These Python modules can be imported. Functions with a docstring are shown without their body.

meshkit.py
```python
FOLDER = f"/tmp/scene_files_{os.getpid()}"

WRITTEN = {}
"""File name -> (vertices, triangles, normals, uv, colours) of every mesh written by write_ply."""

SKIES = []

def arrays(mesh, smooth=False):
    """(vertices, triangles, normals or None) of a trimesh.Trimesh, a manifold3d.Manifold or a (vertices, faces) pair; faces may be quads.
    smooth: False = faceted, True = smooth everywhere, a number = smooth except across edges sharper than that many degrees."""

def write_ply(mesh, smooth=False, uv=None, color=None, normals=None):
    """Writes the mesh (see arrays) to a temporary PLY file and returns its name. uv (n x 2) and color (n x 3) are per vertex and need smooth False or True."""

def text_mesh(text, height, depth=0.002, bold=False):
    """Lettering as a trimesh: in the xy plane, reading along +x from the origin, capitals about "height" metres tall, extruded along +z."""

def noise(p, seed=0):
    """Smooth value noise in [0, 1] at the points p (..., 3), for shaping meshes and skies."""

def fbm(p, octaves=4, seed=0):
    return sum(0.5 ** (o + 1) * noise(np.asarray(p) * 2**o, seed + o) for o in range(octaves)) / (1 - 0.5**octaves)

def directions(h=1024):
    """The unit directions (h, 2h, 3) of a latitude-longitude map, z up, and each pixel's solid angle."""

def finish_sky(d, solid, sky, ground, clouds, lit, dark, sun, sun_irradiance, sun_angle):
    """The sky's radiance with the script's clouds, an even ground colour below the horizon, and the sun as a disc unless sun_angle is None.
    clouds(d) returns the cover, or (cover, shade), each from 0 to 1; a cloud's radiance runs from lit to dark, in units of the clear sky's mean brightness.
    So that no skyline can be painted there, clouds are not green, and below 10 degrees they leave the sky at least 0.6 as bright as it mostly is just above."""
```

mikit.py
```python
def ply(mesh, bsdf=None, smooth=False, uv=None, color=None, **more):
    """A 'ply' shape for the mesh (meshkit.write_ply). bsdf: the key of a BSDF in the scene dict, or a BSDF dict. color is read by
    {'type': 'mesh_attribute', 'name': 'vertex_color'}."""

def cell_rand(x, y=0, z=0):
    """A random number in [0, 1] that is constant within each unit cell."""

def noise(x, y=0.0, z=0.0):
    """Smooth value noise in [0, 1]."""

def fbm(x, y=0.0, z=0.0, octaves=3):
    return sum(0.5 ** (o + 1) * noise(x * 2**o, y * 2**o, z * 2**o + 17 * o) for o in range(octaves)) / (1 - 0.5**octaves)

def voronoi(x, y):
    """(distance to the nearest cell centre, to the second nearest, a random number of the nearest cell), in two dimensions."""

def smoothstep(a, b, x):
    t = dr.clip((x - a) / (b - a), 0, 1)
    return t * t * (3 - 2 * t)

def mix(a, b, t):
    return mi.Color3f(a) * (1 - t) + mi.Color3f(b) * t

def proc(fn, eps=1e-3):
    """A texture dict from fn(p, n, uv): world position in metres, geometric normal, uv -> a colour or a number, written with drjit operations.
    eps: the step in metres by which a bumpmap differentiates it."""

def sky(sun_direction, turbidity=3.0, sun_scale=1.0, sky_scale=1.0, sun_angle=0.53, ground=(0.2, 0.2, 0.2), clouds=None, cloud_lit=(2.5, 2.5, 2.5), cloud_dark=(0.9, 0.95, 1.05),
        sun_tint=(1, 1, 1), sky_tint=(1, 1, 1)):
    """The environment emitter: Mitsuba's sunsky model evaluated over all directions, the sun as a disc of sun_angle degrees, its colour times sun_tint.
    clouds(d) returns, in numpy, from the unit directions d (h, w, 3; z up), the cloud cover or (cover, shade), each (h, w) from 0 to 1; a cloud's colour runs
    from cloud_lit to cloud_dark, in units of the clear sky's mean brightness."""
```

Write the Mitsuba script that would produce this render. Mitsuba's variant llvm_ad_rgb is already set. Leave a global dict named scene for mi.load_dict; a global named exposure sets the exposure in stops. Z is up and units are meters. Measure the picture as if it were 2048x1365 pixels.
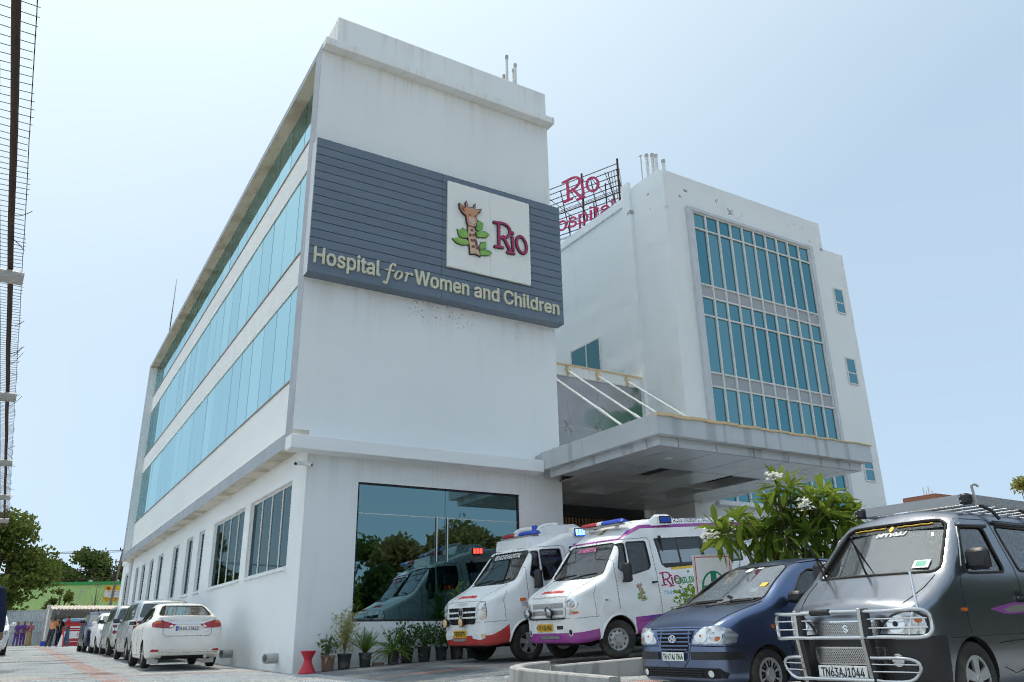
import math, numpy as np, trimesh, mitsuba as mi, mikit, meshkit
import drjit as dr
from manifold3d import Manifold, Mesh
from shapely.geometry import Polygon, LineString, Point, box as sbox, MultiPolygon
from shapely import affinity, ops, prepared
from scipy.interpolate import PchipInterpolator
from scipy.spatial import cKDTree
from mikit import proc, noise, fbm, cell_rand, smoothstep, mix

# ---------------------------------------------------------------- camera, sky, exposure
T4 = mi.ScalarTransform4f
scene, labels = {}, {}
EYE = np.array([-5.2819, -17.7468, 0.66]); FWD = np.array([0.48755, 0.80139, 0.34650])
scene['camera'] = {'type': 'perspective', 'fov': 65.486, 'fov_axis': 'x', 'near_clip': 0.05, 'far_clip': 2000.0,
                   'to_world': T4().look_at(origin=EYE.tolist(), target=(EYE + FWD).tolist(), up=[-0.163476, -0.306057, 0.937872])}
SUN = (-0.025, 0.30, 1.0)


def haze_veil(d):
    # thin high haze: brighter round the sun, a little thicker to the west (left)
    s = np.asarray(SUN) / np.linalg.norm(SUN)
    c = np.clip(d @ s, 0, 1)
    wisps = meshkit.fbm(d * [2.0, 2.0, 4.0] + 3.1, 4) - .5
    shade = .98 - 1.0 * c ** 3.0 + .30 * d[..., 0] + .10 * wisps - .30 * np.clip(.35 - d[..., 2], 0, 1) 
    return 0.78, np.clip(shade, 0, 1)


scene['sky'] = mikit.sky(SUN, turbidity=4.0, sun_scale=0.66, sky_scale=1.6, sky_tint=(0.88, 1.0, 1.08), sun_tint=(.93, 1.0, 1.06), ground=(0.28, 0.29, 0.29), clouds=haze_veil, cloud_lit=(2.45, 2.66, 2.66), cloud_dark=(1.04, 1.30, 1.50))
exposure = 1.45

# ---------------------------------------------------------------- helpers
S = 1.06452                       # the hospital is written in units of 1.0645 m
I4 = np.eye(4)
BM = np.diag([S, S, S, 1.0])
CUR = [I4]
_n = {}
rng = np.random.default_rng(7)


def uniq(k):
    _n[k] = _n.get(k, -1) + 1
    return k if _n[k] == 0 else f'{k}_{_n[k]:03d}'


def thing(name, label, cat, group=None, kind=None):
    k = uniq(name); labels[k] = {'label': label}
    if kind: labels[k]['kind'] = kind
    else: labels[k]['category'] = cat
    if group: labels[k]['group'] = group
    return k


def put(k, mesh, mat, smooth=False, M=None, **kw):
    M = CUR[0] if M is None else M
    if mat in EMIT: kw['emitter'] = {'type': 'area', 'radiance': {'type': 'rgb', 'value': [a * .25 for a in EMIT[mat]]}}
    d = mesh if isinstance(mesh, dict) else mikit.ply(mesh, 'lamp_clear' if mat in EMIT else mat, smooth, **kw)
    if isinstance(mesh, dict): d = dict(d)
    if not np.allclose(M, I4): d['to_world'] = T4(np.asarray(M, float).tolist())
    scene[k] = d
    return k


EMIT = {'lit_blue': (.6, 2.2, 30.), 'lit_red': (26., .9, .5)}


def part(parent, name, mesh, mat, smooth=False, M=None, label=None, kind=None, **kw):
    k = uniq(parent + '__' + name)
    put(k, mesh, mat, smooth, M, **kw)
    if label or kind: labels[k] = {a: b for a, b in (('label', label), ('kind', kind)) if b}
    return k


def one(name, label, cat, mesh, mat, smooth=False, group=None, kind=None, M=None):
    k = thing(name, label, cat, group, kind)
    return put(k, mesh, mat, smooth, M)


def struct(name, label, mesh, mat, smooth=False, M=None):
    return one(name, label, None, mesh, mat, smooth, kind='structure', M=M)


def cat(ms):
    ms = [m for m in ms if m is not None and len(m.faces)]
    return trimesh.util.concatenate(ms) if len(ms) > 1 else ms[0]


def tri(v, f): return trimesh.Trimesh(np.asarray(v, float), np.asarray(f, int), process=False)


def box(x0, x1, y0, y1, z0, z1):
    m = trimesh.creation.box((abs(x1 - x0), abs(y1 - y0), abs(z1 - z0)))
    m.apply_translation(((x0 + x1) / 2, (y0 + y1) / 2, (z0 + z1) / 2)); return m


def hull(pts):
    me = Manifold.hull_points(np.asarray(pts, float)).to_mesh()
    return tri(me.vert_properties[:, :3], me.tri_verts)


def cbox(x0, x1, y0, y1, z0, z1, c=0.01):
    P = []
    for x, sx in ((x0, 1), (x1, -1)):
        for y, sy in ((y0, 1), (y1, -1)):
            for z, sz in ((z0, 1), (z1, -1)):
                P += [(x + sx * c, y + sy * c, z), (x + sx * c, y, z + sz * c), (x, y + sy * c, z + sz * c)]
    return hull(P)


def ball(c, r, n=2, s=(1, 1, 1)):
    m = trimesh.creation.icosphere(n, 1.0); m.apply_scale(np.array(s) * r); m.apply_translation(c); return m


def tube(pts, r, n=8, closed=False, caps=True):
    p = np.asarray(pts, float); m = len(p)
    r = np.full(m, r) if np.isscalar(r) else np.asarray(r)
    if closed: t = np.roll(p, -1, 0) - np.roll(p, 1, 0)
    else: t = np.gradient(p, axis=0)
    t /= np.linalg.norm(t, axis=1, keepdims=True) + 1e-12
    a = np.cross(t[0], [0, 0, 1] if abs(t[0][2]) < .9 else [1, 0, 0]); a /= np.linalg.norm(a)
    th = np.arange(n) * 2 * np.pi / n; V = []
    for i in range(m):
        a = a - t[i] * (a @ t[i]); a /= np.linalg.norm(a) + 1e-12; b = np.cross(t[i], a)
        V.append(p[i] + r[i] * (np.cos(th)[:, None] * a + np.sin(th)[:, None] * b))
    V = np.vstack(V); F = []
    k = np.arange(n); k2 = (k + 1) % n
    for i in range(m if closed else m - 1):
        A, B = i * n, ((i + 1) % m) * n
        F += [np.stack([A + k, A + k2, B + k2], 1), np.stack([A + k, B + k2, B + k], 1)]
    if not closed and caps:
        V = np.vstack([V, p[:1], p[-1:]]); c = len(V) - 2
        F += [np.stack([k2, k, k * 0 + c], 1), np.stack([(m - 1) * n + k, (m - 1) * n + k2, k * 0 + c + 1], 1)]
    return tri(V, np.vstack(F))


def rod(a, b, r, n=8): return tube([a, b], r, n)


def lathe(prof, n=28, axis='z'):
    p = np.asarray(prof, float); th = np.arange(n) * 2 * np.pi / n
    V = np.stack([p[:, :1] * np.cos(th), p[:, :1] * np.sin(th), np.repeat(p[:, 1:], n, 1)], -1).reshape(-1, 3)
    k = np.arange(n); k2 = (k + 1) % n; F = []
    for i in range(len(p) - 1):
        F += [np.stack([i * n + k, i * n + k2, (i + 1) * n + k2], 1), np.stack([i * n + k, (i + 1) * n + k2, (i + 1) * n + k], 1)]
    m = tri(V, np.vstack(F))
    m.update_faces(m.nondegenerate_faces())
    if axis == 'y': m.vertices = m.vertices[:, [0, 2, 1]] * [1, 1, 1]; m.faces = m.faces[:, ::-1]
    return m


def polys(g):
    if g.is_empty: return []
    return [q for q in getattr(g, 'geoms', [g]) if q.geom_type == 'Polygon' and q.area > 1e-9]


def extr(poly, h):
    if isinstance(poly, (list, tuple)): poly = Polygon(poly)
    if not poly.is_valid: poly = poly.buffer(0)
    return cat([trimesh.creation.extrude_polygon(q, h, engine='earcut') for q in polys(poly)])


def orient(m, o, u, v):
    u, v = np.asarray(u, float), np.asarray(v, float); w = np.cross(u, v); m = m.copy()
    m.vertices = np.asarray(o) + m.vertices[:, :1] * u + m.vertices[:, 1:2] * v + m.vertices[:, 2:3] * w; return m


def front(m, o): return orient(m, o, (1, 0, 0), (0, 0, 1))          # seen from -y
def left(m, o): return orient(m, o, (0, -1, 0), (0, 0, 1))          # seen from -x


def move(m, d):
    m = m.copy(); m.apply_translation(d); return m


def rotz(m, a):
    m = m.copy(); m.apply_transform(trimesh.transformations.rotation_matrix(a, [0, 0, 1])); return m


def stroke(pts, w, cap=1): return LineString(pts).buffer(w / 2, cap_style={1: 'round', 2: 'flat', 3: 'square'}[cap], join_style='round', quad_segs=4)


def rrect(x0, x1, y0, y1, r): return sbox(x0 + r, y0 + r, x1 - r, y1 - r).buffer(r, quad_segs=4)


def smoothpath(pts, n=8):
    p = np.asarray(pts, float); t = np.arange(len(p)); f = PchipInterpolator(t, p) if False else None
    from scipy.interpolate import CubicSpline
    return CubicSpline(t, p)(np.linspace(0, len(p) - 1, n * (len(p) - 1) + 1))


def text(s, h, d=0.01, bold=False): return meshkit.text_mesh(s, h, d, bold)


def fit_text(s, x0, x1, h, d=0.01, bold=False):
    m = text(s, h, d, bold); b = m.bounds
    m.apply_translation((-b[0][0], 0, 0)); m.apply_scale([(x1 - x0) / (b[1][0] - b[0][0]), 1, 1]); m.apply_translation((x0, 0, 0)); return m


def mat(name, col, rough=.5, metal=0.0, spec=.5, two=True, **kw):
    c = {'type': 'rgb', 'value': list(col)} if isinstance(col, (list, tuple)) else col
    b = {'type': 'principled', 'base_color': c, 'roughness': rough, 'metallic': metal, 'specular': spec, **kw}
    scene[name] = {'type': 'twosided', 'bsdf': b} if two else b
    return name


def place(x, y, z, yaw, pitch=0, s=1):
    c, si, cp, sp = math.cos(yaw), math.sin(yaw), math.cos(pitch), math.sin(pitch)
    M = np.eye(4)
    M[:3, :3] = s * np.array([[c, -si, 0], [si, c, 0], [0, 0, 1.]]) @ np.array([[cp, 0, -sp], [0, 1, 0], [sp, 0, cp]])
    M[:3, 3] = (x, y, z); return M


# ---------------------------------------------------------------- materials
def streaks(p, lo=0.0):
    s = noise(p.x * 3.1 + p.y * 2.7, p.z * .45, p.y * 1.3) * .6 + .4 * noise(p.x * 11 + p.y * 9, p.z * .8, 3.0)
    return smoothstep(.55, .9, s) * smoothstep(.35, .75, fbm(p.x * .7, p.y * .7, p.z * .6, 4))


def wall_fn(p, n, uv):
    big = fbm(p.x * .35, p.y * .35, p.z * .35, 4); fine = fbm(p.x * 14, p.y * 14, p.z * 14, 2)
    face = dr.select(p.y < .5, 1, 0); k = .93 + .09 * big + .025 * (fine - .5) - .06 * streaks(p) * face
    low = smoothstep(.9, .0, p.z) * fbm(p.x * 2.3, p.y * 2.3, p.z * 2.0, 3)
    c = mix((.735, .775, .79), (.60, .60, .56), dr.clip(low * .75, 0, 1))
    drip = mi.Float(0); face = dr.select(p.y < .5, 1, 0)
    for zl in (8.96, 15.80, 4.62, 17.1, 16.05):
        d = zl - p.z
        drip = dr.maximum(drip, dr.select(d > 0, dr.exp(-d * 1.5), 0) * .42 * face * smoothstep(.48, .78, noise(p.x * 6.3 + p.y * 5.1, p.z * .35, 7.0) * .6 + .4 * noise(p.x * 21, p.z * .5, 2.0)))
    spots = smoothstep(.80, .85, noise(p.x * 21, p.y * 21, p.z * 17)) * dr.select(abs(p.z - 8.75) < .35, 1, 0) * smoothstep(.4, .6, noise(p.x * 1.4, 4.0, 0.0))
    return mix(mix(c * k, (.42, .39, .33), .55 * drip), (.14, .14, .13), .5 * spots)


def wing_fn(p, n, uv):
    big = fbm(p.x * .3, p.y * .3, p.z * .3, 4)
    k = .92 + .1 * big - .06 * streaks(p)
    # peeling paint near the roof edge
    band = smoothstep(14.9, 15.6, p.z) * smoothstep(16.6, 16.1, p.z)
    peel = smoothstep(.66, .72, fbm(p.x * 3.1, p.y * 3.1, p.z * 3.1, 4)) * band * smoothstep(.45, .6, noise(p.x * .45, p.y * .2, 3.0))
    return mix(mi.Color3f(.735, .775, .79) * k, (.22, .21, .2), .8 * peel)


def soffit_fn(p, n, uv):
    return mix((.60, .57, .50), (.40, .36, .29), smoothstep(.4, .75, fbm(p.x * 1.5, p.y * 1.5, p.z * 1.5, 4)))


mat('wall_paint', proc(wall_fn), .75, spec=.3)
scene['wing_paint'] = {'type': 'twosided', 'bsdf': {'type': 'bumpmap', 'arbitrary': proc(lambda p, n, uv: .02 * noise(p.x * .8, p.y * 1.1, p.z * 1.9) + .003 * noise(p.x * 4, p.y * 4, p.z * 4), 2e-2), 'scale': 1.0,
                       'bsdf': {'type': 'principled', 'base_color': proc(wing_fn), 'roughness': .55, 'specular': .35}}}
mat('soffit_paint', proc(soffit_fn), .8)
mat('grey_trim', proc(lambda p, n, uv: mi.Color3f(.30, .33, .37) * (.85 + .3 * fbm(p.x * 2, p.y * 2, p.z * 2))), .5)
mat('light_trim', proc(lambda p, n, uv: mi.Color3f(.50, .53, .57) * (.9 + .2 * fbm(p.x * 2, p.y * 2, p.z * 2))), .45)
mat('cladding', proc(lambda p, n, uv: mi.Color3f(.115, .155, .205) * (.85 + .3 * fbm(p.x * .8, p.y * .8, p.z * 3))), .38, spec=.45)
mat('joint_black', (.012, .013, .016), .6)
mat('panel_white', proc(lambda p, n, uv: mi.Color3f(.70, .72, .70) * (1.02 - .18 * streaks(p))), .4)
mat('letter_cream', (.55, .54, .42), .5)
mat('magenta', (.33, .02, .10), .45)
mat('logo_dark', (.03, .02, .03), .5)
mat('logo_orange', proc(lambda p, n, uv: mix((.55, .22, .09), (.45, .28, .2), noise(p.x * 7, p.y * 7, p.z * 5))), .5)
mat('logo_neck', (.55, .38, .26), .5)
mat('logo_brown', (.16, .06, .035), .5)
mat('leaf_print', proc(lambda p, n, uv: mix((.10, .28, .06), (.26, .45, .10), noise(p.x * 6, p.y * 6, p.z * 9))), .5)
for nm, c in (('glass_band', (.25, .47, .52)), ('glass_band_pale', (.30, .52, .555)), ('glass_band_deep', (.21, .42, .475)), ('glass_wing', (.115, .26, .30)), ('glass_wing_pale', (.14, .285, .32)), ('glass_wing_deep', (.09, .235, .275)), ('glass_dark', (.09, .145, .16)), ('glass_front', (.17, .235, .245)), ('car_glass_black', (.07, .08, .085))):
    scene[nm] = {'type': 'twosided', 'bsdf': {'type': 'principled', 'base_color': {'type': 'rgb', 'value': list(c)}, 'metallic': 1.0, 'roughness': .035, 'specular': .5}}
for nm, c in (('glass_band', (.44, .65, .69)), ('glass_band_pale', (.465, .67, .705)), ('glass_band_deep', (.415, .62, .665)), ('glass_dark', (.12, .165, .175))):
    scene[nm] = {'type': 'twosided', 'bsdf': {'type': 'conductor', 'material': 'none', 'specular_reflectance': {'type': 'rgb', 'value': list(c)}}}
scene['glass_front'] = {'type': 'twosided', 'bsdf': {'type': 'conductor', 'material': 'none', 'specular_reflectance': {'type': 'rgb', 'value': [.15, .245, .26]}}}
mat('alu', (.62, .63, .62), .45)
mat('spandrel_grey', (.33, .355, .385), .5)
mat('sill_brown', (.22, .19, .17), .6)
mat('chrome', (.75, .75, .76), .12, 1.0)
mat('steel', (.55, .54, .52), .3, 1.0)
mat('black_plastic', (.018, .018, .02), .45)
mat('black_matt', (.008, .008, .009), .8)
mat('rubber', proc(lambda p, n, uv: mi.Color3f(.022, .021, .02) + mi.Color3f(.05, .043, .035) * smoothstep(.45, .8, fbm(p.x * 6, p.y * 6, p.z * 6))), .8)
mat('pipe_white', (.6, .61, .6), .5)
mat('rust', proc(lambda p, n, uv: mix((.025, .018, .016), (.07, .04, .028), fbm(p.x * 8, p.y * 8, p.z * 8))), .8)
mat('grey_metal', proc(lambda p, n, uv: mi.Color3f(.38, .38, .37) * (.75 + .5 * fbm(p.x * 5, p.y * 5, p.z * 5))), .5)

# ---------------------------------------------------------------- the hospital (units of S metres)
CUR[0] = BM


def mfd(m):
    m = m if isinstance(m, Manifold) else Manifold(Mesh(np.asarray(m.vertices, np.float32), np.asarray(m.faces, np.uint32)))
    return m


def mbox(x0, x1, y0, y1, z0, z1): return Manifold.cube([x1 - x0, y1 - y0, z1 - z0]).translate([x0, y0, z0])


def totri(m):
    me = m.to_mesh(); return tri(me.vert_properties[:, :3], me.tri_verts)


HB = thing('hospital_building', 'white four storey hospital block with bands of blue reflective glass along its left side', 'building')
LW = [(1.0, 4.68, 4), (5.27, 9.1, 4), (10.45, 11.35, 2), (12.35, 13.55, 2), (15.0, 16.25, 2), (18.5, 19.8, 2), (21.1, 22.15, 2), (23.5, 24.6, 2), (25.7, 26.7, 2), (28.95, 30.9, 3)]
body = mbox(0, 6.58, 0, 32.3, -.6, 4.5)
for a, b, n in LW: body -= mbox(-.1, .14, a, b, 2.07, 3.95)
body -= mbox(1.17, 5.3, -.1, .12, .94, 3.84)
part(HB, 'wall', totri(body), 'wall_paint')
part(HB, 'wall', cat([box(.0, 6.55, 0, 30, 4.5, 14.88), box(-.37, 0, 0, .5, 4.86, 14.87), box(-.37, 0, 29.35, 29.9, 4.86, 14.87)]), 'wall_paint')
part(HB, 'wall', box(-.06, 6.5, 30, 32.4, 4.5, 9.5), 'wall_paint')
# left windows
for i, (a, b, n) in enumerate(LW):
    w = part(HB, 'window', cat([box(.07, .12, a, b, 2.07, 2.13), box(.07, .12, a, b, 3.89, 3.95)] + [box(.071, .119, y - .03, y + .03, 2.13, 3.89) for y in np.linspace(a + .03, b - .03, n + 1)]), 'alu')
    ys = np.linspace(a + .03, b - .03, n + 1)
    for j in range(n): part(w, 'pane', box(.088, .1, ys[j] + .03, ys[j + 1] - .03, 2.13, 3.89), 'glass_dark')
    part(w, 'sill', box(-.05, .07, a - .04, b + .04, 2.02, 2.069), 'wall_paint')
# front display window
w = part(HB, 'window', cat([box(1.17, 1.21, .03, .1, .94, 3.84), box(5.26, 5.3, .03, .1, .94, 3.84), box(1.21, 5.26, .031, .099, .94, .98), box(1.21, 5.26, .031, .099, 3.8, 3.84)]), 'joint_black')
for a, b in ((1.215, 3.312), (3.322, 5.255)): part(w, 'pane', box(a, b, .06, .072, .985, 3.795), 'glass_front')
part(w, 'transom', box(1.215, 5.255, .048, .056, 3.165, 3.18), 'alu')
for x in (3.1, 3.37): part(w, 'handle', rod((x, .025, 2.2), (x, .025, 3.2), .016), 'steel', 40)
# bands of glass and spandrels on the left side
part(HB, 'backing', box(-.006, 0, .5, 29.35, 5.0, 14.87), 'joint_black')
BANDS = [(6.46, 8.98), (9.9, 12.32), (13.26, 14.86)]
ys = [.5] + [1.05 + 1.29 * i for i in range(22)] + [29.35]
for z0, z1 in BANDS:
    for i in range(len(ys) - 1):
        m = box(-.022, -.008, ys[i] + .016, ys[i + 1] - .016, z0, z1)
        m.vertices[:, 0] += (m.vertices[:, 1] - ys[i]) * rng.normal(0, .0011) + (m.vertices[:, 2] - z0) * rng.normal(0, .0008)
        part(HB, 'glass_pane', m, ('glass_band', 'glass_band', 'glass_band_pale', 'glass_band_deep')[rng.integers(4)])
    part(HB, 'sill', box(-.075, 0, .5, 29.35, z0 - .05, z0 - .004), 'sill_brown')
for z0, z1 in ((4.861, 6.408), (8.985, 9.846), (12.325, 13.206)): part(HB, 'spandrel', box(-.05, 0, .5, 29.35, z0, z1), 'wall_paint')
# frame round the left side, ledges, cornice, parapet
part(HB, 'ledge', cat([box(-.37, 0, 0, 29.9, 4.53, 4.86)]), 'soffit_paint')
part(HB, 'frame_face', cat([box(-.376, -.3702, 0, 29.9, 4.531, 4.859), box(-.376, -.3702, .0, .5, 4.8605, 14.87), box(-.376, -.3702, 29.35, 29.9, 4.8605, 14.87), box(-.376, -.3702, 0, 29.9, 14.871, 15.075)]), 'grey_trim')
part(HB, 'ledge', cbox(-.5, 5.765, -.45, .0, 4.35, 4.65, .012), 'wall_paint')
part(HB, 'cornice', cat([box(-.37, 0, 0, 29.9, 14.872, 15.08)]), 'soffit_paint')
part(HB, 'cornice', cbox(-.374, 6.55, -.3, .0, 14.875, 15.085, .01), 'wall_paint')
part(HB, 'cornice', box(6.55, 6.62, -.3, 5, 14.876, 15.086), 'wall_paint')
part(HB, 'parapet', cat([box(0, 6.53, 0.002, .25, 15.08, 16.1), box(.001, .25, .25, 30, 15.08, 16.09), box(6.28, 6.529, .25, 30, 15.08, 16.08)]), 'wall_paint')
part(HB, 'roof', box(.25, 6.28, .25, 30, 14.9, 15.1), 'grey_metal')
part(HB, 'conduit', cat([rod((-.06, 28.2, 0), (-.06, 28.2, 4.5), .05), rod((-.06, 28.5, 0), (-.06, 28.5, 4.5), .05)]), 'pipe_white', 40)
for x, y, z0, z1, lb in ((6.1, 1.5, 15.1, 18.46, 'tall leftmost white vent pipe above the parapet of the front block'), (6.42, 1.5, 15.1, 18.26, 'middle white vent pipe above the parapet of the front block'), (6.54, 1.8, 14.5, 18.3, 'rightmost of the three tall white vent pipes above the front block'), (6.4, 2.2, 15.1, 18.3, 'thin short white pipe at the right end of the front block pipes')):
    k = thing('vent_pipe', lb, 'pipe', 'vent pipes on the front block')
    part(k, 'pipe', rod((x, y, z0), (x, y, z1 - .12), .042, 12), 'pipe_white', 40); part(k, 'cowl', rod((x, y, z1 - .14), (x, y, z1), .054, 12), 'grey_metal', 40)
one('lightning_rod', 'thin lightning rod on the far end of the long glazed roofline', 'lightning rod', tube([(1, 35.4, 9.6), (1.0, 35.4, 19.8), (1.0, 35.4, 23.0)], np.array([.05, .035, .012]), 6), 'rust')

# ---- facade sign
SG = thing('facade_sign', 'dark grey slatted sign across the front block reading Hospital for Women and Children', 'sign')
part(SG, 'backing', box(-.40, 6.61, -.335, -.002, 8.46, 11.98), 'joint_black')
zz = [12.0] + [11.76 - .2225 * i for i in range(14)] + [8.44]
for a, b in ((-.41, 2.946), (2.954, 6.62)):
    for i in range(len(zz) - 1): part(SG, 'slat', cbox(a, b, -.35, -.3, zz[i + 1] + (.008 if i < 14 else 0), zz[i] - (.008 if i else 0), .004), 'cladding')
part(SG, 'end_panel', cat([box(-.412, -.4, -.3, 0, 9.3, 12.0), box(-.412, -.4, -.3, 0, 8.44, 9.29)]), 'light_trim')
part(SG, 'end_panel', box(6.61, 6.622, -.3, 0, 8.44, 12.0), 'cladding')
part(SG, 'base_panel', cat([box(-.4, 2.946, -.3, 0, 8.44, 8.458), box(2.954, 6.61, -.3, 0, 8.44, 8.458)]), 'cladding')
lp = part(SG, 'logo_panel', cat([cbox(3.07, 4.322, -.42, -.352, 9.33, 11.8, .008), cbox(4.326, 5.56, -.42, -.352, 9.33, 11.8, .008)]), 'panel_white')
LOGO = dict(head=[(3.36, 11.19), (3.44, 11.17), (3.53, 11.08), (3.55, 11.15), (3.54, 11.26), (3.58, 11.32), (3.63, 11.2), (3.62, 11.14), (3.78, 11.17), (3.81, 11.27), (3.85, 11.32), (3.85, 11.21), (3.83, 11.12), (3.92, 11.15), (4.04, 11.2), (3.99, 11.07), (3.91, 10.98), (3.87, 10.9), (3.91, 10.79), (3.87, 10.63), (3.8, 10.55), (3.71, 10.54), (3.62, 10.58), (3.58, 10.71), (3.56, 10.86), (3.44, 10.94), (3.37, 11.06)],
            neck=[(3.62, 10.58), (3.83, 10.56), (3.85, 10.33), (3.92, 10.08), (3.96, 9.91), (3.99, 9.79), (3.85, 9.83), (3.69, 9.79), (3.67, 10.02), (3.62, 10.27)],
            face=[(3.49, 11.07), (3.62, 11.1), (3.78, 11.13), (3.87, 11.04), (3.81, 10.81), (3.83, 10.64), (3.76, 10.6), (3.65, 10.63), (3.62, 10.85)])
LEAVES = [[(3.33, 10.43), (3.44, 10.4), (3.49, 10.5), (3.6, 10.44), (3.65, 10.25), (3.49, 10.21), (3.38, 10.25)], [(3.2, 10.12), (3.36, 10.18), (3.65, 10.16), (3.67, 10.06), (3.45, 10.0), (3.29, 10.03)],
          [(3.92, 10.84), (4.08, 10.79), (4.08, 10.66), (3.96, 10.51), (3.87, 10.56)], [(3.87, 10.47), (4.13, 10.57), (4.27, 10.5), (4.17, 10.39), (3.92, 10.34)],
          [(4.03, 10.22), (4.17, 10.27), (4.17, 10.09), (4.03, 9.99), (3.96, 10.02)], [(3.98, 9.96), (4.21, 10.04), (4.34, 10.0), (4.24, 9.89), (3.98, 9.83)]]
mat('logo_muzzle', (.52, .40, .36), .5)
SPOTS = [(3.74, 10.48), (3.8, 10.36), (3.69, 10.33), (3.83, 10.19), (3.74, 10.19), (3.78, 10.02), (3.89, 10.0), (3.87, 10.11)]


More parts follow.
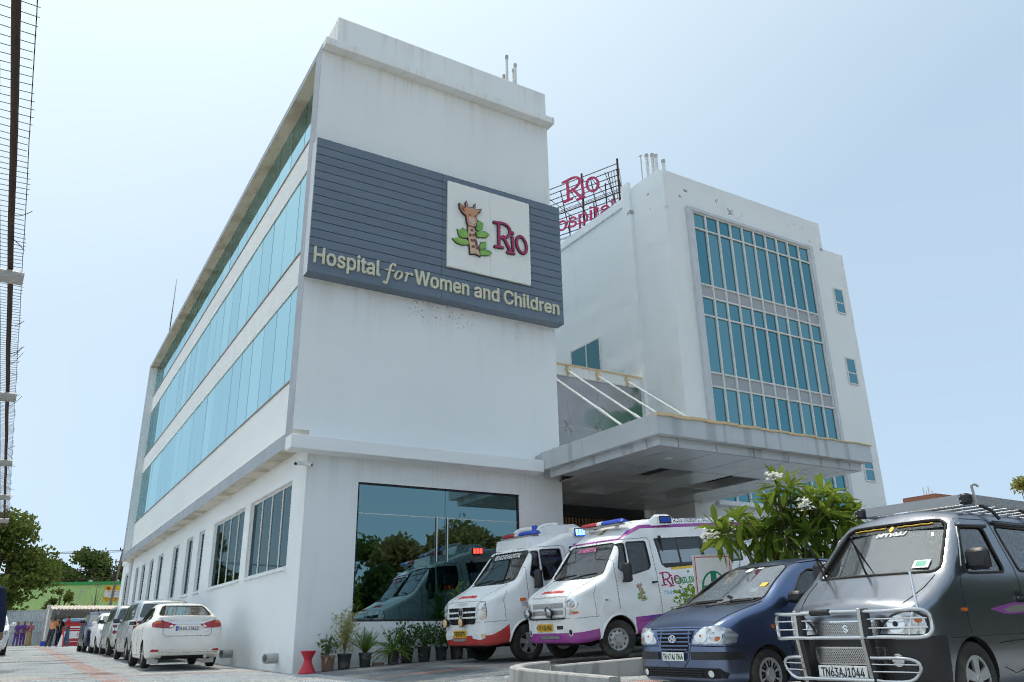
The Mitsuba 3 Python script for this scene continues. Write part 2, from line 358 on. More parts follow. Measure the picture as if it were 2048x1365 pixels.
def giraffe():
    """(name, polygon, material, z0, z1) of the emblem in its own plane."""
    out = [('leaf', Polygon(q), 'leaf_print', .02, .05) for q in LEAVES] + [('leaf_edge', ops.unary_union([Polygon(q).buffer(.013) for q in LEAVES]), 'logo_dark', 0, .02)]
    out += [('head', Polygon(LOGO['head']), 'logo_dark', .0, .06), ('head', Polygon(LOGO['head'])  .buffer(-.02), 'logo_orange', .06, .068), ('face', Polygon(LOGO['face']).buffer(-.005), 'logo_orange', .068, .074)]
    out += [('neck', Polygon(LOGO['neck']).buffer(.008), 'logo_dark', 0, .05), ('neck', Polygon(LOGO['neck']).buffer(-.012), 'logo_neck', .05, .06)]
    out.append(('muzzle', Polygon([(3.64, 10.86), (3.79, 10.84), (3.84, 10.66), (3.77, 10.59), (3.66, 10.61)]).buffer(-.01).buffer(.01), 'logo_muzzle', .074, .077))
    sp = ops.unary_union([affinity.rotate(affinity.scale(Point(p).buffer(.05), 1 + .3 * (i % 2), .75), 40 * i) for i, p in enumerate(SPOTS)]).intersection(Polygon(LOGO['neck']).buffer(-.012))
    out.append(('spots', sp, 'logo_brown', .06, .064))
    ft = ops.unary_union([affinity.scale(Point(p).buffer(.028), 1.4, .7) for p in ((3.67, 10.91), (3.83, 10.91))] + [affinity.scale(Point(p).buffer(.014), 1, 1.5) for p in ((3.70, 10.67), (3.79, 10.66))] + [stroke([(3.68, 10.6), (3.82, 10.6)], .016)])
    out.append(('features', ft.intersection(Polygon(LOGO['head'])), 'logo_brown', .074, .08))
    ear = ops.unary_union([Polygon([(3.41, 11.12), (3.5, 11.05), (3.52, 10.95), (3.45, 10.99)]), Polygon([(3.93, 11.08), (3.98, 11.13), (3.96, 11.06), (3.91, 11.02)])])
    out.append(('ear', ear, 'logo_brown', .068, .074))
    return out


def rio(w=.075):
    R = ops.unary_union([stroke([(4.555, 10.92), (4.565, 10.2)], w * 1.1, 2), stroke([(4.42, 10.91), (4.67, 10.94)], w), stroke(smoothpath([(4.55, 10.92), (4.74, 10.94), (4.88, 10.86), (4.9, 10.7), (4.78, 10.55), (4.57, 10.52)], 5), w), stroke([(4.70, 10.55), (4.93, 10.14)], w * 1.15), stroke([(4.82, 10.12), (5.02, 10.13)], w), stroke([(4.44, 10.2), (4.67, 10.22)], w)])
    i = ops.unary_union([stroke([(4.975, 10.6), (5.0, 10.23)], w * 1.05), Point(4.985, 10.73).buffer(w * .7)])
    o = affinity.rotate(affinity.scale(Point(0, 0).buffer(1, quad_segs=12), .16, .255), 12)
    o = affinity.translate(o.buffer(w * .35).difference(o.buffer(-w * .65)), 5.265, 10.45)
    return [R, i, o]


for nm, q, m, a, b in giraffe(): part(lp, nm, front(move(extr(q, b - a), (0, 0, a)), (0, -.42, 0)), m)
for q in rio(.062):
    part(lp, 'letter', front(extr(q.buffer(.012), .045), (0, -.42, 0)), 'logo_dark'); part(lp, 'letter', front(move(extr(q, .012), (0, 0, .045)), (0, -.42, 0)), 'magenta')


def serif_for():
    f = ops.unary_union([stroke(smoothpath([(.02, -.30), (.10, -.33), (.17, -.22), (.26, .28), (.33, .62), (.44, .70), (.52, .66)], 5), .085), stroke([(.10, .36), (.46, .36)], .05), Point(.5, .64).buffer(.05), Point(.03, -.28).buffer(.05)])
    o = affinity.skew(affinity.scale(Point(0, 0).buffer(1, quad_segs=10), .19, .23), 14).difference(affinity.skew(affinity.scale(Point(0, 0).buffer(1, quad_segs=10), .085, .19), 22))
    r = ops.unary_union([stroke([(.03, .0), (.11, .40)], .085), stroke([(.0, .40), (.11, .42)], .04), stroke(smoothpath([(.09, .25), (.17, .38), (.27, .42), (.33, .40)], 4), .06), Point(.32, .385).buffer(.05)])
    return [f, affinity.translate(o, .68, .205), affinity.translate(r, .98, 0)]


for s, a, b, h in (('Hospital', -.30, 1.32, .385), ('Women', 2.21, 3.71, .37), ('and', 3.86, 4.59, .365), ('Children', 4.73, 6.46, .36)):
    m = fit_text(s, a, b, h, .04, True)
    for c in m.split(only_watertight=False): part(SG, 'letter', front(c, (0, -.352, 8.68)), 'letter_cream')
for q in serif_for(): part(SG, 'letter', front(extr(affinity.translate(affinity.scale(q, .56, .52, origin=(0, 0)), 1.40, 0), .06), (0, -.352, 8.69)), 'letter_cream')

# ---- wing with the curtain wall
WG = thing('hospital_wing', 'white wing behind the canopy with a tall grid of teal windows', 'building')
part(WG, 'wall', cat([box(12.04, 20.13, 1, 12, -.5, 15.62), box(20.13, 21.3, 1.003, 12, -.5, 14.6), box(11.93, 12.04, 2.72, 3.14, 4, 16.1), box(11.96, 12.5, 3.14, 12, 15.3, 15.63)]), 'wing_paint')
part(WG, 'parapet', cat([box(12.042, 20.128, 1.002, 1.25, 15.62, 15.72), box(12.042, 12.3, 1.25, 2.72, 15.62, 15.86)]), 'wing_paint')
part(WG, 'frame', cat([box(12.92, 13.15, .87, .999, 4.3, 14.48), box(19.17, 19.35, .87, .999, 4.3, 14.48), box(13.15, 19.17, .871, .999, 14.36, 14.479)]), 'light_trim')
part(WG, 'sill', box(12.88, 19.4, .8, .999, 4.2, 4.3), 'wing_paint')
part(WG, 'backing', box(13.15, 19.17, .985, .999, 4.3, 14.36), 'joint_black')
xs = np.linspace(13.18, 19.14, 11); ROW = [(14.33, 13.72, 0), (13.72, 11.6, 0), (11.6, 11.14, 1), (11.14, 10.47, 0), (10.47, 8.47, 0), (8.47, 8.0, 1), (8.0, 6.3, 0), (6.3, 5.0, 0), (5.0, 4.33, 0)]
for z1, z0, k in ROW:
    for i in range(10):
        if k: part(WG, 'panel', box(xs[i] + .03, xs[i + 1] - .03, .955, .984, z0 + .025, z1 - .025), 'spandrel_grey')
        else:
            m = box(xs[i] + .03, xs[i + 1] - .03, .965, .975, z0 + .025, z1 - .025)
            m.vertices[:, 1] += (m.vertices[:, 0] - xs[i]) * rng.normal(0, .0012) + (m.vertices[:, 2] - z0) * rng.normal(0, .0007)
            part(WG, 'pane', m, ('glass_wing', 'glass_wing_pale', 'glass_wing_deep')[rng.integers(3)])
for x in xs: part(WG, 'mullion', box(x - .032, x + .032, .91, .984, 4.3, 14.36), 'pipe_white')
for z in sorted({r[0] for r in ROW} | {4.33}): part(WG, 'transom', box(13.15, 19.17, .915, .983, z - .027, z + .027), 'pipe_white')
for z0, z1 in ((11.95, 13.0), (9.11, 10.15), (5.5, 6.55)):
    w = part(WG, 'window', cat([box(20.33, 20.37, .96, 1.0, z0, z1), box(20.83, 20.88, .96, 1.0, z0, z1)] + [box(20.37, 20.83, .961, 1.0, z, z + .05) for z in (z0, z1 - .05, z0 + .42)]), 'pipe_white')
    for a, b in ((z0 + .05, z0 + .42), (z0 + .47, z1 - .05)): part(w, 'pane', box(20.37, 20.83, .975, .99, a, b), 'glass_wing')
w = part(WG, 'window', cat([box(12.0, 12.039, 5.05, 5.1, 8.5, 10.85), box(12.0, 12.039, 6.85, 6.92, 8.5, 10.85), box(12.001, 12.039, 5.88, 5.94, 8.5, 10.85), box(12.002, 12.039, 5.1, 6.85, 10.78, 10.85)]), 'pipe_white')
for a, b in ((5.1, 5.88), (5.94, 6.85)): part(w, 'pane', box(12.015, 12.03, a, b, 8.5, 10.78), 'glass_wing')
for y, z1, lb in ((2.34, 17.27, 'tall leftmost grey vent pipe at the roof corner of the wing'), (2.05, 17.12, 'second grey vent pipe from the left at the wing roof corner'), (1.86, 16.98, 'third grey vent pipe from the left at the wing roof corner'), (1.5, 16.55, 'short thick vent pipe right at the roof corner of the wing')):
    k = thing('roof_pipe', lb, 'pipe', 'vent pipes on the wing')
    part(k, 'pipe', rod((12.6, y, 15.5), (12.6, y, z1 - .1), .062, 12), 'pipe_white', 40); part(k, 'cowl', rod((12.6, y, z1 - .12), (12.6, y, z1), .075, 12), 'grey_metal', 40)
one('aerial', 'slim whip aerial left of the vent pipes on the wing roof', 'aerial', cat([rod((12.6, 2.66, 15.5), (12.6, 2.66, 17.4), .018, 6), rod((12.6, 2.6, 17.38), (12.6, 2.74, 17.42), .03, 6)]), 'grey_metal')

# ---- glazed link, entrance
LK = thing('glass_link', 'cream topped glass screen bridging the gap between the two hospital blocks', 'glass screen')
mat('cream_flash', (.62, .48, .28), .6)
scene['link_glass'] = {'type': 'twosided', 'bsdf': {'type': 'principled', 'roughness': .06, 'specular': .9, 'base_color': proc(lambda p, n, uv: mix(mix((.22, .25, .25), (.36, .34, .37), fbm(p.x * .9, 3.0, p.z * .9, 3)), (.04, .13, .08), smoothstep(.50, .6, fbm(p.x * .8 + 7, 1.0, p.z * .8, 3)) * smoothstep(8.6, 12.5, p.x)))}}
part(LK, 'beam', box(6.58, 12.035, 2.85, 2.98, 8.24, 8.58), 'panel_white'); part(LK, 'coping', box(6.58, 12.035, 2.8, 3.0, 8.581, 8.63), 'cream_flash')
lx = [6.58, 7.74, 8.93, 10.11, 11.31, 11.98]
for i in range(5):
    for z0, z1 in ((4.87, 6.62), (6.635, 8.235)): part(LK, 'pane', box(lx[i] + .008, lx[i + 1] - .008, 2.9, 2.915, z0, z1), 'link_glass')
part(LK, 'post', box(11.99, 12.035, 2.86, 2.97, 4.87, 8.24), 'grey_metal')
for x in lx[1:5]:
    part(LK, 'post', rod((x, 2.99, 4.9), (x, 2.99, 8.2), .03), 'grey_metal', 40)
    for z in (6.63,):
        part(LK, 'spider_fitting', cat([rod((x, 2.88, z), (x + sx * .11, 2.88, z + sz * .13), .012, 6) for sx in (-1, 1) for sz in (-1, 1)] + [ball((x + sx * .11, 2.875, z + sz * .13), .03, 1) for sx in (-1, 1) for sz in (-1, 1)]), 'steel')
for i in (1, 2, 3): part(LK, 'brace', rod((lx[i] - .05, 2.96, 5.1), (lx[i + 1] - .05, 2.96, 8.1), .02, 6), 'grey_metal')
EN = thing('entrance_screen', 'dark entrance glazing with brown timber slats under the canopy', 'screen')
mat('wood_slat', proc(lambda p, n, uv: mix((.16, .085, .045), (.27, .16, .09), noise(p.x * 9, p.y * 9, p.z * .8))), .6)
mat('brown_wall', (.17, .14, .12), .7)
part(EN, 'glass', box(6.6, 10.6, 3.1, 3.12, 0, 3.9), 'glass_dark'); part(EN, 'beam', box(6.6, 12.03, 3.0, 3.3, 3.9, 4.0), 'joint_black')
part(EN, 'wall', box(10.6, 12.03, 2.9, 3.3, 0, 3.9), 'brown_wall'); part(EN, 'ceiling_strip', box(6.6, 12.03, 3.3, 3.4, 4.0, 4.4), 'joint_black')
for i in range(32): part(EN, 'slat', box(6.65 + .122 * i, 6.71 + .122 * i, 3.0, 3.06, 1.9, 3.88), 'wood_slat')

# ---- canopy
CN = thing('entrance_canopy', 'large flat metal clad canopy with rusty top edge over the ambulance entrance', 'canopy')
mat('canopy_panel', proc(lambda p, n, uv: mi.Color3f(.50, .53, .55) * (.9 + .15 * fbm(p.x, p.y, p.z * 2) - .22 * smoothstep(.55, .85, noise(p.x * 6, p.y * 6, p.z * .6)))), .42, .15)
mat('canopy_soffit', proc(lambda p, n, uv: mi.Color3f(.54, .555, .56) * (.9 + .2 * fbm(p.x, p.y, p.z))), .25, .4)
part(CN, 'roof', box(5.8, 12.62, -4.62, 2.8, 4.62, 4.84), 'grey_metal')
part(CN, 'fascia', cat([box(5.77, 5.8, -4.66, -.3, 4.42, 4.86)]), 'canopy_panel')
for a, b in ((5.80, 7.9), (7.905, 10.3), (10.305, 12.63)): part(CN, 'fascia', box(a, b, -4.66, -4.63, 4.42, 4.855), 'canopy_panel')
part(CN, 'end_fascia', box(12.63, 12.66, -4.64, .95, 4.45, 4.855), 'rust')
fl = trimesh.util.concatenate([box(5.77 + .23 * i, 6.0 + .23 * i, -4.70 - .006 * math.sin(i * 2.3), -4.4, 4.795 + .012 * math.sin(i * 1.7) + .0018 * i, 4.866 + .01 * math.sin(i * 1.7)) for i in range(30)])
part(CN, 'flashing', fl, 'cream_flash')
part(CN, 'fascia_soffit', cat([box(5.8, 12.6, -4.63, -4.40, 4.425, 4.44), box(5.80, 6.0, -4.40, -.4, 4.426, 4.441)]), 'canopy_panel')
part(CN, 'core', box(6.0, 12.4, -4.42, -.5, 4.445, 4.6), 'joint_black')
fy = [-4.44, -4.09, -2.25, -.4]
for i in range(3): part(CN, 'lower_fascia', box(5.95, 5.98, fy[i] + .01, fy[i + 1] - .01, 4.235, 4.43), 'canopy_panel')
fx = [5.95, 6.49, 7.59, 8.72, 9.84, 10.94, 12.0, 12.45]
for i in range(7): part(CN, 'lower_fascia', box(fx[i] + .01, fx[i + 1] - .012, -4.46, -4.43, 4.235, 4.42), 'canopy_panel')
fy = [-4.43, -2.62, -.82, 1.0, 2.95]; JB = [box(5.99, 12.43, -4.425, -4.40, 4.24, 4.42), box(5.985, 6.0, -4.40, -.4, 4.24, 4.42)]
for i in range(7):
    for j in range(4):
        x0, x1, y0, y1 = max(fx[i], 5.98) + .014, fx[i + 1] - .014, fy[j] + .014, fy[j + 1] - .014
        if i == 0 and j > 1: continue
        if j > 2 and x1 > 12.03: continue
        if j == 2: x1 = min(x1, 12.44)
        if i in (2, 4) and j in (1, 2):
            part(CN, 'recess', cat([box(x0, x1, y0, y1, 4.56, 4.58), box(x0, x0 + .02, y0, y1, 4.232, 4.56), box(x1 - .02, x1, y0, y1, 4.232, 4.56), box(x0 + .02, x1 - .02, y0, y0 + .02, 4.233, 4.56), box(x0 + .02, x1 - .02, y1 - .02, y1, 4.233, 4.56)]), 'canopy_soffit'); continue
        JB.append(box(x0 - .02, x1 + .02, y0 - .02, y1 + .02, 4.264, 4.272 + .0005 * (i + 7 * j)))
        part(CN, 'soffit_panel', box(x0, x1, y0, y1, 4.23, 4.262), 'canopy_soffit')
        if (i + j) % 2 == 1 and x1 - x0 > .6: part(CN, 'downlight', lathe([(0.001, 4.222), (.07, 4.222), (.1, 4.226), (.1, 4.231)], 16).apply_translation(((x0 + x1) / 2, (y0 + y1) / 2, 0)), 'panel_white', 40)
part(CN, 'joint_backing', cat(JB), 'joint_black', kind='stuff')
for x in lx[1:5]:
    r = part(CN, 'tie_rod', tube([(x, 2.84, 8.42), (x, -.20, 6.27)], .032, 8), 'panel_white', 40)
    part(r, 'turnbuckle', tube([(x, -.20, 6.27), (x, -.55, 6.02)], .045, 8), 'pipe_white', 40)
    part(CN, 'tie_rod', tube([(x, -.55, 6.02), (x, -2.15, 4.87)], .032, 8), 'panel_white', 40)
    part(r, 'bracket', cat([box(x - .03, x + .03, 2.78, 2.86, 8.25, 8.56), rod((x - .1, 2.8, 8.44), (x + .1, 2.8, 8.44), .03, 8)]), 'cream_flash')
# ---- roof sign
RS = thing('rooftop_sign', 'red Rio Hospital lettering on a rusty steel rack behind the wing roof', 'sign')
A0, U0 = np.array([15.5738, 13.0, 0]), np.array([.38656, -.92227, 0]); N0 = np.array([-.92227, -.38656, 0])
def rs(a, z, o=0.0): return A0 + U0 * a + N0 * o + [0, 0, z]
for z in (22.25, 21.94, 21.6, 21.3, 21.03, 20.62, 20.33, 20.02, 19.72, 19.42): part(RS, 'rail', rod(rs(-2.5, z), rs(4.0, z), .022, 6), 'rust')
for z in (20.9, 20.82, 20.75, 19.3, 19.24): part(RS, 'rail', rod(rs(-2.5, z + .02, -.2), rs(4.0, z + .05, -.2), .014, 6), 'rust')
for a, z1 in ((1.9, 22.5), (3.95, 22.55), (-.2, 22.4), (1.05, 20.4), (3.21, 21.44), (2.5, 20.6)):
    part(RS, 'mast', rod(rs(a, 15.3, -.05), rs(a, z1, -.05), .05 if z1 > 22 else .03, 8), 'rust')
for a in (.6, 2.4, 3.4, 3.9):
    part(RS, 'brace', rod(rs(a, 15.6, -2.2), rs(a, 22.0, -.05), .025, 6), 'rust')
for a, b in ((-.4, 1.9), (1.0, 2.4), (2.4, 3.9), (3.2, 3.9)): part(RS, 'brace', rod(rs(a, 22.1, -.1), rs(b, 19.5, -.1), .018, 6), 'rust')
for a in (3.3, 3.45, 3.6, 3.75): part(RS, 'brace', rod(rs(a, 15.6, -1.6), rs(a + .25, 22.0, -.1), .02, 6), 'grey_metal')
qs = rio(.06)
for q in qs: part(RS, 'letter', orient(extr(affinity.affine_transform(q, [2.05, 0, 0, 1.62, .83 - 4.42 * 2.05, 21.05 - 10.13 * 1.62]), .07), A0 + N0 * .04, U0, (0, 0, 1)), 'roof_red')
m = fit_text('Hospital', -.35, 3.75, .74, .06, False)
for c in m.split(only_watertight=False): part(RS, 'letter', orient(c, A0 + N0 * .04 + [0, 0, 19.62], U0, (0, 0, 1)), 'roof_red')
mat('roof_red', (.42, .02, .10), .45)
# ---- small things on the walls
for sx in (-1, 1):
    k = thing('security_camera', 'white security camera under the ledge at the corner, pointing %s' % ('left along the drive' if sx < 0 else 'right along the front'), 'security camera')
    o = np.array([-.13 + .09 * sx, -.16, 4.09]); dv = np.array([.13 * sx, -.07, -.03])
    part(k, 'bracket', cat([rod((-.02, -.0, 4.1), (-.1, -.12, 4.1), .02), rod((-.1, -.12, 4.1), o, .018)]), 'grey_metal', 40); part(k, 'housing', rod(o - dv * .6, o + dv * .6, .042, 12), 'panel_white', 40); part(k, 'lens', rod(o + dv * .6, o + dv * .72, .034, 12), 'black_plastic', 40)
for y, z, lb in ((5.18, .32, 'behind the white sedan'), (1.11, .26, 'near the building corner')):
    k = thing('drain_pipe', 'short round steel pipe stub low on the white wall ' + lb, 'pipe')
    c = np.array([-.16, y, z]); dv = np.array([-.16, -.05, -.02])
    n = lathe([(.085, 0), (.1, 0), (.1, .3), (.085, .3), (.085, .02), (.001, .02)], 20)
    a = np.array([-.95, -.3, 0]); a /= np.linalg.norm(a); b = np.cross([0, 0, 1.], a)
    part(k, 'pipe', orient(n, (0, y, z), b, (0, 0, 1)), 'grey_metal', 40)
CUR[0] = I4

# ---------------------------------------------------------------- ground
_gy = PchipInterpolator([-200, -40, -17, -6, 0, 6, 20, 35, 50, 60, 300], [-.3, -.2, -.1, -.03, 0, .06, .28, .47, .57, .6, .6])


def sstep(a, b, x):
    t = np.clip((x - a) / (b - a), 0, 1); return t * t * (3 - 2 * t)


def gz(x, y):
    x, y = np.asarray(x, float), np.asarray(y, float)
    base = _gy(y)
    ramp = np.interp(x, [.2, 1, 2, 3.5, 6, 9, 14], [0, .06, .115, .17, .24, .36, .4]) * sstep(-6.12, -6.0, y) * sstep(6, 3, y)
    return base + ramp


def stripes(p):
    w = .24
    d = dr.minimum(abs(p.x + 3.35), dr.minimum(abs(p.y - 1.6), abs(p.y - 15.2)))
    d = dr.select(p.x > .5, 9.0, d)
    d = dr.minimum(d, dr.select((p.x > .2) & (p.x < 6), abs(p.y + 3.6 + .05 * p.x), 9.0))
    d = dr.minimum(d, dr.select((p.x > -1) & (p.y < -6), abs(p.y + 7.4), 9.0))
    return dr.select(d < w, 1.0, 0.0)


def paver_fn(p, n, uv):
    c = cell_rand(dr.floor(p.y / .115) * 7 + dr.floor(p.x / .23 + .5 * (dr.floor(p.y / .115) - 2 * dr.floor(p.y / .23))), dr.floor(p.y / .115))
    g = mix((.31, .325, .335), (.22, .24, .255), c) * dr.select((p.x > .25) & (p.y > -5.9), .50, 1.0)  # greys darkened over the ramp: the building shade is put into the colour
    r = mix((.36, .21, .17), (.28, .14, .115), c)
    d = fbm(p.x * .8, p.y * .8, 0.0, 4)
    wear = smoothstep(.35, .7, fbm(p.x * 3, p.y * 3, 5.0, 3))
    col = mix(g, mix(r, g, .25 + .5 * wear), stripes(p))
    oil = smoothstep(.62, .78, fbm(p.x * .55 + 9, p.y * .55, 1.0, 4))
    return mix(col, (.40, .36, .30), .45 * smoothstep(.45, .75, d)) * (1 - .45 * oil)


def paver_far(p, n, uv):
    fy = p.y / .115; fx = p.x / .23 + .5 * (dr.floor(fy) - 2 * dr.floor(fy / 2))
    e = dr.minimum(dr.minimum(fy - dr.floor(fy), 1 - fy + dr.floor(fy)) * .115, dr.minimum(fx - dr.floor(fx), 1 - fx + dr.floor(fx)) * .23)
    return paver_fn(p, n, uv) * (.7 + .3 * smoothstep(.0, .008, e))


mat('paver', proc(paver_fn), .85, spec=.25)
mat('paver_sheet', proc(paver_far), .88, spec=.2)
mat('joint_sand', proc(lambda p, n, uv: mix((.14, .125, .105), (.24, .21, .17), fbm(p.x * 6, p.y * 6, 0.0))), .95, spec=.1)
mat('dirt', proc(lambda p, n, uv: mix((.28, .23, .17), (.36, .31, .24), fbm(p.x * .3, p.y * .3, 0.0, 4))), .95, spec=.1)


def sheet(xs, ys, dz=0.0):
    X, Y = np.meshgrid(xs, ys); Z = gz(X, Y) + dz; nx, ny = len(xs), len(ys)
    i = np.arange(nx * ny).reshape(ny, nx)
    return tri(np.stack([X, Y, Z], -1).reshape(-1, 3), np.vstack([np.stack([i[:-1, :-1], i[:-1, 1:], i[1:, 1:]], -1).reshape(-1, 3), np.stack([i[:-1, :-1], i[1:, 1:], i[1:, :-1]], -1).reshape(-1, 3)]))


gx = np.unique(np.r_[-400, -200, -100, -50, -20, np.arange(-10, 16, .5), 30, 60, 120, 250, 400])
gyy = np.unique(np.r_[-400, -200, -100, -50, np.arange(-24, 64, .5), -6.12, -6.06, -6.0, 80, 120, 250, 500])
struct('ground', 'dry earth ground reaching to the horizon', sheet(gx, gyy, -.075), 'dirt', True)
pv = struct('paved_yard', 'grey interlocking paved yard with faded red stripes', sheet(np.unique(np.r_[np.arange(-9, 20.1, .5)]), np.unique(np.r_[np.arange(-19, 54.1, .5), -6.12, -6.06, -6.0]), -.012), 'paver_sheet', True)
cells = []
for j in range(int(-7.6 / .115), int(17 / .115)):
    yc = (j + .5) * .115
    for i in range(int(-6.6 / .23), int(5.2 / .23)):
        xc = (i + .5 - .5 * (j % 2)) * .23 + .115
        if xc > -.12 and yc > -.1: continue
        if yc < -6.25 and xc < 1.9: continue
        v = np.array([xc, yc, float(gz(xc, yc))]) - EYE; d = v @ FWD
        if d < 4: continue
        if abs(xc - 2) < 4 and -6.25 < yc < -5.85 and xc > 1.5: continue
        cells.append((d, xc, yc))
cells.sort()


def paver(xc, yc):
    a, b, h = .111, .0535, rng.normal(0, .0012)
    X = np.array([xc - a, xc + a, xc + a, xc - a]); Y = np.array([yc - b, yc - b, yc + b, yc + b]); z = gz(X, Y) + h + rng.normal(0, .0006, 4)
    c = .006; top = np.stack([X + np.array([c, -c, -c, c]), Y + np.array([c, c, -c, -c]), z], 1); mid = np.stack([X, Y, z - .005], 1); bot = mid - [0, 0, .03]
    V = np.vstack([top, mid, bot]); F = [[0, 1, 2], [0, 2, 3]]
    for o in (0, 4):
        for k in range(4):
            k2 = (k + 1) % 4; F += [[o + k, o + 4 + k, o + 4 + k2], [o + k, o + 4 + k2, o + k2]]
    return V, F


vis = [c for c in cells]
big = vis[:300]
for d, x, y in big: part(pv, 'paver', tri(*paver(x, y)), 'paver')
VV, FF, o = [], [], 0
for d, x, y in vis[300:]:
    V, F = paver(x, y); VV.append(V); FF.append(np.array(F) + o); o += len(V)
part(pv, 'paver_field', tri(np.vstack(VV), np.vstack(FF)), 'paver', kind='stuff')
# kerb between ramp and car park
mat('kerb_concrete', proc(lambda p, n, uv: mix(mix((.30, .30, .29), (.42, .41, .39), fbm(p.x * 3, p.y * 3, p.z * 3, 4)), (.12, .12, .115), .8 * smoothstep(.5, .75, noise(p.x * 13, p.y * 13, p.z * 2.2)) * fbm(p.x * 2, p.y * 2, p.z))), .85)
kp = smoothpath([(1.62, -8.8), (1.56, -7.8), (1.50, -7.0), (1.58, -6.40), (1.95, -6.03), (2.45, -5.97)], 6)


def wallpath(path, w, tops, z0):
    p = np.asarray(path, float); t = np.gradient(p, axis=0); t /= np.linalg.norm(t, axis=1, keepdims=True); nn = np.stack([-t[:, 1], t[:, 0]], 1)
    c = .02; ring = [(-w / 2, None), (-w / 2, -c), (-w / 2 + c, 0), (w / 2 - c, 0), (w / 2, -c), (w / 2, None)]
    V = [np.c_[p + nn * a, np.full(len(p), z0) if b is None else tops + b] for a, b in ring]
    V = np.stack(V, 1); n, m = V.shape[:2]; i = np.arange(n * m).reshape(n, m)
    F = np.vstack([np.stack([i[:-1, :-1], i[:-1, 1:], i[1:, 1:]], -1).reshape(-1, 3), np.stack([i[:-1, :-1], i[1:, 1:], i[1:, :-1]], -1).reshape(-1, 3), [[0, k, k + 1] for k in range(1, m - 1)], [[(n - 1) * m, (n - 1) * m + k + 1, (n - 1) * m + k] for k in range(1, m - 1)]])
    return tri(V.reshape(-1, 3), F)


KB = thing('kerb_wall', 'low concrete kerb wall curving round between the ramp and the blue hatchback', 'kerb')
part(KB, 'curved_end', wallpath(kp, .2, np.linspace(.13, .25, len(kp)), -.2), 'kerb_concrete', 30)
for a, b in ((2.52, 4.3), (4.32, 6.2), (6.22, 9.0), (9.02, 14)):
    xx = np.linspace(a, b, 8); part(KB, 'kerb_stone', wallpath(np.c_[xx, np.full(8, -6.05)], .2, np.interp(xx, [2.5, 6, 9, 14], [.185, .32, .45, .48]), -.2), 'kerb_concrete', 30)

# ---------------------------------------------------------------- vehicle kit
FR = dict(L=((-1, 0, 0), (0, 0, 1)), R=((1, 0, 0), (0, 0, 1)), F=((0, 1, 0), (0, 0, 1)), B=((0, -1, 0), (0, 0, 1)), T=((0, 1, 0), (-1, 0, 0)))
for nm, c in (('white_paint', (.76, .77, .77)), ('blue_paint', (.12, .17, .30)), ('grey_paint', (.26, .28, .32)), ('silver_paint', (.62, .63, .64)), ('green_silver_paint', (.57, .61, .57)), ('navy_paint', (.012, .025, .085)), ('red_paint', (.50, .035, .03)), ('purple_paint', (.30, .035, .28)), ('pearl_paint', (.70, .69, .66))):
    met = .92 if nm in ('blue_paint', 'grey_paint', 'silver_paint', 'green_silver_paint', 'navy_paint') else 0.0
    cc = c
    mat(nm, proc(lambda p, n, uv, cc=cc: mix(cc, (.30, .26, .21), .16 * smoothstep(.45, .8, fbm(p.x * 3, p.y * 3, p.z * 3, 3)) + .25 * smoothstep(.75, .2, p.z) * fbm(p.x * 5, p.y * 5, p.z * 5, 2))), (.25 if met else .28), met, .5, clearcoat=1.0, clearcoat_gloss=.94)
mat('glass_dust', (.34, .33, .31), .9, spec=.1)
scene['windscreen'] = {'type': 'blendbsdf', 'weight': .035, 'clear': {'type': 'thindielectric', 'int_ior': 2.2, 'specular_transmittance': {'type': 'rgb', 'value': [.42, .50, .50]}}, 'dust': {'type': 'ref', 'id': 'glass_dust'}}
scene['tinted_glass'] = {'type': 'blendbsdf', 'weight': .02, 'clear': {'type': 'thindielectric', 'int_ior': 1.45, 'specular_transmittance': {'type': 'rgb', 'value': [.035, .042, .042]}}, 'dust': {'type': 'ref', 'id': 'glass_dust'}}
mat('dark_glass', (.012, .016, .018), .03, spec=.75)
mat('interior', (.016, .016, .017), .8); mat('seat_cloth', (.03, .03, .033), .9); mat('seat_beige', (.14, .12, .09), .9)
mat('dashboard', (.045, .047, .05), .7)
mat('lamp_red', (.33, .01, .014), .08, clearcoat=1.0); mat('lamp_orange', (.55, .13, .02), .1, clearcoat=1.0); mat('lamp_blue', (.012, .06, .42), .1, clearcoat=1.0); mat('lamp_clear', (.72, .74, .74), .12, .35, clearcoat=1.0)
scene['headlamp'] = {'type': 'twosided', 'bsdf': {'type': 'principled', 'roughness': .16, 'metallic': .75, 'specular': .8, 'clearcoat': 1.0, 'base_color': proc(lambda p, n, uv: mi.Color3f(.72, .74, .75) * (.22 + .95 * noise(p.x * 26, p.y * 26, p.z * 34)))}}
mat('plate_white', (.72, .72, .70), .4); mat('plate_yellow', (.72, .42, .02), .4); mat('ink_black', (.012, .012, .014), .5)
mat('rim_silver', (.50, .50, .50), .35, .6); mat('rim_dark', (.05, .05, .052), .6)
mat('sticker_white', (.75, .75, .74), .5); mat('sticker_yellow', (.75, .48, .04), .5); mat('sticker_green', (.08, .42, .28), .5); mat('ink_red', (.62, .03, .03), .5); mat('ink_green', (.03, .30, .12), .5); mat('ink_blue', (.25, .42, .62), .5)


def spread(a, b, n): return list(np.linspace(a, b, n))


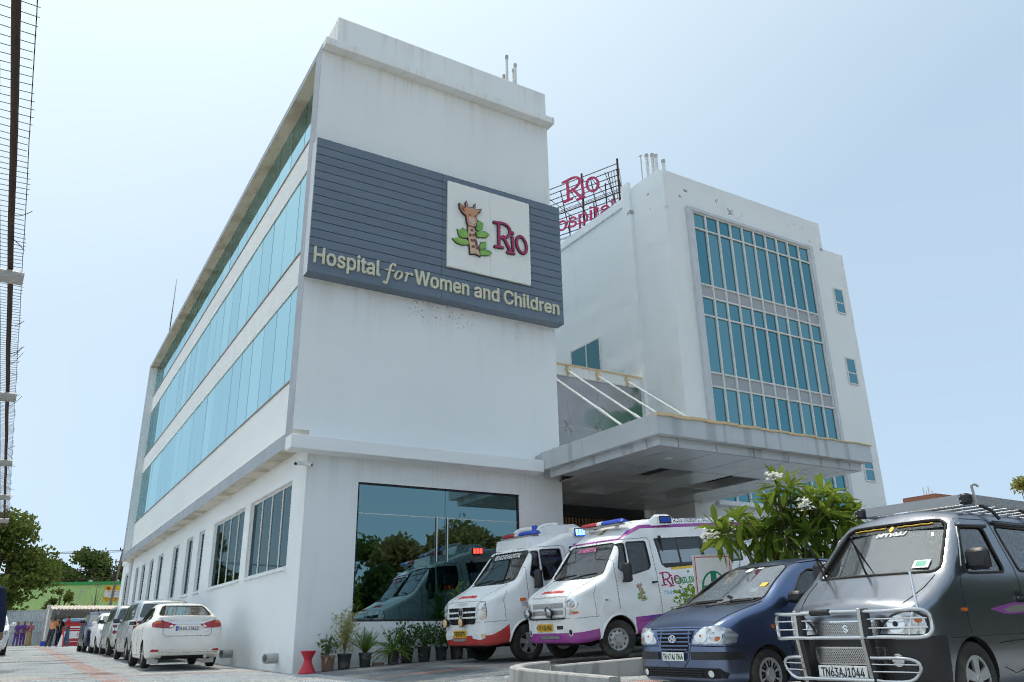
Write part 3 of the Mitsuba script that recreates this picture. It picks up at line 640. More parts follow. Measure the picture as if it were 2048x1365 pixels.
class Car:
    bow = 0.0

    def __init__(s, key, M, zt, zb, P, D, r=.08, crown=.04, paint='white_paint', n=60):
        s.k, s.M, s.paint = key, M, paint
        s.args = [PchipInterpolator(*zip(*sorted(q))) for q in (zt, zb, P)] + [PchipInterpolator(*zip(*D))]
        s.r, s.crown, s.n = r, crown, n
        s.x1, s.x0 = max(q[0] for q in zt), min(q[0] for q in zt)
        e = np.array([0, .002, .006, .012, .02, .032, .048, .07, .1, .14, .19, .25])
        s.xs = np.unique(np.r_[s.x0 + e, np.linspace(s.x0 + .3, s.x1 - .3, 64), s.x1 - e])
        s.outer = s.loft(s.xs, 0, 0, 0)
        s.wells, s.cuts, s.glass, s.regions = [], [], [], []
        s.cavity = None

    def loft(s, xs, inset, ztop, zfloor):
        V, n = [], s.n
        for x in xs:
            t, b, p = (float(f(x)) for f in s.args[:3])
            t -= ztop; b = max(b, zfloor) if zfloor else b; p -= inset
            if t - b < .02: t = b + .02
            z = np.linspace(b, t, 26); y = np.maximum(p - s.args[3](z), .03)
            q = np.array([1, .8, .55, .28]); cr = s.crown * min(1, (t - b) / .3)
            pts = [(yy, zz) for yy, zz in zip(y, z)] + [(y[-1] * a, t + cr * (1 - a * a)) for a in q[1:]]
            pts = pts + [(0, t + cr)] + [(-a, c) for a, c in pts[::-1]]
            rr = max(min(s.r, .42 * (t - b), .42 * y.min()), .004)
            g = Polygon(pts).buffer(0).buffer(-rr).buffer(rr, quad_segs=7)
            if g.geom_type != 'Polygon': g = max(g.geoms, key=lambda a: a.area)
            h = g.intersection(sbox(0, -9, 9, 9))
            if h.geom_type != 'Polygon': h = max(polys(h), key=lambda a: a.area)
            c = np.array(h.exterior.coords)[:-1]
            if Polygon(c).exterior.is_ccw is False: c = c[::-1]
            on = np.where(c[:, 0] < 1e-6)[0]; i0 = on[np.argmin(c[on, 1])]; c = np.roll(c, -i0, 0)
            on = np.where(c[:, 0] < 1e-6)[0]; i1 = on[np.argmax(c[on, 1])]; c = c[:i1 + 1]
            L = np.r_[0, np.cumsum(np.linalg.norm(np.diff(c, axis=0), axis=1))]; u = np.linspace(0, L[-1], n)
            h = np.stack([np.interp(u, L, c[:, 0]), np.interp(u, L, c[:, 1])], 1)
            ring = np.vstack([h, h[-2:0:-1] * [-1, 1]])
            V.append(np.c_[np.full(len(ring), x), ring])
        m = len(V[0]); V = np.vstack(V); k = np.arange(m); k2 = (k + 1) % m; F = []
        for i in range(len(xs) - 1):
            A, B = i * m, (i + 1) * m; F += [np.stack([A + k, B + k, B + k2], 1), np.stack([A + k, B + k2, A + k2], 1)]
        V = np.vstack([V, [[xs[0], 0, V[:m, 2].mean()], [xs[-1], 0, V[-m:, 2].mean()]]]); c = len(V) - 2; e = (len(xs) - 1) * m
        F += [np.stack([k, k2, k * 0 + c], 1), np.stack([e + k2, e + k, k * 0 + c + 1], 1)]
        t = tri(V, np.vstack(F))
        if t.volume < 0: t.invert()
        return t

    def ray(s, o, w):
        l, i, _ = s.outer.ray.intersects_location(o, np.tile(-np.asarray(w, float), (len(o), 1)), multiple_hits=False)
        d = np.full(len(o), np.nan); d[i] = np.einsum('ij,j->i', l, w)
        if np.isnan(d).any():
            ok = ~np.isnan(d); _, j = cKDTree(o[ok]).query(o[~ok]); d[~ok] = d[ok][j]
        return d

    def uv(s, fr): u, v = (np.asarray(a, float) for a in FR[fr]); return u, v, np.cross(u, v)

    def drape(s, m, fr, off=0.0):
        """A flat mesh (x, y, height) laid on the body as seen from one side."""
        u, v, w = s.uv(fr); V = np.asarray(m.vertices); o = V[:, :1] * u + V[:, 1:2] * v
        d = s.ray(o + w * 8, w); return tri(o + w * (d + V[:, 2] + off)[:, None], m.faces)

    def poly(s, pts, fr):
        g = (pts if not isinstance(pts, (list, tuple)) else Polygon(pts)).buffer(0)
        return affinity.scale(g, -1, 1, origin=(0, 0)) if fr in 'L' and not isinstance(pts, tuple) else g

    def flat(s, g, h=.045):
        x0, y0, x1, y1 = g.bounds; pg = prepared.prep(g); V, F, idx = [], [], {}
        def vid(a, b):
            k = (round(a, 6), round(b, 6))
            if k not in idx: idx[k] = len(V); V.append((a, b, 0.0))
            return idx[k]
        for i in range(math.floor(x0 / h), math.ceil(x1 / h)):
            for j in range(math.floor(y0 / h), math.ceil(y1 / h)):
                c = sbox(i * h, j * h, (i + 1) * h, (j + 1) * h)
                if pg.contains(c):
                    a, b, cc, d = vid(i * h, j * h), vid((i + 1) * h, j * h), vid((i + 1) * h, (j + 1) * h), vid(i * h, (j + 1) * h); F += [(a, b, cc), (a, cc, d)]
                elif pg.intersects(c):
                    for q in polys(g.intersection(c)):
                        v, f = trimesh.creation.triangulate_polygon(q, engine='earcut')
                        for t in f:
                            ids = [vid(*v[k]) for k in t]
                            if len(set(ids)) == 3: F.append(ids)
        return tri(V, F)

    def decal(s, name, pts, fr, mt, t=.006, off=0.0, h=.045, parent=None, label=None, smooth=True):
        """A plate of thickness t that follows the body; pts in (x or y, z) as seen from the side fr."""
        out = None
        for g in polys(s.poly(pts, fr)):
            m = s.flat(g, h); n = len(m.vertices); e = np.sort(np.vstack([m.faces[:, [0, 1]], m.faces[:, [1, 2]], m.faces[:, [2, 0]]]), 1)
            ee = np.vstack([m.faces[:, [0, 1]], m.faces[:, [1, 2]], m.faces[:, [2, 0]]]); uq, inv, ct = np.unique(e, axis=0, return_inverse=True, return_counts=True)
            b = ee[ct[inv.ravel()] == 1]
            V = np.vstack([m.vertices + [0, 0, t], m.vertices + [0, 0, t], m.vertices - [0, 0, .01]])
            F = np.vstack([m.faces, np.c_[b[:, 0] + n, b[:, 0] + 2 * n, b[:, 1] + 2 * n], np.c_[b[:, 0] + n, b[:, 1] + 2 * n, b[:, 1] + n]])
            q = s.drape(tri(V, F), fr, off); out = q if out is None else cat([out, q])
        return part(parent or s.k, name, out, mt, smooth, s.M, label)

    def lettering(s, txt, x0, x1, z, h, fr, mt, bold=False, mirror=False, slant=0, parent=None, name='lettering'):
        m = fit_text(txt, 0, x1 - x0, h, .004, bold)
        if mirror: m.vertices[:, 0] = (x1 - x0) - m.vertices[:, 0]; m.invert()
        m.vertices[:, 0] += x0; m.vertices[:, 1] += z + slant * (m.vertices[:, 0] - x0)
        return part(parent or s.k, name, s.drape(m, fr, .003), mt, False, s.M)

    def line(s, pts, fr, r=.004, mt='black_matt', name='seam', off=0.0, parent=None, closed=False):
        u, v, w = s.uv(fr); p = np.asarray(pts, float)
        if fr == 'L': p = p * [-1, 1]
        if closed: p = np.vstack([p, p[:1]])
        L = np.r_[0, np.cumsum(np.linalg.norm(np.diff(p, axis=0), axis=1))]; q = np.linspace(0, L[-1], max(3, int(L[-1] / .035)))
        p = np.stack([np.interp(q, L, p[:, 0]), np.interp(q, L, p[:, 1])], 1)
        if closed: p = p[:-1]
        o = p[:, :1] * u + p[:, 1:] * v; d = s.ray(o + w * 8, w)
        return part(parent or s.k, name, tube(o + w * (d + off)[:, None], r, 6, closed), mt, True, s.M)

    def window(s, pts, fr, depth, name='window', gl='windscreen', rim=.012, r=.03, rim_mt='rubber'):
        g = Polygon(pts).buffer(-r).buffer(r, quad_segs=4); s.glass.append((g, fr, name, gl, rim, rim_mt))
        u, v, w = s.uv(fr); gg = s.poly(g, fr); m = extr(gg.simplify(.002), depth[1] - depth[0])
        s.cuts.append(mfd(orient(move(m, (0, 0, depth[0])), (0, 0, 0), u, v)))

    def wheel_arch(s, x, z, r, y0):
        for sg in (-1, 1):
            c = Manifold.cylinder(1.2 - y0, r, r, 40).rotate([-90, 0, 0]).translate([x, y0, z])
            s.wells.append(c if sg > 0 else c.mirror([0, 1, 0]))

    def region(s, name, mt, man): s.regions.append((name, mt, man))

    def build(s, body_name='body'):
        M = mfd(s.outer).as_original(); pid = M.original_id(); B = M
        if s.cavity is not None: B = B - s.cavity
        for c in s.wells + s.cuts: B = B - c
        left = [(body_name, s.paint, B)]
        for nm, mt, man in s.regions: left.append((nm, mt, left[0][2] ^ man)); left[0] = (left[0][0], left[0][1], left[0][2] - man)
        for nm, mt, b in left:
            me = b.to_mesh(); V, F = me.vert_properties[:, :3], me.tri_verts; ids = np.concatenate([np.full((me.run_index[i + 1] - me.run_index[i]) // 3, me.run_original_id[i]) for i in range(len(me.run_original_id))]) if len(me.run_original_id) else []
            for nn, mm, sel in ((nm, mt, ids == pid), (nm + '_lining', 'interior', ids != pid)):
                if sel.any():
                    t = tri(V, F[sel]); t.remove_unreferenced_vertices(); part(s.k, nn, t, mm, 32 if nn == nm else False, s.M)
        for g, fr, name, gl, rim, rmt in s.glass:
            m = s.drape(s.flat(s.poly(g, fr)), fr, -.012)
            if gl == 'windscreen':   # a fair curve instead of the body's small facets
                u, v, w = s.uv(fr); V = np.asarray(m.vertices); a, b, c = V @ u, V @ v, V @ w; a0, b0 = a - a.mean(), b - b.mean()
                A = np.stack([a0 ** i * b0 ** j for i, j in ((0, 0), (0, 1), (2, 0), (0, 2), (2, 1), (4, 0))], 1); k = np.linalg.lstsq(A, c, rcond=None)[0]; m = tri(V + np.outer(A @ k - c - s.bow * a0 ** 2, w), m.faces)
            w = part(s.k, name, m, gl, True, s.M)
            s.line(np.array(g.exterior.coords)[:-1], fr, rim, rmt, 'gasket', parent=w, closed=True)

    def seat(s, x, y, z=.45, mt='seat_cloth', sc=1.0):
        m = [cbox(x - .25, x + .25, y - .23, y + .23, z - .15, z + .02, .05)]
        b = cbox(-.06, .06, -.22, .22, 0, .58, .05); b.apply_transform(trimesh.transformations.rotation_matrix(-.22, [0, 1, 0])); b.apply_translation((x - .24, y, z))
        h = cbox(-.04, .04, -.12, .12, .6, .78, .035); h.apply_transform(trimesh.transformations.rotation_matrix(-.2, [0, 1, 0])); h.apply_translation((x - .24, y, z))
        part(s.k, 'seat', cat(m + [b, h]), mt, 40, s.M)

    def steering(s, x, y, z, r=.18, tilt=.9):
        th = np.linspace(0, 2 * np.pi, 25)[:-1]; ring = tube(np.stack([r * np.cos(th), r * np.sin(th), th * 0], 1), .015, 7, True)
        m = cat([ring, cbox(-r, r, -.02, .02, -.03, -.005, .005), cbox(-.05, .05, -.06, .06, -.04, .0, .01), rod((0, 0, -.3), (0, 0, 0), .03)])
        m.apply_transform(trimesh.transformations.rotation_matrix(-tilt, [0, 1, 0])); m.apply_translation((x, y, z)); part(s.k, 'steering_wheel', m, 'black_plastic', 40, s.M)

    def wheels(s, spots, r, w, rim_r, style, sides=(1, -1), steer=0.0):
        for x, y in spots:
            for sg in sides:
                M = s.M @ place(x, sg * y, r, (0 if sg > 0 else math.pi) + (steer if x == spots[0][0] else 0))
                k = uniq(s.k + '__wheel'); put(k, tyre(r, w, rim_r), 'rubber', 40, M)
                for nm, m, mt in rim(rim_r, w, style): part(k, nm, m, mt, 40, M)

    def mirror(s, x, y, z, h=.2, w=.16, mt='black_plastic', sides=(1, -1)):
        for sg in sides:
            m = cbox(-.05, .05, 0, w, 0, h, .035); m.apply_translation((x, y, z)); a = rod((x, y - .06, z + .02), (x, y + .04, z + .05), .025)
            m = cat([m, a]); g = cbox(x - .055, x - .048, y + .02, y + w - .02, z + .02, z + h - .02, .002)
            if sg < 0: m.vertices[:, 1] *= -1; m.invert(); g.vertices[:, 1] *= -1; g.invert()
            k = part(s.k, 'mirror', m, mt, 40, s.M); part(k, 'glass', g, 'car_glass_black', False, s.M)

    def solid(s, name, m, mt, smooth=40, parent=None, label=None): return part(parent or s.k, name, m, mt, smooth, s.M, label)

    def plate(s, txt, o, u, w, h, bg='plate_white', th=None, slack=.88, mt='ink_black'):
        u = np.asarray(u, float); v = np.array([0, 0, 1.]); o = np.asarray(o, float)
        k = s.solid('number_plate', orient(cbox(-w / 2, w / 2, -h / 2, h / 2, 0, .008, .002), o, u, v), bg, False)
        t = fit_text(txt, -w / 2 * slack, w / 2 * slack, h * .66, .003, True); t.apply_translation((0, -h * .33, .008)); s.solid('lettering', orient(t, o, u, v), mt, False, k); return k


def tyre(r, w, rr):
    h = w / 2
    return lathe([(rr - .01, -h * .8), (rr + .015, -h * .95), ((r + rr) / 2 + .01, -h * 1.02), (r - .02, -h * .9), (r - .004, -h * .72), (r, -h * .5), (r, -h * .12), (r - .007, -h * .1), (r - .007, h * .1), (r, h * .12), (r, h * .5), (r - .004, h * .72), (r - .02, h * .9), ((r + rr) / 2 + .01, h * 1.02), (rr + .015, h * .95), (rr - .01, h * .8), (rr - .012, -h * .8)], 40, 'y')


def rim(rr, w, style):
    h = w / 2; out = [('rim', lathe([(rr, h * .8), (rr - .012, h * .86), (rr - .022, h * .7), (rr - .03, -h * .6), (.01, -h * .6)], 32, 'y'), 'rim_dark' if style != 'steel' else 'rim_silver')]
    def disc(prof): return lathe(prof, 32, 'y')
    if style == 'steel':
        out.append(('disc', disc([(rr - .02, h * .72), (rr * .78, h * .45), (rr * .6, h * .5), (rr * .5, h * .62), (rr * .36, h * .62), (rr * .33, h * .75), (.001, h * .75)]), 'rim_silver'))
        out.append(('hub', cat([lathe([(rr * .3, h * .74), (rr * .28, h * 1.0), (.001, h * 1.0)], 20, 'y')] + [move(lathe([(.014, h * .6), (.014, h * .8), (.001, h * .8)], 6, 'y'), (rr * .46 * math.cos(a), 0, rr * .46 * math.sin(a))) for a in np.arange(6) * np.pi / 3]), 'grey_metal'))
        out.append(('holes', cat([rod_y(rr * .72 * math.cos(a), rr * .72 * math.sin(a), .02, h * .4, h * .56) for a in np.arange(10) * np.pi / 5]), 'rim_dark'))
    elif style == 'cap':
        pl = Point(0, 0).buffer(rr * 1.02, quad_segs=12)
        for a in np.arange(8) * 45:
            for da in (-9, 9): pl = pl.difference(affinity.rotate(Polygon([(rr * .42, -.012), (rr * .82, -.02), (rr * .82, .02), (rr * .42, .012)]), a + da, origin=(0, 0)))
        out.append(('cover', orient(extr(pl, .012), (0, h * .72, 0), (-1, 0, 0), (0, 0, 1)), 'rim_silver'))
        out.append(('hub', disc([(rr * .34, h * .8), (rr * .3, h * 1.02), (.001, h * 1.06)]), 'rim_silver'))
    else:
        n = {'star': 5, 'alloy': 5, 'cover': 7}.get(style, 6); pl = Point(0, 0).buffer(rr * 1.02, quad_segs=12).difference(Point(0, 0).buffer(rr * .88, quad_segs=12)).union(Point(0, 0).buffer(rr * .3))
        for a in np.arange(n) * 360 / n + 18: pl = pl.union(affinity.rotate(Polygon([(rr * .2, -rr * .17), (rr * .95, -rr * (.13 if style == 'alloy' else .26)), (rr * .95, rr * (.13 if style == 'alloy' else .26)), (rr * .2, rr * .17)]), a, origin=(0, 0)))
        out.append(('spokes', orient(extr(pl, .02), (0, h * .62, 0), (-1, 0, 0), (0, 0, 1)), 'rim_silver'))
        out.append(('hub', disc([(rr * .22, h * .75), (rr * .18, h * .98), (.001, h * 1.0)]), 'rim_silver'))
    return out


def rod_y(x, z, r, y0, y1): return rod((x, y0, z), (x, y1, z), r, 10)

# ---------------------------------------------------------------- grey van
EE = place(1.65, -12.9, float(gz(1.65, -12.9)) + .03, math.radians(-178))
k = thing('van', 'dark grey van with chrome bull bar and silver roof carrier, nearest the camera', 'van')
c = Car(k, EE, [(.64, .60), (.635, .72), (.62, .79), (.58, .845), (.45, .925), (.25, 1.045), (.12, 1.13), (.05, 1.19), (-.12, 1.36), (-.36, 1.60), (-.46, 1.675), (-.6, 1.70), (-1.5, 1.72), (-2.6, 1.705), (-2.9, 1.66), (-3.0, 1.4), (-3.01, 1.0)],
        [(.64, .5), (.63, .34), (.6, .26), (.5, .235), (0, .22), (-2.7, .22), (-2.95, .3), (-3.01, .5)],
        [(.64, .42), (.63, .5), (.6, .59), (.55, .645), (.45, .69), (.25, .725), (0, .7375), (-2.5, .7375), (-2.85, .72), (-3.01, .6)],
        [(.2, .05), (.35, .012), (.55, 0), (.9, .004), (1.1, .02), (1.2, .04), (1.4, .085), (1.65, .14), (1.8, .19)], r=.075, crown=.075, paint='grey_paint')
c.bow = .10
c.cavity = mfd(c.loft(np.linspace(-2.9, .10, 40), .05, .045, .55))
c.wheel_arch(0, .30, .325, .42); c.wheel_arch(-2.35, .30, .325, .42)
c.region('bumper', 'black_plastic', Manifold.cube([.8, 2, .46]).translate([.345, -1, .18]))
c.window([(-.615, 1.155), (.615, 1.155), (.605, 1.22), (.52, 1.60), (.44, 1.645), (-.44, 1.645), (-.52, 1.60), (-.605, 1.22)], 'F', (-.7, 1), 'windscreen', rim=.014, r=.05)
for fr in 'LR':
    sg = 1
    c.window([(-.13, 1.14), (-.81, 1.165), (-.75, 1.56), (-.66, 1.585), (-.42, 1.57), (-.33, 1.54)], fr, (.42, 1.2), 'side_window', 'tinted_glass', r=.04)
    c.window([(-1.08, 1.18), (-1.85, 1.19), (-1.82, 1.60), (-.97, 1.60)], fr, (.42, 1.2), 'side_window', 'tinted_glass', r=.04)
    c.window([(-1.98, 1.19), (-2.75, 1.2), (-2.7, 1.6), (-1.96, 1.6)], fr, (.42, 1.2), 'side_window', 'tinted_glass', r=.04)
c.build()
c.line([(-.36, 1.60), (-.09, 1.22), (-.02, 1.1), (.02, .95), (-.0, .66)], 'L'); c.line([(-.36, 1.635), (-.9, 1.65), (-1.0, 1.2), (-.97, .9), (-.98, .4), (-.6, .32), (-.42, .38)], 'L'); c.line([(-1.0, 1.65), (-1.88, 1.655), (-1.95, .36)], 'L')
for sg in (1, -1): c.line([(sg * .60, -.155), (sg * .585, -.33), (sg * .53, -.50), (sg * .50, -.575)], 'T', .005)
c.line([(-.98, .60), (-.4, .57)], 'L', .006); c.line([(.3, .62), (-1.95, .66)], 'L', .003)
for fr in 'LR':
    for a, b in (((-.33, 1.565), (-.80, 1.585)), ((-.96, 1.625), (-1.86, 1.625))):
        c.line([a, b], fr, .018, 'black_plastic', 'rain_visor', .01)
    c.line([(-.11, 1.2), (-.32, 1.55), (-.40, 1.6)], fr, .009, 'steel', 'trim_strip')
    c.decal('indicator', Polygon([(.085, .825), (.025, .825), (.025, .852), (.085, .852)]), fr, 'lamp_orange', .018, h=.03)
    c.decal('decal', Polygon([(-.36, .845), (-.78, .90), (-1.3, .91), (-1.3, .82), (-.62, .80)]), fr, 'ink_violet', .002)
    c.decal('decal', Polygon([(-.58, .84), (-.80, .88), (-1.3, .892), (-1.3, .835), (-.65, .815)]), fr, 'grey_metal2', .003)
    c.decal('handle_recess', rrect(-.99, -.85, .90, 1.0, .03), fr, 'black_matt', .003); c.decal('door_handle', rrect(-1.0, -.86, .925, .955, .012), fr, 'grey_paint', .025, h=.02)
mat('ink_violet', (.22, .05, .25), .4); mat('grey_metal2', (.17, .17, .14), .5)
HL = [(.30, .655), (.655, .648), (.672, .72), (.665, .78), (.62, .822), (.55, .832), (.45, .80), (.37, .74)]
for sg in (1, -1):
    q = Polygon([(sg * a, b) for a, b in HL])
    hk = c.decal('headlight', q, 'F', 'headlamp', .012, h=.03)
    c.decal('bezel', q.buffer(.014).difference(q.buffer(-.004)), 'F', 'black_plastic', .016, h=.03, parent=hk)
    c.decal('reflector', affinity.translate(Point(0, 0).buffer(.075), sg * .47, .735).intersection(q.buffer(-.01)), 'F', 'chrome', .02, h=.02, parent=hk); c.decal('bulb', Point(sg * .47, .735).buffer(.022), 'F', 'rubber', .024, h=.01, parent=hk)
    c.decal('divider', stroke([(sg * .565, .655), (sg * .605, .825)], .012).intersection(q), 'F', 'lamp_clear', .022, h=.03, parent=hk); c.decal('indicator', Point(sg * .63, .76).buffer(.02), 'F', 'lamp_orange', .02, h=.012, parent=hk)


def lattice(g, p, w):
    x0, y0, x1, y1 = g.bounds; n = int((x1 - x0 + y1 - y0) / p) + 2; L = []
    for i in range(-n, n):
        L += [stroke([(x0 + i * p, y0), (x0 + i * p + (y1 - y0) * .8, y1)], w, 2), stroke([(x0 + i * p, y1), (x0 + i * p + (y1 - y0) * .8, y0)], w, 2)]
    return ops.unary_union(L).intersection(g)


for nm, g, fm in (('grille', Polygon([(-.335, .757), (.335, .757), (.29, .648), (-.29, .648)]), 'chrome'), ('grille', Polygon([(-.34, .545), (.34, .545), (.32, .425), (-.32, .425)]).buffer(-.015).buffer(.015), 'steel')):
    gk = c.decal(nm, g, 'F', 'black_matt', .006)
    c.decal('mesh', lattice(g, .021, .0055), 'F', 'steel', .014, h=.06, parent=gk); c.decal('frame', g.buffer(.012).difference(g), 'F', fm, .022, h=.05, parent=gk)
em = affinity.rotate(sbox(-.026, -.026, .026, .026), 45)
sx = ops.unary_union([stroke([(.022, .012), (.0, .03), (-.024, .012), (.014, -.008)], .011, 2), stroke([(-.022, -.012), (.0, -.03), (.024, -.012), (-.014, .008)], .011, 2)])
part(k, 'emblem', c.drape(move(extr(affinity.translate(sx, 0, .703), .012), (0, 0, .016)), 'F'), 'chrome', False, EE)
c.wheels([(0, .645), (-2.35, .645)], .295, .165, .185, 'star')
c.mirror(-.22, .70, 1.165, .185, .20); c.seat(-.75, .33, .75); c.seat(-.75, -.33, .75); c.steering(-.36, -.33, 1.12); c.solid('dashboard', cbox(-.42, .02, -.6, .6, .9, 1.12, .05), 'dashboard')
c.solid('dashboard_cloth', cbox(-.3, -.02, -.5, .5, 1.115, 1.135, .008), 'seat_cloth')
# windscreen stickers, lettering scribbles
for y0, y1 in ((-.42, -.06), (.06, .40)): c.line([(y0 + (y1 - y0) * t, 1.615 + .004 * math.sin(40 * t)) for t in np.linspace(0, 1, 24)], 'F', .006, 'sticker_yellow', 'sun_strip_print', .0)
c.decal('sticker', affinity.translate(affinity.scale(Point(0, 0).buffer(.028), .8, 1), 0, 1.60), 'F', 'sticker_yellow', .003, -.008, h=.02)
scr = ops.unary_union([stroke(smoothpath([(a + .03 * math.cos(t + i), 1.545 + .016 * math.sin(2 * t + i)) for t in np.linspace(0, 5, 7)], 4), .009) for i, a in enumerate(np.linspace(-.10, .14, 6))])
c.decal('sticker', scr, 'F', 'sticker_white', .003, -.008, h=.03)
c.decal('sun_strip', Polygon([(-.5, 1.57), (.5, 1.57), (.445, 1.64), (-.445, 1.64)]), 'F', 'tinted_glass', .001, -.0125)
st = c.decal('sticker', sbox(.36, 1.20, .50, 1.27), 'F', 'sticker_white', .002, -.009); c.decal('print', sbox(.385, 1.215, .475, 1.262), 'F', 'sticker_green', .003, -.009, parent=st)
c.decal('sticker', sbox(-.59, 1.165, -.54, 1.20), 'F', 'sticker_white', .002, -.009)
# wipers standing up, washer jets
for y, dy in ((-.50, -.02), (-.05, .02)):
    b = np.array([.125, y, 1.135]); t = b + [.20, dy, .36]
    wk = c.solid('wiper', tube([b, b + [.05, 0, .07], t], [.012, .010, .007], 6), 'black_plastic'); tt = (t - b) / np.linalg.norm(t - b)
    sd = np.array([-.05, .045, -.02]); c.solid('blade', tube([t + tt * .03 + sd * -.2, t - tt * .1, t - tt * .34 + sd], [.004, .012, .004], 5), 'black_matt', parent=wk)
for y in (-.28, .22): c.solid('washer_jet', cbox(.2, .23, y - .02, y + .02, 1.07, 1.095, .006), 'black_plastic')
c.solid('vent', cbox(.13, .18, .42, .52, 1.105, 1.13, .008), 'black_plastic')
# bull bar
bb = uniq(k + '__bull_bar'); X = .79
for y in (-.41, .245): part(bb, 'upright', cat([cbox(X - .06, X + .012, y - .018, y + .014, .62, .865, .006), hull([(X - .06, y - .018, .62), (X + .012, y - .018, .62), (X - .06, y + .014, .62), (X + .012, y + .014, .62), (X - .16, y - .048, .2), (X - .1, y - .048, .2), (X - .16, y - .016, .2), (X - .1, y - .016, .2)])]), 'steel', False, EE)
for y in (-.41, .245): part(bb, 'upright_pad', cat([cbox(X - .06, X + .010, y + .0145, y + .062, .62, .862, .008), hull([(X - .06, y + .0145, .62), (X + .01, y + .0145, .62), (X - .06, y + .062, .62), (X + .01, y + .062, .62), (X - .16, y - .0155, .2), (X - .102, y - .0155, .2), (X - .16, y + .03, .2), (X - .102, y + .03, .2)])]), 'black_plastic', False, EE)
def bar(pts, r, nm='tube'): part(bb, nm, tube(pts, r, 10), 'chrome' if r < .012 else 'bar_chrome', 40, EE)
mat('bar_chrome', (.62, .63, .64), .12, 1.0)
lo = lambda sg, e: smoothpath([(X - .01, sg * .25, .84), (X - .02, sg * .60, .84), (X - .10, sg * e, .83), (X - .13, sg * (e + .03), .74), (X - .10, sg * e, .645), (X - .02, sg * .60, .63), (X - .01, sg * .25, .63)], 6)
bar([(X - .01, -.42, .842), (X - .005, 0, .842), (X - .01, .26, .842)], .0165); bar([(X - .01, -.42, .632), (X - .005, 0, .632), (X - .01, .26, .632)], .0165)
for sg in (1, -1):
    bar(lo(sg, .76 if sg > 0 else .70), .0165)
    for z in (.775, .705): bar(smoothpath([(X - .01, sg * .25, z), (X - .015, sg * .60, z), (X - .10, sg * (.77 if sg > 0 else .71), z)], 4), .0065)
    y0 = .27 if sg > 0 else -.42
    bar(smoothpath([(X - .03, y0, .475), (X - .03, sg * .52, .475), (X - .07, sg * .63, .455), (X - .09, sg * .655, .40), (X - .09, sg * .61, .335), (X - .07, sg * .53, .30), (X - .07, y0, .30)], 6), .0135)
    for z in (.425, .37): bar([(X - .03, y0, z), (X - .08, sg * .645, z)], .006)
bar([(X - .05, -.42, .30), (X - .05, .26, .30)], .017); part(bb, 'grip_pad', tube([(X - .004, -.24, .842), (X - .002, -.05, .842)], .027, 12), 'black_plastic', 40, EE)
bar([(X - .12, .70, .84), (X - .2, .64, 1.14)], .011, 'marker_rod')
fk = c.decal('fog_lamp', Point(.44, .455).buffer(.042), 'F', 'lamp_clear', .008, h=.02); c.decal('ring', Point(.44, .455).buffer(.05).difference(Point(.44, .455).buffer(.038)), 'F', 'chrome', .016, h=.02, parent=fk)
c.plate('TN63AJ1044', (.70, -.06, .355), (0, 1, 0), .48, .105)
for y in (-.16, .05): c.solid('bolt', ball((.71, y, .40), .008, 1), 'grey_metal')
# roof carrier (a thing of its own)
RC = thing('roof_carrier', 'ribbed aluminium roof carrier with black corner caps on the grey van', 'roof rack')
mat('rib_alu', (.36, .37, .38), .42, .3)
def rail(p, q, nm='rail'):
    p, q = np.array(p, float), np.array(q, float); u = (q - p) / np.linalg.norm(q - p); sd = np.cross(u, [0, 0, 1])
    pr = [(-.018, 0)] + [(.014 + (.012 if i % 2 else 0), .006 + .0078 * i) for i in range(11)] + [(-.018, .09)]
    m = extr(Polygon(pr), np.linalg.norm(q - p)); V = m.vertices; m.vertices = p + V[:, :1] * sd + V[:, 1:2] * np.array([0, 0, 1.]) + V[:, 2:3] * u; m.invert(); part(RC, nm, m, 'rib_alu', False, EE)
rail((-.70, .50, 1.80), (-.70, -.50, 1.80)); rail((-2.7, .56, 1.80), (-.76, .56, 1.80)); rail((-.76, -.56, 1.80), (-2.7, -.56, 1.80)); rail((-2.76, -.5, 1.8), (-2.76, .5, 1.8))
for sx, x in ((1, -.70), (-1, -2.76)):
    for y in (.56, -.56):
        ck = part(RC, 'corner_cap', cbox(x - .07, x + .025, y - .07, y + .03, 1.795, 1.897, .02), 'black_plastic', 40, EE)
        part(ck, 'bolt', cat([ball((x + .026, y - .045, z), .009, 1) for z in (1.825, 1.87)]), 'steel', 40, EE)
for x in np.linspace(-.95, -2.55, 8): part(RC, 'slat', cbox(x - .05, x + .05, -.55, .55, 1.81, 1.825, .004), 'rib_alu', False, EE)
for x in (-1.0, -1.75, -2.5):
    for sg in (1, -1): part(RC, 'foot', tube([(x + .08, sg * .56, 1.80), (x, sg * .62, 1.74), (x - .04, sg * .655, 1.66)], .016, 6), 'black_plastic', 40, EE)
part(RC, 'hook', tube(smoothpath([(-.78, .60, 1.78), (-.77, .60, 1.92), (-.75, .61, 1.965), (-.77, .63, 1.975), (-.79, .645, 1.95)], 5), .012, 7), 'grey_metal', 40, EE)

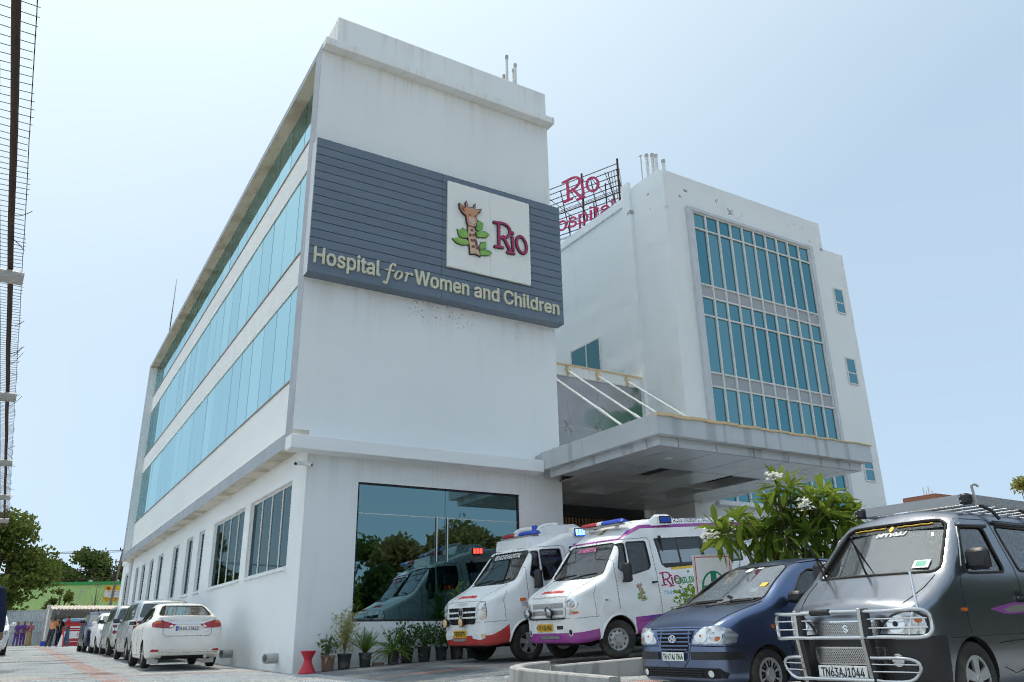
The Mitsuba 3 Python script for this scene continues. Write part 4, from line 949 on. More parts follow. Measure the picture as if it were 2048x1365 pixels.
# ---------------------------------------------------------------- blue hatchback
SA = place(1.84, -10.5, float(gz(1.84, -10.5)) + .0, math.radians(-179))
k = thing('hatchback', 'metallic blue hatchback beside the grey van, folded wipers on its windscreen', 'car')
c = Car(k, SA, [(.67, .52), (.665, .62), (.65, .70), (.60, .765), (.45, .845), (.2, .935), (0, .99), (-.12, 1.03), (-.5, 1.265), (-.85, 1.445), (-1.05, 1.505), (-1.5, 1.545), (-2.2, 1.52), (-2.55, 1.44), (-2.75, 1.25), (-2.84, .95), (-2.88, .7)],
        [(.67, .42), (.66, .30), (.63, .22), (.5, .19), (0, .18), (-2.5, .2), (-2.75, .28), (-2.88, .45)],
        [(.67, .40), (.66, .50), (.63, .585), (.57, .655), (.45, .70), (.25, .735), (0, .76), (-2.2, .76), (-2.6, .73), (-2.8, .68), (-2.88, .6)],
        [(.15, .05), (.3, .012), (.5, 0), (.75, .012), (.95, .04), (1.05, .065), (1.25, .135), (1.5, .225), (1.6, .27)], r=.10, crown=.03, paint='blue_paint')
c.cavity = mfd(c.loft(np.linspace(-2.7, -.10, 40), .05, .045, .4))
c.wheel_arch(0, .27, .305, .44); c.wheel_arch(-2.38, .27, .305, .44)
c.window([(-.60, 1.03), (-.3, 1.005), (.3, 1.005), (.60, 1.03), (.59, 1.10), (.485, 1.42), (.42, 1.455), (-.42, 1.455), (-.485, 1.42), (-.59, 1.10)], 'F', (-1.4, 1), 'windscreen', rim=.012, r=.05)
c.window([(-.56, 1.04), (.56, 1.04), (.5, 1.40), (-.5, 1.40)], 'B', (1.9, 4), 'rear_window', 'windscreen', r=.06)
for fr in 'LR':
    c.window([(-.50, 1.02), (-1.28, 1.035), (-1.33, 1.40), (-1.02, 1.40), (-.86, 1.33)], fr, (.42, 1.2), 'side_window', 'tinted_glass'); c.window([(-1.38, 1.035), (-2.15, 1.06), (-2.3, 1.2), (-2.2, 1.38), (-1.43, 1.40)], fr, (.42, 1.2), 'side_window', 'tinted_glass')
c.build()
[c.line([(sg * .64, .10), (sg * .62, -.2), (sg * .57, -.42), (sg * .53, -.585)], 'T', .005) for sg in (1, -1)]; c.line([(-.6, .742), (-.3, .752), (.3, .752), (.6, .742)], 'F', .005)
for fr in 'LR':
    c.line([(-.25, 1.0), (-.34, .9), (-.36, .3), (-1.3, .28), (-1.33, 1.0)], fr); c.line([(-1.38, 1.0), (-1.4, .28), (-1.95, .3), (-2.1, .6), (-2.2, 1.0)], fr)
    c.decal('indicator', Point(-.10, .755).buffer(.022), fr, 'lamp_orange', .014, h=.012); c.decal('door_handle', rrect(-1.28, -1.12, .84, .875, .012), fr, 'black_plastic', .02, h=.02); c.decal('side_moulding', rrect(-1.3, -.38, .5, .56, .01), fr, 'black_plastic', .012)
HL = [(.27, .592), (.60, .588), (.70, .592), (.705, .68), (.68, .74), (.60, .772), (.44, .765), (.345, .70)]
for sg in (1, -1):
    q = Polygon([(sg * a, b) for a, b in HL]).buffer(-.02).buffer(.02)
    hk = c.decal('headlight', q, 'F', 'headlamp', .014, h=.03)
    c.decal('reflector', affinity.scale(Point(sg * .42, .675).buffer(.078), 1.1, .9).intersection(q.buffer(-.012)), 'F', 'lamp_clear', .02, h=.02, parent=hk); c.decal('lamp_ring', affinity.scale(Point(sg * .42, .675).buffer(.082), 1.1, .9).difference(affinity.scale(Point(sg * .42, .675).buffer(.074), 1.1, .9)).intersection(q), 'F', 'chrome', .023, h=.02, parent=hk)
    c.decal('bulb', Point(sg * .42, .675).buffer(.013), 'F', 'lamp_orange', .026, h=.01, parent=hk); c.decal('lamp_ring', Point(sg * .59, .66).buffer(.06).difference(Point(sg * .59, .66).buffer(.052)).intersection(q), 'F', 'chrome', .023, h=.02, parent=hk); c.decal('indicator', Point(sg * .615, .64).buffer(.026), 'F', 'lamp_orange', .02, h=.012, parent=hk)
    c.decal('bumper_moulding', rrect(min(sg * .26, sg * .72), max(sg * .26, sg * .72), .432, .512, .012), 'F', 'black_plastic', .02)
    c.line([(sg * .25, .575), (sg * .72, .562)], 'F', .006); c.line([(sg * .22, .73), (sg * .235, .56), (sg * .20, .43), (sg * .12, .36)], 'F', .012, 'blue_paint', 'crease')
    fk = c.decal('fog_lamp', Point(sg * .51, .295).buffer(.05), 'F', 'black_matt', .01, h=.02); c.decal('lens', Point(sg * .51, .295).buffer(.034), 'F', 'lamp_clear', .012, h=.02, parent=fk)
g = Polygon([(-.30, .728), (.30, .728), (.21, .52), (.1, .505), (-.1, .505), (-.21, .52)])
gk = c.decal('grille', g, 'F', 'black_matt', .005)
for z in (.70, .658, .616, .574, .535): part(gk, 'slat', c.drape(extr(stroke([(-.31, z), (.31, z)], .014, 2).intersection(g), .026), 'F'), 'blue_paint', False, SA)
o = affinity.scale(Point(0, .645).buffer(.055), 1.05, .72); o = o.difference(affinity.scale(o, .8, .8)).union(affinity.skew(ops.unary_union([stroke([(-.02, .62), (-.02, .67)], .011), stroke([(.02, .62), (.02, .67)], .011), stroke([(-.02, .645), (.02, .645)], .009)]), 18, origin=(0, .645)))
part(k, 'emblem', c.drape(move(extr(o, .016), (0, 0, .024)), 'F'), 'chrome', False, SA)
li = c.decal('intake', Polygon([(-.60, .35), (.60, .35), (.66, .30), (.64, .25), (-.64, .25), (-.66, .30)]), 'F', 'black_matt', .005)
for z in (.335, .31, .285, .262): part(li, 'slat', c.drape(extr(stroke([(-.45, z), (.40, z)], .009, 2), .018), 'F'), 'black_plastic', False, SA)
c.plate('TN 67 AJ 7864', (.70, -.005, .462), (0, 1, 0), .34, .088, mt='ink_green_dark', slack=.92); mat('ink_green_dark', (.012, .05, .02), .5)
c.wheels([(0, .66), (-2.38, .66)], .27, .165, .175, 'cap', steer=.0)
c.mirror(-.46, .72, 1.0, .13, .19); c.seat(-1.15, .34, .50, 'seat_beige'); c.seat(-1.15, -.34, .50, 'seat_beige'); c.steering(-.72, -.34, .98); c.solid('dashboard', cbox(-.75, -.2, -.62, .62, .7, .955, .05), 'dashboard'); c.solid('rear_seat', cbox(-2.1, -1.95, -.6, .6, .5, 1.1, .06), 'seat_beige')
for y0, y1 in ((-.55, .02), (.02, .56)):
    pth = [(y0, .985), (y0 + .12, 1.035), (y1 - .05, 1.05)]
    c.line(pth, 'F', .010, 'black_plastic', 'wiper', .02); c.line([(y0 + .16, 1.05), (y1 + .02, 1.062)], 'F', .013, 'black_matt', 'wiper_blade', .012)
for a, b, mt_ in ((.30, 1.14, 'sticker_white'), (.38, 1.20, 'sticker_yellow'), (-.10, 1.40, 'sticker_white'), (.05, 1.43, 'sticker_white')): c.decal('sticker', rrect(a, a + .085, b, b + .045, .008), 'F', mt_, .002, -.009)
for y in (-.14,): c.solid('washer_jet', cbox(.08, .1, y - .012, y + .012, .965, .985, .004), 'black_plastic')
c.line([(-.9, 1.47), (-1.3, 1.515), (-2.2, 1.49)], 'L', .007)

# ---------------------------------------------------------------- ambulances
def sidep(g, y=1.6): return mfd(orient(extr(Polygon(g), 2 * y), (0, y, 0), (1, 0, 0), (0, 0, 1)))


def emblem(c, fr, u0, v0, sc, flip=1):
    """The giraffe emblem of the facade sign, printed small on a body panel."""
    k = None
    for nm, q, m, a, b in giraffe():
        q = affinity.affine_transform(q, [sc * 1.05, 0, 0, sc, u0 - 3.77 * sc * 1.05, v0 - 10.55 * sc])
        t = move(extr(q.simplify(.001), .0015), (0, 0, .002 + a * .04)); t = c.drape(t, fr)
        if k is None: k = part(c.k, 'emblem', t, m, False, c.M)
        else: part(k, nm, t, m, False, c.M)
    return k


def rio_print(c, fr, u0, v0, sx, sy):
    for q in rio(.07): part(c.k, 'lettering', c.drape(move(extr(affinity.affine_transform(q, [sx, 0, 0, sy, u0 - 4.42 * sx, v0 - 10.12 * sy]), .003), (0, 0, .002)), fr), 'magenta', False, c.M)


ZT = [(.945, .62), (.94, .8), (.93, 1.0), (.90, 1.13), (.84, 1.195), (.65, 1.275), (.4, 1.375), (.22, 1.455), (.14, 1.51), (-.1, 1.77), (-.36, 2.07), (-.43, 2.145)]
ZB = [(.945, .55), (.935, .42), (.91, .37), (.8, .35), (.3, .38), (-4.0, .40), (-4.4, .5)]
PW = [(.945, .50), (.935, .60), (.91, .68), (.86, .74), (.76, .80), (.55, .865), (.25, .91), (-.15, .93), (-4.0, .93), (-4.3, .90), (-4.4, .82)]
DW = [(.3, .05), (.45, .015), (.6, 0), (1.0, .0), (1.15, .015), (1.4, .03), (1.6, .055), (2.1, .13), (2.35, .19), (2.6, .27)]


def ambulance(label, M, roof, stripe, n):
    k = thing('ambulance', label, 'ambulance', 'ambulances parked nose out on the ramp')
    c = Car(k, M, ZT + roof, ZB, PW, DW, r=.09, crown=.05)
    c.cavity = mfd(c.loft(np.linspace(-1.5, .12, 36), .05, .05, .75))
    c.wheel_arch(0, .35, .42, .56); c.wheel_arch(-3.05, .35, .42, .56)
    for nm, mt, g in stripe: c.region(nm, mt, g if isinstance(g, Manifold) else sidep(g))
    c.window([(-.74, 1.535), (-.5, 1.475), (.5, 1.475), (.74, 1.535), (.70, 1.72), (.655, 2.05), (.60, 2.10), (-.60, 2.10), (-.655, 2.05), (-.70, 1.72)], 'F', (-.8, 1), 'windscreen', rim=.012, r=.04)
    for fr in 'LR':
        c.window([(-.16, 1.60), (-.40, 1.49), (-.455, 2.07), (-.345, 2.08)], fr, (.5, 1.3), 'quarter_window', 'tinted_glass', r=.03)
        c.window([(-.505, 2.095), (-1.05, 2.10), (-1.055, 1.62), (-.98, 1.555), (-.495, 1.475)], fr, (.5, 1.3), 'side_window', 'tinted_glass', r=.035)
        pass
    c.build()
    for fr in 'LR':
        c.line([(-.20, 2.15), (-.06, 1.62), (-.05, .88)], fr, .005); c.line([(-.22, 2.15), (-1.12, 2.17), (-1.17, 2.1), (-1.17, .62)], fr, .005); c.line([(-.5, .62), (-1.17, .62)], fr, .004)
        bk = c.decal('window_band', Polygon([(-1.31, 2.15), (-3.95, 2.16), (-3.95, 1.60), (-1.47, 1.555), (-1.37, 1.63)]).buffer(-.03).buffer(.03), fr, 'black_plastic', .004, h=.08)
        for a, b in ((-1.375, -1.93), (-1.96, -2.62), (-2.70, -3.26), (-3.29, -3.9)):
            c.decal('pane', rrect(b, a, 1.64 if a > -1.5 else 1.62, 2.11, .03), fr, 'dark_glass', .007, h=.08, parent=bk); c.decal('blind', rrect(b + .02, a - .02, 1.645, 1.90, .02), fr, 'frosted', .009, h=.08, parent=bk)
        c.decal('door_handle', rrect(-1.14, -1.0, 1.285, 1.32, .012), fr, 'black_plastic', .03, h=.02)
        th = np.linspace(.12, 3.02, 26); c.line(np.stack([.435 * np.cos(th), .35 + .435 * np.sin(th)], 1), fr, .022, 'white_paint', 'arch_flare')
        c.line([(.45, .79), (.93, .79)], fr, .004); c.line([(-1.4, .80), (-4.2, .80)], fr, .004)
        c.line([(.40, 1.38), (.52, 1.18), (.50, .80)], fr, .004)
    c.line([(-.6, .79), (.6, .79)], 'F', .004)
    for sg in (1, -1): c.line([(sg * .62, -.20), (sg * .60, -.45), (sg * .55, -.7), (sg * .54, -.86)], 'T', .004)
    c.line([(-.54, 1.185), (.54, 1.185)], 'F', .004)
    c.mirror(-.24, .93, 1.34, .36, .20); c.seat(-.85, .42, .95); c.seat(-.85, -.42, .95); c.steering(-.28, -.42, 1.42, .2, .7); c.solid('dashboard', cbox(-.35, .12, -.8, .8, 1.1, 1.42, .06), 'interior')
    c.solid('partition', cbox(-1.5, -1.45, -.85, .85, .5, 2.2, .02), 'interior')
    for y0, y1 in ((-.62, .0), (-.02, .58)): c.line([(y0, 1.475), (y0 + .2, 1.53), (y1, 1.56)], 'F', .010, 'black_matt', 'wiper', .012)
    c.lettering('AMBULANCE', -.32, .34, -.83, .085, 'T', 'ink_red', True, mirror=True)
    c.lettering('FORCE', -.19, .19, 1.105, .052, 'F', 'chrome', True)
    c.solid('axle', rod((0, -.75, .33), (0, .75, .33), .06), 'black_matt'); c.solid('chassis', cbox(-4.1, .7, -.5, .5, .3, .42, .02), 'black_matt')
    return k, c


mat('frosted', (.30, .36, .40), .25)
# nearer ambulance, purple
M = place(4.24, -4.72, .225, math.radians(-175), math.radians(-4.5), .97)
R2 = [(-.55, 2.215), (-.75, 2.33), (-1.0, 2.44), (-1.35, 2.52), (-2.0, 2.55), (-4.0, 2.55), (-4.25, 2.48), (-4.37, 2.1), (-4.4, 1.2)]
k, c = ambulance('white ambulance with purple bumper and purple roof stripe, nearer of the two', M, R2, [
    ('stripe', 'purple_paint', [(.5, 2.148), (-.47, 2.148), (-.47, 2.183), (.5, 2.183)]), ('stripe', 'purple_paint', mfd(sidep([(-.36, 2.148), (-.42, 2.165), (-.70, 2.255), (-1.03, 2.36), (-5, 2.37), (-5, 2.445), (-1.03, 2.43), (-.70, 2.325), (-.42, 2.215), (-.36, 2.20)])) - mbox(-6, 1, -.66, .66, 2, 3)),
    ('bumper_trim', 'purple_paint', [(1.2, .30), (1.2, .535), (.8, .545), (.47, .575), (.44, .30)]), ('side_trim', 'purple_paint', [(-.40, .30), (-.425, .70), (-2.6, .70), (-2.6, .30)])], 0)
mat('violet_paint', (.13, .03, .26), .3, clearcoat=1.0)
c.decal('stripe', Polygon([(-.47, .71), (-.45, .70), (-2.6, .70), (-2.6, .60), (-1.0, .615)]), 'L', 'violet_paint', .003, h=.06)
for sg in (1, -1):
    hk = c.decal('headlight', Point(sg * .655, 1.035).buffer(.098), 'F', 'headlamp', .02, h=.025); c.decal('ring', Point(sg * .655, 1.035).buffer(.108).difference(Point(sg * .655, 1.035).buffer(.088)), 'F', 'chrome', .035, h=.025, parent=hk); c.decal('bulb', Point(sg * .655, 1.035).buffer(.02), 'F', 'lamp_orange', .026, h=.01, parent=hk)
    c.decal('side_lamp', Point(sg * .635, .885).buffer(.04), 'F', 'headlamp', .012, h=.02); c.decal('indicator', affinity.scale(Point(sg * .715, .885).buffer(.035), 1.3, .7), 'F', 'lamp_orange', .012, h=.02)
    c.decal('bumper_slot', rrect(min(sg * .22, sg * .40), max(sg * .22, sg * .40), .605, .67, .01), 'F', 'black_plastic', .002); c.decal('fog_hole', affinity.scale(Point(sg * .60, .55).buffer(.055), .75, 1), 'F', 'black_matt', .004, h=.02); c.decal('ring', affinity.scale(Point(sg * .60, .55).buffer(.064), .78, 1).difference(affinity.scale(Point(sg * .60, .55).buffer(.052), .75, 1)), 'F', 'white_paint', .01, h=.02)
gk = c.decal('grille', Polygon([(-.525, 1.165), (.525, 1.165), (.49, .82), (-.49, .82)]).buffer(-.02).buffer(.02), 'F', 'white_paint', .02)
c.line([(-.525, 1.165), (.525, 1.165), (.49, .82), (-.49, .82)], 'F', .005, closed=True)
for z0, z1 in ((.985, 1.075), (.865, .945)):
    q = rrect(-.455, .455, z0, z1, .015); mk = c.decal('mesh_backing', q, 'F', 'black_matt', .023, parent=gk); c.decal('mesh', lattice(q, .028, .009), 'F', 'rim_silver', .029, h=.06, parent=gk)
part(gk, 'emblem', c.drape(move(extr(Point(0, .965).buffer(.085), .02), (0, 0, .02)), 'F'), 'rim_silver', False, M); part(gk, 'emblem_mark', c.drape(move(extr(Point(0, .965).buffer(.062).difference(ops.unary_union([stroke([(-.03, .92), (.0, 1.01)], .022), stroke([(.03, .92), (0, 1.01)], .022), stroke([(-.03, .95), (.03, .95)], .016)])), .004), (0, 0, .04)), 'F'), 'rim_dark', False, M)
for y in (-.54, .12):
    m = lathe([(.001, 0), (.05, .0), (.08, .05), (.088, .09), (.082, .095)], 20); fk = c.solid('fog_lamp', orient(m, (.96, y, .905), (0, 1, 0), (0, 0, 1)), 'black_plastic'); c.solid('lens', orient(lathe([(.082, .09), (.05, .1), (.001, .104)], 20), (.96, y, .905), (0, 1, 0), (0, 0, 1)), 'headlamp', parent=fk); c.solid('stem', rod((.98, y, .80), (.98, y, .84), .015), 'black_plastic', parent=fk)
c.solid('lamp_bar', tube(smoothpath([(.80, -.72, .795), (.95, -.5, .795), (.985, 0, .795), (.95, .4, .795), (.86, .66, .80)], 6), .014, 7), 'black_plastic')
c.plate('TN 59 BA 9686', (.955, -.12, .64), (0, 1, 0), .46, .135, 'plate_yellow')
c.decal('lower_grille', rrect(-.28, .28, .435, .495, .01), 'F', 'rim_dark', .004); c.decal('mesh', lattice(rrect(-.27, .27, .44, .49, .01), .022, .006), 'F', 'rim_silver', .008, h=.06)
c.wheels([(0, .80), (-3.05, .80)], .345, .20, .205, 'steel', steer=-.42)
c.decal('sun_strip', Polygon([(-.655, 1.99), (.655, 1.99), (.64, 2.08), (-.64, 2.08)]), 'F', 'tinted_glass', .001, -.0125)
c.lettering('Rio HOSPITAL', -.36, .22, 1.985, .075, 'F', 'ink_pink', True, slant=.0); mat('ink_pink', (.66, .22, .42), .5)
c.lettering('RIO HOSPITAL', 2.08, 3.20, 2.47, .085, 'L', 'ink_black')
emblem(c, 'L', .66, 1.14, .225); rio_print(c, 'L', 1.25, 1.20, .58, .33); c.lettering('CHILDREN', 1.66, 2.50, 1.235, .115, 'L', 'ink_green', True)
tam = ops.unary_union([stroke(smoothpath([(1.31 + .085 * i + .026 * math.cos(t * 1.3 + i), 1.085 + .035 * math.sin(t * 2 + i)) for t in np.linspace(0, 5, 6)], 4), .011) for i in range(9)])
part(k, 'lettering', c.drape(move(extr(tam, .002), (0, 0, .002)), 'L'), 'ink_blue', False, M)
c.decal('reflective_strip', Polygon([(-1.62, 1.51), (-2.9, 1.535), (-2.9, 1.59), (-1.62, 1.565)]), 'L', 'sticker_yellow', .003, h=.08); c.decal('badge', affinity.scale(Point(.25, 1.06).buffer(.03), 1.3, .8), 'L', 'chrome', .012, h=.02)
ek = emblem(c, 'T', -.05, .74, .17)
# light bar and roof pod
def lightbar(c, x, z, y0, y1, pitch=0):
    L = c.solid('light_bar', cbox(x - .10, x + .10, y0 + .1, y1 - .1, z - .035, z, .01), 'grey_metal'); ym = (y0 + y1) / 2
    def cap(a, b, mt, nm, rnd):
        P = []
        for y, s in ((a, .55 if rnd < 0 else 1), (a + (.09 if rnd < 0 else 0), 1), (b - (.09 if rnd > 0 else 0), 1), (b, .55 if rnd > 0 else 1)):
            P += [(x + s * .14 * math.cos(t), y, z + .005 + s * .085 * math.sin(t)) for t in np.linspace(0, math.pi, 9)]
        c.solid(nm, hull(P), mt, 40, parent=L)
    cap(y0, ym - .08, 'lamp_red', 'red_lamp', -1); cap(ym - .075, ym + .075, 'lamp_clear', 'siren_cover', 0); cap(ym + .08, y1, 'lamp_blue', 'blue_lamp', 1)
    for y in (ym - .4, ym + .4): c.solid('foot', cbox(x - .05, x + .05, y - .03, y + .03, z - .12, z - .03, .01), 'steel', parent=L)
    return L
lightbar(c, -.72, 2.50, -.66, .66)
for sg in (1, -1):
    pk = c.solid('roof_pod', hull([(x, sg * y, z) for x, y, z in ((-1.25, .62, 2.42), (-1.45, .80, 2.40), (-1.95, .80, 2.42), (-2.0, .55, 2.54), (-1.5, .72, 2.63), (-1.9, .72, 2.63), (-1.5, .80, 2.58), (-1.92, .80, 2.58))]), 'white_paint', 40); c.solid('blue_lamp', cbox(-1.88, -1.58, sg * .80 - .01, sg * .80 + .012, 2.46, 2.57, .008), 'lamp_blue', parent=pk); c.solid('bezel', cbox(-1.91, -1.55, sg * .80 - .012, sg * .80 + .006, 2.435, 2.595, .008), 'black_plastic', parent=pk)
# poster and green ornament behind the windscreen
pk = c.solid('poster', cbox(-.50, -.49, .0, .42, 1.55, 1.98, .002), 'ink_red')
for y, z, s, mt in ((.10, 1.85, 1.0, 'ink_blue'), (.28, 1.76, .8, 'logo_brown')): c.solid('figure', cat([ball((-.488, y, z + .05 * s), .03 * s, 2, (.15, 1, 1)), hull([(-.488, y - .05 * s, z), (-.488, y + .05 * s, z), (-.486, y - .04 * s, z - .2 * s), (-.486, y + .04 * s, z - .2 * s)])]), mt, parent=pk)
c.solid('dash_ornament', tube(smoothpath([(-.05, -.25 + .06 * i, 1.50 + .03 * math.sin(i * 2)) for i in range(7)], 4), .022, 7), 'sticker_green')

# further ambulance, red
M = place(3.76, -2.32, .165, math.radians(-175), math.radians(-4), 1.03)
R1 = [(-.55, 2.175), (-.8, 2.24), (-1.1, 2.33), (-1.5, 2.42), (-2.0, 2.47), (-4.0, 2.47), (-4.25, 2.40), (-4.37, 2.05), (-4.4, 1.2)]
k, c = ambulance('white ambulance with red bumper, parked beside the big dark window', M, R1, [('bumper_trim', 'red_paint', [(1.2, .30), (1.2, .545), (.80, .55), (.62, .62), (.44, .72), (.42, .30)])], 1)
HL = [(.565, 1.175), (.715, 1.165), (.745, 1.0), (.73, .85), (.60, .85), (.575, 1.0)]
for sg in (1, -1):
    q = Polygon([(sg * a, b) for a, b in HL]).buffer(-.02).buffer(.02); hk = c.decal('headlight', q, 'F', 'headlamp', .015, h=.03)
    for y, z in ((.64, 1.09), (.655, .95)): c.decal('reflector', Point(sg * y, z).buffer(.058).intersection(q), 'F', 'lamp_clear', .022, h=.02, parent=hk); c.decal('ring', Point(sg * y, z).buffer(.06).difference(Point(sg * y, z).buffer(.05)).intersection(q), 'F', 'chrome', .025, h=.02, parent=hk)
    bz = c.decal('fog_bezel', Polygon([(sg * .34, .58), (sg * .70, .60), (sg * .70, .50), (sg * .60, .47), (sg * .36, .50)]), 'F', 'white_paint', .018); c.decal('fog_lamp', Point(sg * .665, .55).buffer(.035), 'F', 'lamp_warm', .024, h=.02, parent=bz)
mat('lamp_warm', (.8, .55, .25), .2)
g = Polygon([(-.52, 1.085), (.52, 1.085), (.50, .90), (.42, .76), (-.42, .76), (-.50, .90)])
gk = c.decal('grille', g, 'F', 'black_matt', .006)
for z in (1.09, .985, .885): part(gk, 'slat', c.drape(extr(stroke([(-.53, z), (.53, z)], .032, 2), .03), 'F'), 'white_paint', False, M)
for y in (-.52, .52): part(gk, 'frame', c.drape(extr(stroke([(y, 1.16), (y * .98, .88)], .045, 2), .03), 'F'), 'white_paint', False, M)
[c.line([(sg * a, b) for a, b in HL], 'F', .005, closed=True) for sg in (1, -1)]
part(gk, 'emblem', c.drape(move(extr(affinity.scale(Point(0, .985).buffer(.085), .85, 1.1), .02), (0, 0, .03)), 'F'), 'rim_silver', False, M); part(gk, 'emblem_mark', c.drape(move(extr(affinity.scale(Point(0, .985).buffer(.066), .8, 1.05).difference(ops.unary_union([stroke([(-.012, .93), (.008, 1.04)], .016), stroke([(.008, 1.035), (.03, 1.035)], .014), stroke([(-.0, .985), (.025, .985)], .014)])), .004), (0, 0, .05)), 'F'), 'black_matt', False, M)
for y in (-.52, .06):
    m = lathe([(.001, 0), (.05, .0), (.08, .05), (.088, .09), (.082, .095)], 20); fk = c.solid('fog_lamp', orient(m, (.95, y, .80), (0, 1, 0), (0, 0, 1)), 'black_plastic'); c.solid('lens', orient(lathe([(.082, .09), (.05, .1), (.001, .104)], 20), (.95, y, .80), (0, 1, 0), (0, 0, 1)), 'lamp_warm', parent=fk)
c.plate('TN59CP0796', (.955, -.10, .585), (0, 1, 0), .46, .135, 'plate_yellow'); c.decal('step', rrect(-.33, .10, .45, .50, .01), 'F', 'rim_silver', .03)
c.wheels([(0, .80), (-3.05, .80)], .345, .20, .205, 'star', steer=-.12)
c.decal('sun_strip', Polygon([(-.66, 1.96), (.66, 1.96), (.64, 2.08), (-.64, 2.08)]), 'F', 'tinted_glass', .001, -.0125)
c.lettering('RIO ACUTE HOSPITAL', -.48, .45, 1.985, .085, 'F', 'sticker_white', True)
c.decal('indicator', rrect(.02, .16, 1.12, 1.18, .015), 'L', 'lamp_orange', .02, h=.03)
for z in (1.07, 1.03): c.line([(.12, z + .01), (-.13, z + .01)], 'L', .008, 'rim_dark', 'badge_line')
# roof box with the light bar, air conditioner, warning lamps
bx_ = c.solid('roof_box', hull([(x, sg * y, z) for sg in (1, -1) for x, y, z in ((-.40, .62, 2.12), (-1.1, .66, 2.25), (-.43, .58, 2.385), (-1.15, .6, 2.40))]), 'white_paint', 30)
lightbar(c, -.66, 2.44, -.60, .62); emblem(c, 'F', .02, 2.27, .075)
ac = c.solid('air_conditioner', hull([(x, sg * y, z) for sg in (1, -1) for x, y, z in ((-1.15, .45, 2.36), (-1.25, .50, 2.62), (-1.75, .52, 2.64), (-2.1, .5, 2.5), (-2.2, .5, 2.42))]), 'white_paint', 30)
for sg in (1, -1): c.solid('carry_bar', tube(smoothpath([(-.78, sg * .42, 2.40), (-.84, sg * .42, 2.56), (-1.05, sg * .42, 2.63), (-1.35, sg * .42, 2.65)], 5), .035, 8), 'white_paint', parent=ac)
c.solid('beacon', rod((-.98, .1, 2.5), (-.98, .1, 2.66), .065, 14), 'lamp_blue')
for sg, lm in ((1, 'lit_blue'), (-1, 'lit_red')):
    pk = c.solid('lamp_box', cbox(-1.83, -1.5, min(sg * .56, sg * .78), max(sg * .56, sg * .78), 2.33, 2.54, .03), 'white_paint'); c.solid('bezel', cbox(-1.82, -1.52, sg * .78 - .01, sg * .78 + .012, 2.35, 2.52, .01), 'black_plastic', parent=pk)
    for i in range(3): c.solid('warning_lamp', cbox(-1.80 + .09 * i, -1.73 + .09 * i, sg * .78 + (.012 if sg > 0 else -.022), sg * .78 + (.022 if sg > 0 else -.012), 2.37, 2.50, .004), lm, False, parent=pk)

# ---------------------------------------------------------------- white saloon
M = place(-1.55, 5.39, float(gz(-1.4, 5.4)) + .03, math.radians(88.8))
k = thing('saloon_car', 'white saloon car seen from behind, parked along the left wall', 'car', 'cars parked along the left wall')
c = Car(k, M, [(2.16, .55), (2.12, .70), (1.95, .82), (1.4, .93), (1.0, .985), (.9, 1.01), (.35, 1.31), (0, 1.43), (-.45, 1.465), (-.95, 1.42), (-1.3, 1.31), (-1.66, 1.165), (-1.8, 1.135), (-2.08, 1.13), (-2.14, 1.115), (-2.17, 1.04), (-2.19, .9), (-2.24, .74), (-2.275, .6), (-2.28, .52)],
        [(2.16, .42), (2.05, .24), (1.6, .2), (-1.7, .2), (-2.05, .235), (-2.22, .29), (-2.28, .42)],
        [(2.16, .5), (2.1, .62), (1.9, .75), (1.4, .83), (0, .8475), (-1.6, .8475), (-1.95, .825), (-2.12, .78), (-2.2, .72), (-2.26, .62), (-2.28, .52)],
        [(.2, .06), (.35, .02), (.6, 0), (.85, .008), (1.0, .05), (1.08, .11), (1.15, .155), (1.42, .29), (1.5, .34)], r=.085, crown=.03, paint='pearl_paint')
c.cavity = mfd(c.loft(np.linspace(-1.85, .95, 40), .05, .045, .45))
c.wheel_arch(1.3, .30, .335, .5); c.wheel_arch(-1.3, .30, .335, .5)
c.region('rear_valance', 'black_plastic', Manifold.cube([.5, 1.0, .1]).translate([-2.4, -.5, .18]))
c.window([(-.60, 1.165), (.60, 1.165), (.575, 1.21), (.475, 1.385), (.42, 1.405), (-.42, 1.405), (-.475, 1.385), (-.575, 1.21)], 'B', (.9, 4), 'rear_window', rim=.012, r=.03)
c.window([(-.62, 1.0), (.62, 1.0), (.5, 1.38), (-.5, 1.38)], 'F', (-.2, 4), 'windscreen', r=.05)
for fr in 'LR':
    c.window([(.62, 1.0), (-.14, 1.03), (-.14, 1.37), (.08, 1.36), (.4, 1.18)], fr, (.45, 1.2), 'side_window', 'tinted_glass', r=.02); c.window([(-.2, 1.03), (-1.0, 1.06), (-1.12, 1.15), (-.9, 1.31), (-.6, 1.375), (-.2, 1.375)], fr, (.45, 1.2), 'side_window', 'tinted_glass', r=.02)
    c.window([(-1.06, 1.075), (-1.4, 1.11), (-1.16, 1.20)], fr, (.45, 1.2), 'quarter_window', 'tinted_glass', r=.01)
c.build()
for fr in 'LR':
    c.line([(.7, .98), (.78, .8), (.7, .3), (-.2, .28), (-.17, 1.0)], fr); c.line([(-.17, .28), (-.85, .3), (-1.0, .5), (-1.05, .75), (-1.04, 1.05)], fr); c.line([(1.6, .80), (.2, .83), (-1.7, .90)], fr, .006, 'pearl_paint', 'crease'); c.line([(1.0, .4), (-.9, .46)], fr, .007, 'pearl_paint', 'crease')
    for x in (-.1, -.92): c.decal('door_handle', rrect(x - .09, x + .09, .87, .90, .01), fr, 'pearl_paint', .03, h=.02)
